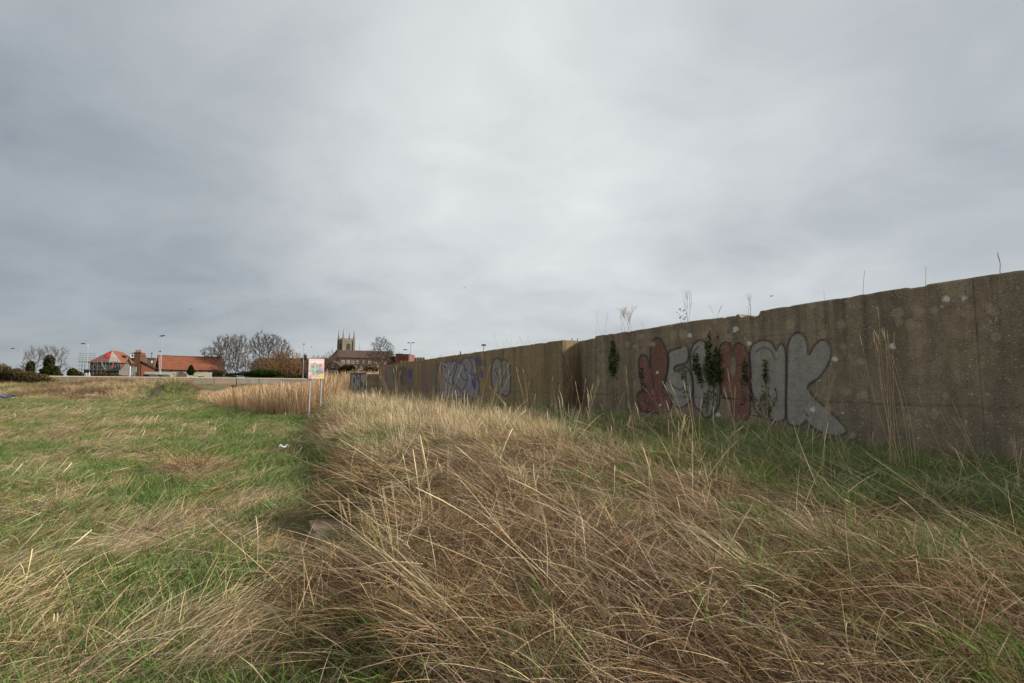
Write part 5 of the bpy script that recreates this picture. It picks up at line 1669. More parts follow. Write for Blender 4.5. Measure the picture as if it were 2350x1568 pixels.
    tree('ivy_clad_tree', 66, 126, 'bare tree with a narrow ivy wrapped trunk near the bramble bank', [(72, 822, 20, 26, 3), (58, 845, 22, 18, 2), (88, 820, 14, 20, 1)], 83, ((0, 2), (8, 6)), .3, n=700, r_max=.18, r_tip=.016, twigs=7, leaves=[(.1, 0, 2.6, .9, 2.4, 1700), (2.0, 0, .9, 1.6, 1.0, 700)])
    tree('ivy_clad_tree', 112, 124, 'bare tree half buried in a cone of dark ivy', [(115, 818, 26, 22, 3), (132, 822, 16, 24, 2), (140, 846, 18, 16, 1), (104, 812, 16, 18, 1)], 89, ((-2, 0), (4, 8), (8, 18)), .3, n=900, r_max=.20, r_tip=.016, twigs=7, leaves=[(-.3, 0, 4.0, 1.1, 2.3, 2300), (.1, 0, 1.9, 2.0, 1.9, 3400), (-2.6, 0, .9, 1.3, 1.1, 1000), (2.4, 0, .8, 1.0, .9, 500)])

    ev0, ev1 = (.014, .024, .012), (.040, .060, .020)
    gr0, gr1 = (.020, .040, .012), (.060, .095, .025)
    bush('round_bush', 168, 112, 'low rounded olive bush between the ivy trees and the scaffold', [(165, 856, 12, 10, 1500), (178, 860, 14, 6, 900)], (.050, .055, .020), (.095, .090, .035), seed=2)
    bush('evergreen', 437, 125, 'small dark conical evergreen in front of the orange roofed barn', [(437, 853, 8, 9, 1200), (437, 847, 5, 9, 700)], ev0, ev1, seed=3, cat='evergreen')
    bush('hedge', 590, 137, 'clipped dark green hedge along the road under the bare trees', [(565, 860, 22, 7, 2500), (600, 857, 28, 9, 3500), (625, 858, 18, 8, 1800), (535, 862, 20, 5, 1400)], gr0, gr1, seed=4, cat='hedge')
    bush('hedge', 665, 143, 'low ragged hedge beside the lamp post', [(650, 863, 14, 6, 1000), (690, 865, 26, 4, 1600)], (.035, .045, .015), (.080, .085, .030), seed=5, cat='hedge')
    bush('evergreen', 797, 130, 'wide dark evergreen bush just above the painted pier', [(797, 852, 17, 14, 3200), (785, 858, 14, 12, 1500), (806, 846, 9, 9, 900)], (.016, .026, .012), (.060, .065, .022), seed=6, cat='evergreen')
    bush('scrub_bush', 490, 131, 'dull brown scrub bush by the end of the yard wall', [(497, 858, 18, 9, 1500), (470, 860, 12, 6, 600)], (.05, .04, .022), (.10, .075, .040), seed=7, twigs=200)
    bush('scrub_bush', 850, 137, 'ochre scrub bush above the low coursed wall', [(850, 853, 18, 12, 1200), (875, 852, 16, 10, 800)], (.06, .05, .02), (.13, .10, .04), seed=8, twigs=300)
    bush('low_hedge', 240, 112, 'low olive hedge at the foot of the scaffolded house', [(235, 862, 24, 4.5, 1500), (262, 864, 16, 3, 600)], (.050, .055, .020), (.095, .090, .035), seed=9, cat='hedge')
    # bramble bank on the rough ground
    br0, br1 = (.060, .048, .024), (.160, .115, .060)
    bush('bramble_bush', 20, 60, 'high brown bramble thicket on the rough bank under the ivy clad trees', [(-40, 858, 40, 20, 4500), (2, 856, 26, 18, 3500), (36, 862, 26, 18, 3500), (62, 868, 22, 15, 2500), (88, 872, 26, 13, 2500), (60, 888, 50, 14, 3500), (0, 886, 60, 20, 4500)], br0, br1, g=hz1(base(20, 60)[0], 60), size=.085, seed=10, twigs=900, cat='bramble')
    bush('bramble_bush', 125, 62, 'lower reddish bramble bush tailing off towards the scaffolded house', [(115, 880, 36, 9, 3500), (165, 885, 30, 7, 2200)], (.085, .055, .034), (.190, .120, .070), g=hz1(base(125, 62)[0], 62), size=.075, seed=11, twigs=600, cat='bramble')
    bush('bramble_bush', 260, 58, 'purplish brown bramble patch before the white post', [(245, 884, 34, 6, 1800), (285, 882, 20, 5, 900)], (.090, .058, .038), (.170, .110, .070), g=hz1(base(260, 58)[0], 58), size=.07, seed=12, twigs=500, cat='bramble')
    bush('bramble_bush', 240, 50, 'dark sparse bramble patch low on the bank by the white litter', [(215, 903, 26, 7, 900), (245, 901, 18, 5, 500)], (.070, .055, .036), (.140, .100, .065), g=hz1(base(240, 50)[0], 50), size=.06, seed=13, twigs=400, cat='bramble')


plants()


# ------------------------------------------------------------------ grass
def blades(n, seed, radius, L, tilt, droop, width, cols, az=(0, 180), z0=(0, 0), segs=4, plume=0.0, plume_w=2.6, kink=0.0):
    """a clump of n blades: curved tapering strips with a colour each. az = (mean, half spread) in degrees"""
    g = np.random.default_rng(seed)
    r = radius * np.sqrt(g.random(n)); th = g.random(n) * 2 * math.pi
    p = np.stack([r * np.cos(th), r * np.sin(th), g.uniform(z0[0], z0[1], n) if z0[1] > z0[0] else np.full(n, z0[0])], 1)
    a = np.radians(az[0] + (g.uniform(-az[1], az[1], n) if az[1] >= 180 else g.normal(0, az[1] * .6, n)))
    if az[1] >= 180: a = np.where(g.random(n) < .5, th, a)
    ln = g.uniform(L[0], L[1], n); t = np.radians(g.uniform(tilt[0], tilt[1], n)); dr = np.radians(g.uniform(droop[0], droop[1], n))
    w = width * g.uniform(.7, 1.3, n)
    tw = g.uniform(0, math.pi, n)
    h = np.stack([np.cos(a), np.sin(a), 0 * a], 1); up = np.array([0, 0, 1.0])
    has = g.random(n) < plume
    curl = g.normal(0, .5, n)
    V = []
    q = p.copy()
    for i in range(segs + 1):
        s = i / segs
        ti = t + dr * s ** 1.3
        ai = a + curl * s * s * .6
        h = np.stack([np.cos(ai), np.sin(ai), 0 * ai], 1)
        d = h * np.sin(ti)[:, None] + up * np.cos(ti)[:, None]
        side = np.stack([-np.sin(ai), np.cos(ai), 0 * ai], 1)
        nrm = np.cross(d, side)
        wv = side * np.cos(tw)[:, None] + nrm * np.sin(tw)[:, None]
        k = (1 - s) ** .6 * .85 + .15 if i < segs else .06
        kk = np.where(has & (s > .72), plume_w * (1.15 - abs(s - .86) * 3), k)
        V.append(q - wv * (w * kk / 2)[:, None]); V.append(q + wv * (w * kk / 2)[:, None])
        q = q + d * (ln / segs)[:, None]
    V = np.stack(V, 1).reshape(-1, 3)
    m = 2 * (segs + 1)
    b = np.arange(n)[:, None] * m
    F = np.concatenate([np.concatenate([b + 2 * i, b + 2 * i + 1, b + 2 * i + 3, b + 2 * i + 2], 1) for i in range(segs)])
    ci = g.choice(len(cols), n)
    c = np.array(cols)[ci] * g.uniform(.62, 1.30, (n, 1))
    C = np.repeat(c[:, None, :], m, 1)
    base_dark = np.linspace(0, 1, segs + 1).repeat(2)[None, :, None]
    C = np.concatenate([C.reshape(-1, 3), np.ones((n * m, 1))], 1)
    return V, F, C


def merge(*parts):
    V, F, C, o = [], [], [], 0
    for v, f, c in parts:
        V.append(v); F.append(f + o); C.append(c); o += len(v)
    return np.concatenate(V), np.concatenate(F), np.concatenate(C)


GREEN = [(.128, .208, .056), (.160, .240, .070), (.098, .160, .045), (.210, .245, .095)]
GREEN2 = [(.130, .210, .058), (.180, .245, .080), (.100, .165, .045), (.280, .250, .120)]
GREEN3 = [(.175, .290, .075), (.215, .320, .095), (.130, .215, .055), (.270, .310, .130), (.420, .350, .210)]
STRAW = [(.540, .420, .255), (.460, .345, .200), (.610, .490, .320), (.360, .260, .150), (.500, .375, .225)]
PALE = [(.680, .540, .340), (.600, .465, .280), (.500, .375, .220), (.720, .590, .400)]
BROWN = [(.235, .150, .088), (.160, .100, .058), (.330, .222, .132), (.095, .060, .036)]
REED = [(.500, .350, .200), (.430, .290, .160), (.570, .410, .250), (.360, .235, .130), (.460, .330, .200)]


def variant_set(prefix, make, n):
    """hidden clump meshes that the cover objects place many times"""
    c = bpy.data.collections.new(prefix)
    for k in range(n):
        V, F, C = make(k)
        o = np_mesh(prefix, V, F, M['reed'] if 'reed' in prefix else M['blade'], None, False, C, link=False)
        c.objects.link(o)
    return c


def cover(name, coll, P, rot, scl, label, cat):
    """one ground-cover object that instances clumps on its own points"""
    me = bpy.data.meshes.new(name)
    n = len(P)
    me.vertices.add(n); me.vertices.foreach_set('co', np.asarray(P, np.float32).ravel())
    a = me.attributes.new('rot', 'FLOAT_VECTOR', 'POINT'); a.data.foreach_set('vector', np.asarray(rot, np.float32).ravel())
    a = me.attributes.new('scl', 'FLOAT_VECTOR', 'POINT'); a.data.foreach_set('vector', np.asarray(scl, np.float32).ravel())
    a = me.attributes.new('idx', 'INT', 'POINT'); a.data.foreach_set('value', np.random.default_rng(len(name)).integers(0, len(coll.objects), n).astype(np.int32))
    me.update()
    o = bpy.data.objects.new(name, me); COL.objects.link(o)
    ng = bpy.data.node_groups.new(name + ' clumps', 'GeometryNodeTree')
    ng.interface.new_socket('Geometry', in_out='INPUT', socket_type='NodeSocketGeometry')
    ng.interface.new_socket('Geometry', in_out='OUTPUT', socket_type='NodeSocketGeometry')
    N = ng.nodes.new; L = ng.links.new
    gi, go = N('NodeGroupInput'), N('NodeGroupOutput')
    ci = N('GeometryNodeCollectionInfo'); ci.inputs[0].default_value = coll
    ci.inputs['Separate Children'].default_value = True; ci.inputs['Reset Children'].default_value = True
    ip = N('GeometryNodeInstanceOnPoints'); ip.inputs['Pick Instance'].default_value = True
    def na(nm, ty):
        k = N('GeometryNodeInputNamedAttribute'); k.data_type = ty; k.inputs['Name'].default_value = nm; return k.outputs['Attribute']
    er = N('FunctionNodeEulerToRotation'); L(na('rot', 'FLOAT_VECTOR'), er.inputs[0])
    L(gi.outputs[0], ip.inputs['Points']); L(ci.outputs[0], ip.inputs['Instance']); L(na('idx', 'INT'), ip.inputs['Instance Index'])
    L(er.outputs[0], ip.inputs['Rotation']); L(na('scl', 'FLOAT_VECTOR'), ip.inputs['Scale']); L(ip.outputs[0], go.inputs[0])
    md = o.modifiers.new('clumps', 'NODES'); md.node_group = ng
    return tag(o, label, cat, kind='stuff')


def scatter_xy(seed, rings, half=56):
    """points in a wedge in front of the camera: rings of (r0, r1, per square metre)"""
    g = np.random.default_rng(seed); out = []
    for r0, r1, dens in rings:
        n = int(dens * math.radians(2 * half) / 2 * (r1 * r1 - r0 * r0))
        r = np.sqrt(g.uniform(r0 * r0, r1 * r1, n)); t = np.radians(g.uniform(-half, half, n))
        out.append(np.stack([r * np.sin(t), r * np.cos(t)], 1))
    return np.concatenate(out), g


def zones(x, y):
    u = x * WN[0] + y * WN[1]; v = x * WV[0] + y * WV[1]
    e = edge_u(v)
    bank = sstep(-.35, .45, u - e + .55 * (fbm(x * 1.6, y * 1.6, 58, 3) - .5)) * (1 - sstep(38, 44, v))
    wallgap = np.where(v > 13.2, wall_u(v) - .55, wall_u(v))
    beyond = u > wallgap - .10
    sd = (x - FP[0]) * FN[0] + (y - FP[1]) * FN[1]
    return u, v, e, bank, beyond, sd


# reed bed outline
def reed_mask(x, y):
    u, v, e, bank, beyond, sd = zones(x, y)
    q = 1175 + x / np.maximum(y, 1) * FD * 1.0033          # bearing, as frame column
    near = np.interp(q, [440, 464, 505, 544, 640, 704, 760, 800, 900], [54, 43.5, 35, 28.5, 22.9, 22.3, 24, 38.6, 39])
    near = near + .9 * (fbm(x * .8, y * .8, 6) - .5)
    m = (q > 445) & (y > near) & (y < 74) & (u < np.maximum(e + .6, 0) + sstep(40, 48, v) * 20)
    m &= ~((q < 520) & (y > 58)) & ~((q < 600) & (y > 64))
    hgt = np.interp(q, [440, 480, 505, 530, 560, 620, 700, 800], [.20, .24, .32, .46, .64, .70, .76, .95])
    return m, hgt


BLOCK = tuple(bpy.data.objects['concrete_block'].location[:2])


def grasses():
    rings = [(1.5, 4, 1.0), (4, 8, 1.0), (8, 16, 1.0), (16, 34, 1.0), (34, 80, 1.0)]
    def R_(*d): return [(a, b, k) for (a, b, _), k in zip(rings, d)]

    def place(xy, g, keep, tiltj=6, s=(.8, 1.25), yaw=None, spread=180, zlift=0.0, grow_far=True):
        # the trodden path and the old block stay clear
        clear = ldist([(-31.5, 43.5), (-32.6, 47), (-34.4, 50), (-37.2, 54), (-40.5, 57.5)], xy[:, 0], xy[:, 1]) < .42 + .3 * vnoise(xy[:, 0] * 1.7, xy[:, 1] * 1.7, 3)
        clear |= ldist([BLOCK, (BLOCK[0] * .93 - .05, BLOCK[1] * .93)], xy[:, 0], xy[:, 1]) < .30
        keep &= ~clear
        xy = xy[keep]
        n = len(xy)
        z = hz(xy[:, 0], xy[:, 1]) + zlift
        P = np.concatenate([xy, z[:, None]], 1)
        yw = g.uniform(0, 360, n) if yaw is None else (yaw(xy) if callable(yaw) else yaw) + g.normal(0, spread, n)
        rot = np.stack([np.radians(g.normal(0, tiltj, n)), np.radians(g.normal(0, tiltj, n)), np.radians(yw)], 1)
        d = np.hypot(xy[:, 0], xy[:, 1])
        k = g.uniform(s[0], s[1], n)
        wide = np.interp(d, [4, 12, 30, 70], [1, 1.1, 1.7, 2.6]) if grow_far else 1.0
        tall = np.interp(d, [4, 12, 30, 70], [1, 1.0, 1.05, 1.2]) if grow_far else 1.0
        return P, rot, np.stack([k * wide, k * wide, k * tall], 1)

    # ---- patches of green and straw over the field
    def straw_field(x, y):
        w1 = fbm(x * .55 + 3, y * .85, 21, 4); w2 = fbm(x * 1.5, y * 2.0, 22, 3)
        f = .42 * w1 + .58 * w2
        px, py = proj(np.stack([x, y, 0 * x], 1))
        for cx, cy, rx, ry, k in ((120, 980, 260, 34, .22), (430, 1095, 70, 26, .5), (60, 1180, 150, 40, .30), (40, 1370, 200, 100, .30), (470, 1480, 190, 90, .42), (300, 1235, 180, 34, .30), (600, 1180, 130, 40, .20), (640, 1300, 120, 80, .32), (520, 1110, 160, 20, .12), (330, 1020, 160, 14, .12), (520, 1240, 80, 30, .12),
                                  (330, 1130, 130, 34, -.20), (560, 1050, 180, 30, -.22), (450, 960, 260, 16, -.16), (300, 1350, 110, 34, -.14), (230, 1500, 60, 60, -.10), (640, 1090, 90, 40, -.16), (120, 1250, 90, 30, -.14), (560, 1410, 70, 34, -.08), (60, 1510, 70, 30, -.05), (330, 1240, 70, 24, -.06), (700, 990, 60, 20, -.15)):
            f = f + .80 * k * np.exp(-((px - cx) / rx) ** 2 - ((py - cy) / ry) ** 2)
        f = f + .22 * (fbm(x * 3.1, y * 3.6, 24, 2) - .5)
        return f

    def farbank(x, y):
        q = x / np.maximum(y, 1)
        return sstep(45, 48, y) * (q < -.60)

    # 1. green sward on the field
    c = variant_set('green clump', lambda k: merge(blades(105, 100 + k, .18, (.07, .23), (5, 50), (15, 80), .0055, GREEN), blades(16, 130 + k, .18, (.10, .24), (40, 75), (20, 70), .004, STRAW)), 7)
    xy, g = scatter_xy(1, R_(70, 60, 34, 15, 4))
    x, y = xy.T; u, v, e, bank, beyond, sd = zones(x, y); rm, _ = reed_mask(x, y)
    f = straw_field(x, y)
    keep = (g.random(len(x)) < (1 - bank) * (1 - sstep(.50, .74, f) * .62)) & ~rm & ~beyond & (hz(x, y) > -.02) & (sd < 0)
    keep &= ~((farbank(x, y) > .5) & (g.random(len(x)) < .45))
    P, rot, sc = place(xy, g, keep)
    cover('meadow_grass', c, P, rot, sc, 'short lush green grass of the field', 'grass')

    # 2. lodged straw lying over the field, combed to one side by the wind
    c = variant_set('lodged straw', lambda k: merge(blades(58, 200 + k, .22, (.16, .44), (62, 86), (8, 38), .0034, STRAW, (0, 55), (0, .07)), blades(40, 230 + k, .2, (.12, .34), (60, 88), (0, 30), .0034, BROWN, (0, 60), (0, .04))), 7)
    xy, g = scatter_xy(2, R_(80, 60, 30, 14, 4))
    x, y = xy.T; u, v, e, bank, beyond, sd = zones(x, y); rm, _ = reed_mask(x, y)
    f = straw_field(x, y)
    keep = (g.random(len(x)) < (1 - bank) * np.clip(.07 + sstep(.455, .65, f) * .88, 0, 1)) & ~rm & ~beyond & (hz(x, y) > -.05) & (sd < 0)
    lay = lambda p: 38 + 150 * (fbm(p[:, 0] * .5, p[:, 1] * .5, 40, 2) - .5)
    P, rot, sc = place(xy, g, keep, 8, (.75, 1.2), lay, 60)
    cover('lodged_straw', c, P, rot, sc, 'flattened straw coloured grass combed across the field', 'dry grass')

    # 3. thin upright straws standing out of the field
    c = variant_set('thin straw', lambda k: blades(7, 300 + k, .16, (.25, .55), (25, 55), (4, 26), .0030, PALE, (0, 30), plume=.2, plume_w=1.7, segs=5), 6)
    xy, g = scatter_xy(3, R_(5, 4, 2.6, 1.8, .8))
    x, y = xy.T; u, v, e, bank, beyond, sd = zones(x, y); rm, _ = reed_mask(x, y)
    f = straw_field(x, y)
    keep = (g.random(len(x)) < (1 - bank) * (.25 + .75 * sstep(.42, .6, f))) & ~rm & ~beyond & (hz(x, y) > -.05) & (sd < 0)
    keep &= np.hypot(x, y) > 2.6
    P, rot, sc = place(xy, g, keep, 5, (.8, 1.25), 25, 38)
    cover('field_straws', c, P, rot, sc, 'thin pale straws leaning out of the field grass', 'dry grass')

    # 4. dense brown thatch over the bank
    c = variant_set('brown thatch', lambda k: merge(blades(105, 400 + k, .28, (.18, .50), (60, 90), (4, 40), .0032, BROWN * 4 + STRAW, (0, 85), (0, .10)), blades(16, 430 + k, .2, (.2, .42), (40, 75), (10, 45), .0030, STRAW, (0, 110), (0, .08))), 8)
    xy, g = scatter_xy(4, R_(50, 36, 19, 9, 2))
    x, y = xy.T; u, v, e, bank, beyond, sd = zones(x, y)
    px, py = proj(np.stack([x, y, hz(x, y)], 1))
    green_strip = sstep(4.3, 5.4, u + .7 * (fbm(x * .9, y * .9, 51) - .5)) * (1 - .30 * sstep(.52, .66, fbm(x * 1.2, y * 1.2, 52)))
    gully = np.exp(-((u - e + .15) / .22) ** 2)
    keep = (g.random(len(x)) < bank * (1 - .84 * green_strip) * (1 - .15 * gully)) & ~beyond
    flow = lambda p: 150 + 110 * (fbm(p[:, 0] * .55, p[:, 1] * .55, 61, 3) - .5) * 2
    P, rot, sc = place(xy, g, keep, 10, (.7, 1.25), flow, 46)
    cover('bank_thatch', c, P, rot, sc, 'matted brown dead grass flopping over the bank', 'dry grass')

    # 5. green grass on the bank: lush towards the wall, thin elsewhere
    c = variant_set('green tuft', lambda k: merge(blades(80, 500 + k, .14, (.12, .34), (4, 45), (20, 95), .0060, GREEN3), blades(8, 530 + k, .14, (.15, .35), (30, 65), (15, 60), .004, STRAW)), 7)
    xy, g = scatter_xy(5, R_(52, 50, 38, 14, 2))
    x, y = xy.T; u, v, e, bank, beyond, sd = zones(x, y)
    px, py = proj(np.stack([x, y, hz(x, y)], 1))
    gs = sstep(3.9, 5.0, u + .9 * (fbm(x * .9, y * .9, 51) - .5))
    far_green = np.exp(-((px - 860) / 90) ** 2 - ((py - 940) / 22) ** 2)
    edge_green = np.exp(-((u - e + .12) / .38) ** 2) * 1.0 * sstep(.34, .50, fbm(x * .9, y * .9, 57))
    patchy = sstep(.55, .68, fbm(x * .9 + 9, y * .9, 53)) * .40
    right_mix = sstep(1.6, 2.6, u) * sstep(1.2, 2.2, x) * sstep(6.5, 3.0, y) * .45
    mid_green = .32 * sstep(1.6, 2.4, u) * sstep(.48, .60, fbm(x * 1.3 + 4, y * 1.3, 59)) * sstep(.3, 1.0, x)
    keep = (g.random(len(x)) < np.clip(np.maximum(bank, np.exp(-((u - e + .2) / .4) ** 2) * (v < 40)) * (mid_green + gs * .9 + far_green + patchy * sstep(2.5, 5, v) + edge_green + .02 + right_mix), 0, 1)) & ~beyond
    P, rot, sc = place(xy, g, keep, 6, (.75, 1.25))
    cover('bank_grass', c, P, rot, sc, 'longer green grass on the bank below the wall', 'grass')

    # 6. upright straw on the crest of the bank, in the light
    c = variant_set('upright straw', lambda k: merge(blades(50, 600 + k, .17, (.16, .44), (2, 36), (4, 45), .0032, PALE + STRAW[:2], (0, 70), plume=.15, plume_w=1.7, segs=5), blades(16, 630 + k, .17, (.15, .36), (10, 50), (20, 70), .0045, GREEN2)), 8)
    xy, g = scatter_xy(6, R_(14, 36, 42, 18, 3))
    x, y = xy.T; u, v, e, bank, beyond, sd = zones(x, y)
    crest = np.exp(-((u - 3.2 - .04 * (v - 8)) / 1.25) ** 2) * sstep(1.6, 5.5, v) + .35 * sstep(13, 17, v) * sstep(e + .8, e + 2, u)
    crest = crest * (.12 + 1.0 * sstep(.45, .57, fbm(x * 1.0, y * 1.0, 71)))
    rightl = sstep(1.8, 2.6, u) * sstep(4.6, 3.6, u) * sstep(4.5, 1.5, v) * .30
    keep = (g.random(len(x)) < np.clip(bank * (crest + rightl + .02), 0, 1)) & ~beyond
    lean = lambda p: 150 + 60 * (fbm(p[:, 0] * .6, p[:, 1] * .6, 72, 2) - .5)
    P, rot, sc = place(xy, g, keep, 9, (.6, 1.2), lean, 75)
    sc[:, 2] *= .72 + .56 * sstep(5.0, 9.0, v[keep])
    cover('upright_straw', c, P, rot, sc, 'pale upright dry grass catching the light along the bank', 'dry grass')

    # 7. long single straws crossing over the thatch
    c = variant_set('long straw', lambda k: blades(6, 700 + k, .25, (.40, .90), (42, 82), (2, 26), .0034, PALE, (0, 40), (0.04, .18), segs=6, plume=.15, plume_w=1.6), 8)
    xy, g = scatter_xy(7, R_(8, 5, 2.2, 1.0, .3))
    x, y = xy.T; u, v, e, bank, beyond, sd = zones(x, y)
    keep = (g.random(len(x)) < bank * .9 * (1 - .5 * sstep(6.2, 7.4, u))) & ~beyond & (u < 7.6) & (np.hypot(x, y) > 2.6)
    P, rot, sc = place(xy, g, keep, 6, (.75, 1.15), lambda p: 130 + 90 * (fbm(p[:, 0] * .7, p[:, 1] * .7, 81, 2) - .5), 75)
    cover('long_straws', c, P, rot, sc, 'long pale straws crossing over the matted grass', 'dry grass')

    # 7b. swathes of long straw flopped over together
    c = variant_set('straw swathe', lambda k: merge(blades(34, 1700 + k, .09, (.45, .95), (42, 66), (4, 26), .0036, PALE + STRAW, (0, 16), (0, .06), segs=6, plume=.1, plume_w=1.6), blades(10, 1730 + k, .1, (.25, .5), (20, 60), (10, 50), .0055, GREEN2, (0, 40))), 7)
    xy, g = scatter_xy(17, R_(3, 1.6, .2, 0, 0))
    x, y = xy.T; u, v, e, bank, beyond, sd = zones(x, y)
    w_ = sstep(1.3, 2.2, u) * sstep(5.2, 4.0, u) * sstep(1.0, 1.7, x) * sstep(5.0, 3.0, v) * sstep(.36, .56, fbm(x * 1.1, y * 1.1, 83))
    w_ = np.maximum(w_, .08 * sstep(e + .4, e + 1.0, u) * sstep(5.0, 4.0, u) * sstep(9, 6, v))
    keep = (g.random(len(x)) < bank * w_) & ~beyond & (np.hypot(x, y) > 2.3)
    P, rot, sc = place(xy, g, keep, 6, (.75, 1.2), lambda p: 152 + 60 * (fbm(p[:, 0] * .6, p[:, 1] * .6, 84, 2) - .5), 34)
    cover('straw_swathes', c, P, rot, sc, 'bundles of long pale straw flopped over together on the bank', 'dry grass')

    # 7c. thin upright stalks with seed heads over the crest
    c = variant_set('upright stalk', lambda k: blades(6, 2700 + k, .22, (.42, .88), (1, 20), (2, 22), .0040, PALE, (0, 180), segs=6, plume=.65, plume_w=1.9), 8)
    xy, g = scatter_xy(27, R_(1.6, 2.6, 3.4, 2.2, .6))
    x, y = xy.T; u, v, e, bank, beyond, sd = zones(x, y)
    w_ = sstep(e + .4, e + 1.2, u) * sstep(6.6, 5.0, u) * (.35 + .65 * sstep(5, 9, v)) * sstep(.34, .56, fbm(x * .8, y * .8, 87))
    keep = (g.random(len(x)) < w_ * bank) & ~beyond & (np.hypot(x, y) > 2.2)
    P, rot, sc = place(xy, g, keep, 4, (.75, 1.15), None, 0, 0, False)
    wd = np.interp(np.hypot(P[:, 0], P[:, 1]), [4, 12, 30], [1, 1.0, 1.3]); sc[:, :2] *= wd[:, None]
    cover('upright_stalks', c, P, rot, sc, 'thin upright dry stalks with seed heads along the crest of the bank', 'dry grass')

    # 8. reed bed
    def reed(k):
        return merge(blades(34, 800 + k, .60, (1.15, 2.0), (0, 9), (1, 12), .0075, REED, (0, 180), segs=6, plume=.5, plume_w=2.0), blades(22, 830 + k, .30, (.4, .9), (8, 30), (10, 60), .013, REED, (0, 180), (.1, .8), segs=4))
    c = variant_set('reed clump', reed, 7)
    xy, g = scatter_xy(8, [(20, 28, 9), (28, 40, 6.5), (40, 76, 3.2)], 48)
    m, hgt = reed_mask(xy[:, 0], xy[:, 1])
    P, rot, sc = place(xy, g, m, 3, (.86, 1.10), None, 0, 0, False)
    hk = hgt[m]; wide = np.interp(np.hypot(P[:, 0], P[:, 1]), [20, 40, 75], [1.0, 1.25, 1.8])
    sc[:, 0] *= wide; sc[:, 1] *= wide; sc[:, 2] *= hk
    P[:, 2] = np.maximum(P[:, 2], -.15)
    cover('reed_bed', c, P, rot, sc, 'dense straw coloured reed bed behind the pink sign', 'reeds')

    # 9. rough grass on the far bank and creek edge, in patches
    kinds = (('rough_grass', 'coarse straw coloured tussocks on the bank at the far end of the field', 'rough grass',
              lambda k: merge(blades(64, 900 + k, .35, (.25, .75), (15, 65), (20, 70), .013, STRAW, (0, 120)), blades(26, 930 + k, .35, (.2, .5), (10, 55), (20, 70), .013, GREEN2))),
             ('green_rough_grass', 'green rough grass in patches on the bank at the far end of the field', 'rough grass',
              lambda k: merge(blades(70, 1900 + k, .35, (.2, .55), (10, 55), (20, 70), .013, GREEN + GREEN2), blades(16, 1930 + k, .35, (.2, .5), (20, 60), (20, 70), .012, STRAW))),
             ('dead_bracken', 'reddish brown dead growth in patches on the bank at the far end of the field', 'dead growth',
              lambda k: blades(80, 2900 + k, .40, (.25, .75), (20, 80), (20, 80), .014, [(.20, .115, .070), (.27, .165, .10), (.14, .085, .055), (.33, .21, .13)], (0, 180))))
    for ki, (nm, lab, cat_, mk) in enumerate(kinds):
        c = variant_set(nm.replace('_', ' ') + ' tuft', mk, 5)
        g = np.random.default_rng(9 + ki)
        n = 26000
        yy = np.sqrt(g.uniform(43.5 ** 2, 104 ** 2, n)); qq = g.uniform(-1.12, -.44, n); xy = np.stack([yy * qq, yy], 1)
        x, y = xy.T; u, v, e, bank, beyond, sd = zones(x, y); rm, _ = reed_mask(x, y)
        fr, fp = proj(np.stack([x, y, hz(x, y)], 1))
        n1 = fbm(x * .28, y * .22, 91, 4) + .8 * np.exp(-((fr - 410) / 55) ** 2 - ((fp - 898) / 10) ** 2) * .4 + .25 * np.exp(-((sd + 6) / 3.5) ** 2) * (fr > 430)
        n2 = fbm(x * .30 + 7, y * .24, 92, 4) + .14 * np.exp(-((fr - 190) / 130) ** 2 - ((fp - 888) / 9) ** 2) + .10 * np.exp(-((fr - 230) / 40) ** 2 - ((fp - 904) / 6) ** 2)
        wg, wb = sstep(.50, .62, n1), sstep(.50, .60, n2)
        pr = ((1 - wg) * (1 - wb), wg * (1 - wb * .7), wb)[ki]
        keep = (sd < -.2) & ~rm & (hz(x, y) > .02) & ((x / y < -.60) | (sd > -12)) & (g.random(n) < .62 * pr)
        P, rot, sc = place(xy, g, keep, 6, (.6, 1.3), None, 0, 0, False)
        sc *= np.interp(P[:, 1], [44, 100], [1.0, 1.5])[:, None]
        sc[:, 2] *= 1 - .45 * np.exp(-((sd[keep] + 5) / 4) ** 2)
        cover(nm, c, P, rot, sc, lab, cat_)

    # 10. heaped hay-coloured tussocks on the field: humps of combed dead grass
    c = variant_set('tussock', lambda k: merge(blades(340, 1000 + k, .16, (.18, .42), (15, 70), (55, 110), .0036, BROWN + STRAW[:2], (0, 180), (.05, .16), segs=5), blades(50, 1030 + k, .25, (.2, .4), (55, 80), (10, 40), .0035, STRAW, (30, 40), (0, .05))), 4)
    pts = [(432, 1096, 1.15), (398, 1102, .8), (455, 1104, .85), (140, 1012, .8), (395, 1015, .7), (780, 985, 1.1), (755, 995, 1.0), (800, 960, 1.1), (760, 965, .9), (735, 1000, .9), (830, 1010, 1.1), (790, 1050, 1.0), (770, 1110, .9), (775, 1170, .9), (900, 1080, 1.1), (850, 1130, 1.1), (960, 1150, 1.0), (800, 1180, 1.0), (880, 1230, .9), (1000, 1240, .9), (1120, 1180, 1.0)]
    P, rot, sc = [], [], []
    for i, (a, b, k) in enumerate(pts):
        x, y = gpt(a, b)
        k *= 1.35 if a < 700 else 1.15
        P.append((x, y, hz1(x, y) - .02)); rot.append((0, 0, i * 1.7)); sc.append((k, k, k * .85))
    rr = random.Random(44)
    v = 2.0
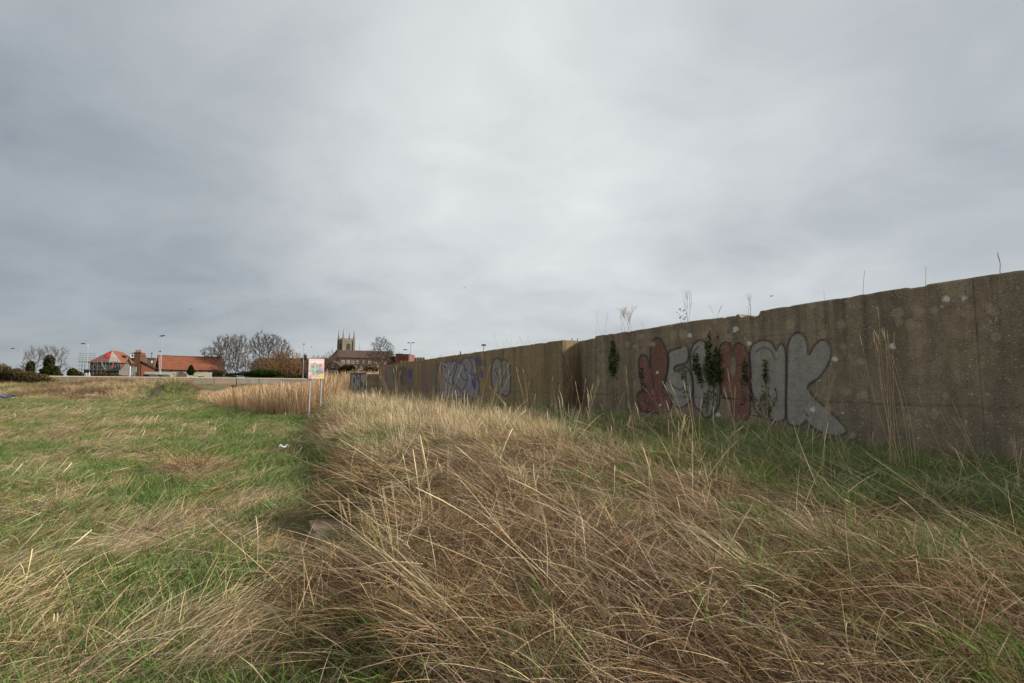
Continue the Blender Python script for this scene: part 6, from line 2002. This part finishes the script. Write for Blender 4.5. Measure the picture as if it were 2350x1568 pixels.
    while v < 30:
        v += rr.uniform(.22, .6) * (1 + v / 30)
        u = float(edge_u(np.array([v]))[0]) + rr.uniform(-.12, .75)
        x, y = u * WN[0] + v * WV[0], u * WN[1] + v * WV[1]
        if math.dist((x, y), BLOCK) < .6: continue
        k = rr.uniform(.55, 1.15)
        P.append((x, y, hz1(x, y) - .03)); rot.append((0, 0, rr.uniform(0, 6.28))); sc.append((k, k, k * rr.uniform(.7, 1.1)))
    cover('tussocks', c, P, rot, sc, 'domed tussocks of brown combed dead grass', 'dry grass')


    # 11. mounds of pale hay lodged in the near part of the field
    c = variant_set('hay mound', lambda k: merge(blades(420, 1400 + k, .42, (.22, .52), (50, 84), (18, 60), .0034, STRAW + PALE[:2] + BROWN[:2], (0, 62), (0, .20), segs=5), blades(60, 1430 + k, .40, (.25, .5), (35, 65), (10, 40), .0032, PALE, (0, 40), (0, .15), segs=5)), 5)
    P, rot, sc = [], [], []
    rr = random.Random(6)
    for a, b, k in ((470, 1470, 1.0), (545, 1490, 1.0), (400, 1520, 1.0), (330, 1490, .8), (600, 1540, .9), (500, 1550, 1.0), (60, 1350, 1.0), (150, 1400, .9), (30, 1440, 1.0), (110, 1520, .8), (640, 1250, .9), (690, 1290, .8), (600, 1300, .8), (250, 1270, .8), (330, 1240, .8), (40, 1190, .9), (130, 1180, .8), (430, 1190, .7), (560, 1170, .8), (180, 1310, .8)):
        x, y = gpt(a, b)
        P.append((x, y, hz1(x, y) - .03)); rot.append((rr.uniform(-.1, .1), rr.uniform(-.1, .1), R(rr.gauss(40, 50)))); sc.append((k, k, k * rr.uniform(.7, 1.0)))
    cover('hay_mounds', c, P, rot, sc, 'pale matted mounds of flattened hay in the near part of the field', 'dry grass')


grasses()


# ------------------------------------------------------------------ single tall grasses and wall-top weeds
def stalk_clump(bx, by, tx, ty, n, seed, label, spread=.10):
    rng = random.Random(seed)
    x, y = gpt(bx, by - 6)
    z = hz1(x, y)
    top = at(tx, ty, y)
    o = empty('tall_grass', (x, y, z), label=label, cat='tall grass', group='tall dry grass stalks standing on the bank')
    T = Vector(top - np.array([x, y, z]))
    for k in range(n):
        b = Vector((rng.gauss(0, spread * .5), rng.gauss(0, spread * .5), -.05))
        f = rng.uniform(.72, 1.0) if k else 1.0
        e = Vector((T.x * f + rng.gauss(0, spread * 1.2), T.y * f + rng.gauss(0, spread), T.z * f))
        bow = Vector((rng.gauss(0, .03), rng.gauss(0, .03), 0)) * T.length
        pts = [b + (e - b) * t + bow * math.sin(math.pi * t) for t in (0, .2, .4, .6, .8, 1.0)]
        st = MB().tube(pts, [.0034, .0032, .0030, .0026, .0020, .0012], 5, False).build('stem', M['straw_stem'], o)
        d = (pts[-1] - pts[-2]).normalized()
        hl = rng.uniform(.10, .17)
        q = pts[-1] - d * hl * .5
        m = MB()
        for i in range(11):
            c = q + d * hl * i / 10
            w_ = .0060 * (1 - abs(i / 10 - .4))
            s = (-1) ** i
            m.tube([c, c + d * .012 + Vector((s * .004, s * .002, 0)), c + d * .024 + Vector((s * .005, 0, 0))], [.001, w_ * .5, .0008], 4, False)
        m.build('seed_head', M['straw_head'], st)
        if k % 2 == 0:
            p = pts[2]; a = rng.uniform(0, 6.28); L = rng.uniform(.12, .28)
            hv = Vector((math.cos(a), math.sin(a), 0))
            q = [p, p + hv * L * .3 + Vector((0, 0, L * .45)), p + hv * L * .75 + Vector((0, 0, L * .45)), p + hv * L + Vector((0, 0, L * .15))]
            sd_ = Vector((-hv.y, hv.x, 0)) * .003
            vs_ = []
            for i, c in enumerate(q):
                kk = (1, .9, .6, .05)[i]; vs_ += [c - sd_ * kk, c + sd_ * kk]
            MB().add(vs_, [(0, 1, 3, 2), (2, 3, 5, 4), (4, 5, 7, 6)]).build('dry_leaf', M['straw_stem'], st)
    return o


def tall_grass():
    M['straw_stem'] = plain('dry grass stalks', (.56, .42, .24), (.46, .33, .18), 9)
    M['straw_head'] = plain('dry seed heads', (.60, .46, .28), (.46, .34, .20), 40)
    for a in ((2078, 1118, 2004, 722, 8, 1, 'tallest sheaf of dry stalks with seed heads rising before the bare wall right of the letters', .10),
              (2050, 1110, 2030, 770, 4, 12, 'straighter sheaf of stalks hard against the tallest sheaf', .08),
              (1842, 1065, 1895, 855, 5, 2, 'sheaf of pale stalks spreading in front of the last silver letter', .12),
              (1800, 1055, 1752, 880, 5, 3, 'stalks leaning across the foot of the upright silver letter', .10),
              (1690, 1065, 1684, 862, 3, 4, 'three stalks before the second red letter', .10),
              (1612, 1085, 1535, 885, 6, 5, 'thick sheaf slanting across the foot of the first silver letter', .12),
              (1548, 1010, 1494, 895, 3, 6, 'short slanting stalks below the first red letter', .10),
              (1450, 1005, 1436, 850, 3, 15, 'stalks under the separate ivy patch', .10),
              (1335, 1000, 1352, 872, 7, 8, 'sheaf of stalks in front of the wall return', .14),
              (1268, 985, 1292, 868, 5, 9, 'stalks just before the corner of the projecting wall', .14),
              (1215, 980, 1196, 850, 4, 10, 'stalks right of the grey bubble tag', .14),
              (1108, 985, 1150, 838, 5, 11, 'slanting stalks crossing the grey bubble tag', .14),
              (1015, 965, 1030, 838, 6, 13, 'stalks before the silver wildstyle letters', .18),
              (905, 965, 898, 838, 5, 14, 'stalks before the faded mural', .18),
              (2262, 1160, 2152, 915, 4, 16, 'long leaning stalks before the wall near the picture edge', .12),
              (2345, 1180, 2300, 1020, 5, 17, 'stalks at the wall foot by the picture edge', .10),
              (1960, 1130, 1935, 1000, 4, 18, 'short stalks below the painted foot of the last letter', .10),
              (842, 1330, 806, 1160, 5, 19, 'upright stalks at the foot of the bank by the concrete block', .06),
              (905, 1340, 880, 1130, 4, 20, 'tall lone stalks standing out of the brown thatch', .06)):
        stalk_clump(*a[:6], a[6], a[7])


tall_grass()


def weeds():
    def weed(px, pytop, seed, label, line, levels=3, stems=2, half=8, back=.2, thick=.006, twig='dry', sp=.4):
        P0, D = line
        t = on_line(px, P0, D)
        p = P0 + D * t + np.array([.9, .43]) * back
        y = p[1]
        tp = (2.79 + .09 * min(1, max(0, t / 10)) if line is CL else 2.76) - .02
        o = empty('wall_weed', (p[0], y, tp), label=label, cat='weed', group='dead weeds along the top of the near wall')
        h = at(px, pytop, y)[2] - tp
        st, fi = grow(h, seed, levels=levels, stems=stems, spread=sp, r0=thick, up=.9, trunk=.34, kids=(1, 2), minr=.0016)
        A = st + fi
        w0 = max(.02, max(abs(s[3]) for s in A)); k = min(2.0, px2m(half, y) / w0)
        A = [(s[0] * k, s[1] * k, s[2], s[3] * k, s[4] * k, s[5], s[6], s[7]) for s in A]
        V, F = seg_mesh(A, 4); np_mesh('stem', V, F, M[twig], o)
        return o, h
    CL, BL = (C0, CD), (B0, BD)
    weed(2297, 578, 1, 'solitary budded stem high on the wall near the picture edge', CL, 1, 1, 4, thick=.007)
    weed(2119, 612, 2, 'single leaning bare stem on the wall top', CL, 0, 1, 4, thick=.004)
    weed(1974, 622, 3, 'single tall thin stem on the wall top above the last letter', CL, 0, 1, 3, thick=.004)
    weed(1886, 667, 4, 'short thin stem on the wall top above the last silver letter', CL, 1, 1, 3, thick=.003)
    weed(1707, 668, 5, 'branched dry weed beside the chipped coping', CL, 2, 3, 14)
    weed(1633, 698, 6, 'bent grass stems left of the chipped coping', CL, 1, 3, 16, thick=.003)
    weed(1566, 664, 7, 'tall dry weed with dark curled leaves above the first red letter', CL, 2, 3, 14)
    weed(1425, 699, 8, 'bushiest pale dry weed on the wall top above the ivy patch', CL, 4, 5, 22, thick=.008)
    weed(1367, 713, 9, 'thin upright grass stems at the step in the wall top', CL, 0, 4, 16, thick=.003)
    weed(1465, 738, 10, 'long bent stem lying outward beside the bushiest weed', CL, 1, 2, 26, thick=.003, sp=.9)
    weed(1150, 765, 11, 'row of feathery grass stems above the grey bubble tag', BL, 0, 7, 34, thick=.006)
    weed(1200, 768, 12, 'sparse feathery grass stems right of the grey bubble tag', BL, 0, 4, 22, thick=.005)
    # leaves on the dark weed
    rng = np.random.default_rng(2)
    o = [k for k in bpy.data.objects if k.get('label') == 'tall dry weed with dark curled leaves above the first red letter'][0]
    c = np.stack([rng.normal(-.10, .07, 40), rng.normal(0, .03, 40), rng.uniform(.03, .38, 40)], 1)
    V, F, C = leaf_mesh(c, .022, rng, (.02, .018, .014), (.06, .045, .03)); np_mesh('dry_leaves', V, F, M['leaf'], o, False, C)


weeds()


# ------------------------------------------------------------------ ivy and dead vines on the wall
def wall_pt(px, py, off=.03, line=None):
    """point on the near wall's set-back face seen at a frame point"""
    P0, D = line or (C0, CD)
    d = ray(px, py)
    n = np.array([-D[1], D[0]])
    k = np.dot(P0, n) / np.dot(d[:2], n)
    p = EYE + d * k
    nn = n if np.dot(n, -P0) > 0 else -n
    return np.array([p[0] + nn[0] * off, p[1] + nn[1] * off, p[2]])


def ivy():
    nC = np.array([-CD[1], CD[0]]); nC = nC if np.dot(nC, -C0) > 0 else -nC
    def patch(label, blobs, trails, seed, dens=1.0):
        rng = np.random.default_rng(seed); rr = random.Random(seed)
        o = empty('ivy', (0, 0, 0), label=label, cat='ivy', group='ivy patches climbing the near wall')
        C = []
        for px, py, rx, ry, n in blobs:
            for _ in range(int(n * dens * .78)):
                a = rng.uniform(0, 6.28); r = math.sqrt(rng.random())
                w = 1 + .3 * math.sin(a * 3 + px)
                C.append(wall_pt(px + rx * r * w * math.cos(a), py + ry * r * math.sin(a), rng.uniform(.02, .10)))
        segs = []
        for tr in trails:
            pts = [wall_pt(x, y, .018) for x, y in smooth_poly(list(tr), False, 1)]
            pts = [p + rng.normal(size=3) * .012 for p in pts]
            for k in range(len(pts) - 1):
                segs.append((*pts[k], *pts[k + 1], .008, .007))
                for _ in range(4 if k < len(pts) * .75 else 1):
                    C.append(pts[k] + (pts[k + 1] - pts[k]) * rng.random() + rng.normal(size=3) * .035)
        C = np.array(C)
        V, F, c = leaf_mesh(C, .032, rng, (.040, .066, .026), (.115, .150, .065), up=.2)
        np_mesh('foliage', V, F, M['leaf'], o, False, c)
        if segs:
            V, F = seg_mesh(segs, 4); np_mesh('vine', V, F, M['vine'], o)
    patch('separate spindle shaped ivy patch left of the first red letter', [(1409, 800, 6, 20, 130), (1410, 828, 10, 30, 330), (1411, 850, 7, 18, 120)], [((1409, 772), (1410, 800), (1411, 850), (1416, 880), (1418, 930))], 1)
    patch('thin ivy strand on the first red letter', [(1476, 855, 3, 14, 30), (1480, 885, 4, 10, 26)], [((1473, 845), (1475, 870), (1480, 900), (1482, 930))], 2)
    patch('ivy strand hanging down the first silver letter loop', [(1600, 830, 5, 20, 90), (1606, 850, 8, 16, 110), (1609, 868, 5, 12, 60)], [((1600, 812), (1604, 840), (1610, 875), (1614, 890))], 3)
    patch('largest ivy mass between the silver and second red letters', [(1630, 800, 5, 30, 120), (1632, 840, 9, 26, 260), (1648, 825, 8, 26, 200), (1643, 855, 18, 12, 260), (1650, 868, 14, 10, 180), (1633, 870, 5, 20, 90)],
          [((1629, 760), (1630, 800), (1632, 850), (1628, 900), (1610, 935)), ((1648, 762), (1648, 800), (1650, 850), (1650, 900), (1640, 950)), ((1640, 870), (1638, 920), (1636, 975)), ((1650, 880), (1620, 920), (1628, 965))], 4)
    patch('ivy strand down the edge of the second red letter', [(1712, 850, 5, 22, 60), (1716, 868, 6, 8, 40)], [((1711, 820), (1713, 850), (1717, 875), (1722, 900), (1735, 925)), ((1700, 870), (1705, 900), (1708, 930))], 5)
    patch('leafy ivy strand rising over the arched silver letter', [(1761, 850, 3, 26, 50), (1762, 868, 5, 10, 40)], [((1760, 828), (1762, 870), (1760, 900), (1742, 925), (1740, 965)), ((1762, 880), (1764, 930), (1770, 960)), ((1785, 900), (1775, 935), (1765, 945))], 6)
    patch('short ivy strand on the lower loop of the first silver letter', [(1572, 865, 2, 10, 20)], [((1572, 850), (1574, 880), (1577, 910))], 7)

    # dead vine in the corner of the return
    rr = random.Random(5)
    o = empty('dead_vine', (0, 0, 0), label='tangle of dead brown vine stems filling the corner of the wall return', cat='vine')
    segs = []
    cx, cy = C0
    for k in range(24):
        p = np.array([cx - .04 + rr.gauss(-.03, .06), cy - .08 + rr.gauss(0, .05), .5])
        top = 2.72 - abs(rr.gauss(0, .5))
        while p[2] < top:
            q = p + np.array([rr.gauss(0, .045), rr.gauss(0, .03), rr.uniform(.08, .2)])
            q[0] = min(q[0], cx + .02); q[1] = min(q[1], cy + .02)
            r = .011 if k < 8 else .005
            segs.append((*p, *q, r, r)); p = q
    for k in range(70):   # side sprays over the return and the projecting face
        s = rr.random()
        p = np.array([cx - .10 - .35 * s, cy - .14 - .18 * s - .05, rr.uniform(.75, 2.3)])
        d = np.array([rr.uniform(-1, .5), rr.uniform(-.6, .0), rr.uniform(-.6, 1.0)])
        for i in range(rr.randint(3, 7)):
            d = d + np.array([rr.gauss(0, .5), rr.gauss(0, .3), rr.gauss(-.08, .4)])
            q = p + d / np.linalg.norm(d) * rr.uniform(.06, .13)
            q[1] = min(q[1], 15.0 - .9 * (q[0] - 1.484) * .5)
            segs.append((*p, *q, .0045, .0035)); p = q
    for k in range(110):   # heap at the foot
        p = np.array([cx + rr.gauss(-.25, .40), cy - .35 + rr.gauss(-.1, .22), .55 + abs(rr.gauss(0, .18))])
        d = np.array([rr.gauss(0, 1), rr.gauss(0, .6), rr.gauss(.2, .6)])
        for i in range(4):
            d = d + np.array([rr.gauss(0, .5), rr.gauss(0, .4), rr.gauss(-.1, .5)])
            q = p + d / np.linalg.norm(d) * rr.uniform(.08, .16)
            segs.append((*p, *q, .005, .004)); p = q
    V, F = seg_mesh(segs, 4); np_mesh('stem', V, F, M['vine'], o)
    # pale wiry bramble canes on the projecting face
    o = empty('bramble_cane', (0, 0, 0), label='pale wiry bramble canes arching over the projecting wall face', cat='bramble')
    segs = []
    for tr in (((1240, 925), (1222, 890), (1228, 850), (1210, 830)), ((1230, 900), (1232, 868), (1252, 845)), ((1225, 880), (1212, 862)), ((1300, 940), (1292, 900), (1270, 868), (1235, 848)), ((1315, 930), (1300, 890), (1290, 870)), ((1180, 930), (1205, 900), (1245, 935), (1290, 940)),
               ((1318, 866), (1312, 838), (1297, 800), (1290, 792)), ((1215, 925), (1216, 870), (1200, 838)), ((1218, 900), (1226, 878), (1232, 862))):
        pts = [wall_pt(x, y, .10, (B0, BD)) for x, y in smooth_poly(list(tr), False, 2)]
        for a, b in zip(pts[:-1], pts[1:]): segs.append((*a, *b, .006, .005))
    V, F = seg_mesh(segs, 5); np_mesh('stem', V, F, M['dry'], o)


ivy()


# ------------------------------------------------------------------ birds and litter
def birds():
    def bird(px, py, Y, span, label, rz, bank):
        o = empty('bird', at(px, py, Y), label=label, cat='bird', group='distant birds flying over the town')
        o.rotation_euler = (0, bank, rz)
        s = span
        m = MB().ball((0, 0, 0), s * .10, 8, (2.2, .9, .8))
        m.add([(-s * .2, 0, 0), (-s * .36, -s * .05, 0), (-s * .36, s * .05, 0), (-s * .2, 0, .02 * s)], [(0, 2, 1), (0, 1, 3), (0, 3, 2)])
        for k in (-1, 1):
            m.add([(s * .10, k * s * .06, .02 * s), (-s * .10, k * s * .06, .02 * s), (s * .06, k * s * .28, .14 * s), (-s * .10, k * s * .28, .14 * s), (-s * .06, k * s * .5, .10 * s), (s * .02, 0, .06 * s)], [(0, 2, 3, 1), (2, 4, 3), (0, 5, 2), (1, 3, 5)])
        m.build('body', M['bird'], o)
    bird(1770, 680, 60, .62, 'bird flying close above the near wall top', .4, .3)
    bird(1066, 661, 90, .55, 'lone bird in the middle of the sky', 1.0, -.4)
    bird(1714, 706, 90, .45, 'tiny bird just left of the branched wall weed', .2, .2)
    bird(437, 711, 150, .75, 'bird highest to the left of the flock over the barn', .5, .3)
    bird(484, 711, 150, .6, 'bird level with and right of the first over the barn', 1.4, -.2)
    bird(523, 717, 150, .6, 'lowest bird of the flock over the barn', .3, .3)
    bird(562, 695, 150, .6, 'bird over the broad bare tree', .8, -.3)
    bird(614, 691, 150, .6, 'bird over the round headed bare tree', .2, .2)
    bird(715, 797, 120, .75, 'bird gliding low above the pink sign', .5, .5)


def litter():
    rng = random.Random(3)
    def scrap(name, px, py, w, h, m, label, cat, lift=.08):
        x, y = gpt(px, py)
        o = empty(name, (x, y, hz1(x, y) + lift), rz=rng.uniform(-.5, .5), label=label, cat=cat)
        n = 7
        V = []
        for j in range(n):
            for i in range(n):
                a, b = i / (n - 1) - .5, j / (n - 1) - .5
                V.append((a * w, b * w * .7, h * (.5 + .5 * math.cos(a * 5 + j)) * (1 - 2.6 * b * b) + rng.uniform(0, h * .25)))
        F = [(j * n + i, j * n + i + 1, (j + 1) * n + i + 1, (j + 1) * n + i) for j in range(n - 1) for i in range(n - 1)]
        s = link_mesh('film', V, F, m, o)
        md = s.modifiers.new('thickness', 'SOLIDIFY'); md.thickness = .004
        return o
    scrap('crisp_packet', 650, 1052, .17, .06, M['plastic_white'], 'crumpled white wrapper lying on the green field near the bank', 'litter', .22)
    scrap('plastic_bag', 12, 921, .95, .30, M['plastic_blue'], 'blue plastic bag at the picture edge below the brambles', 'litter', .25)
    scrap('paper_scrap', 36, 920, .45, .10, M['wrapper_orange'], 'tan scrap beside the blue plastic bag', 'litter', .22)
    scrap('paper_scrap', 208, 915, .6, .08, M['plastic_white'], 'larger white scrap at the foot of the rough bank', 'litter', .30)
    scrap('paper_scrap', 150, 911, .4, .08, M['plastic_white'], 'smaller white scrap at the foot of the rough bank', 'litter', .28)
    x, y = gpt(118, 1496)
    o = empty('cut_reed', (x, y, hz1(x, y) + .17), rz=R(-50), label='two short bleached reed pieces lying in the straw close by', cat='reed piece')
    for k in (0, 1): MB().tube([(-.035, k * .014, .02), (.0, k * .016, .01), (.035, k * .014, .0)], [.003, .0035, .002], 6).build('stalk', M['wrapper_orange'] if k == 0 else M['straw_head'], o)


birds()
litter()
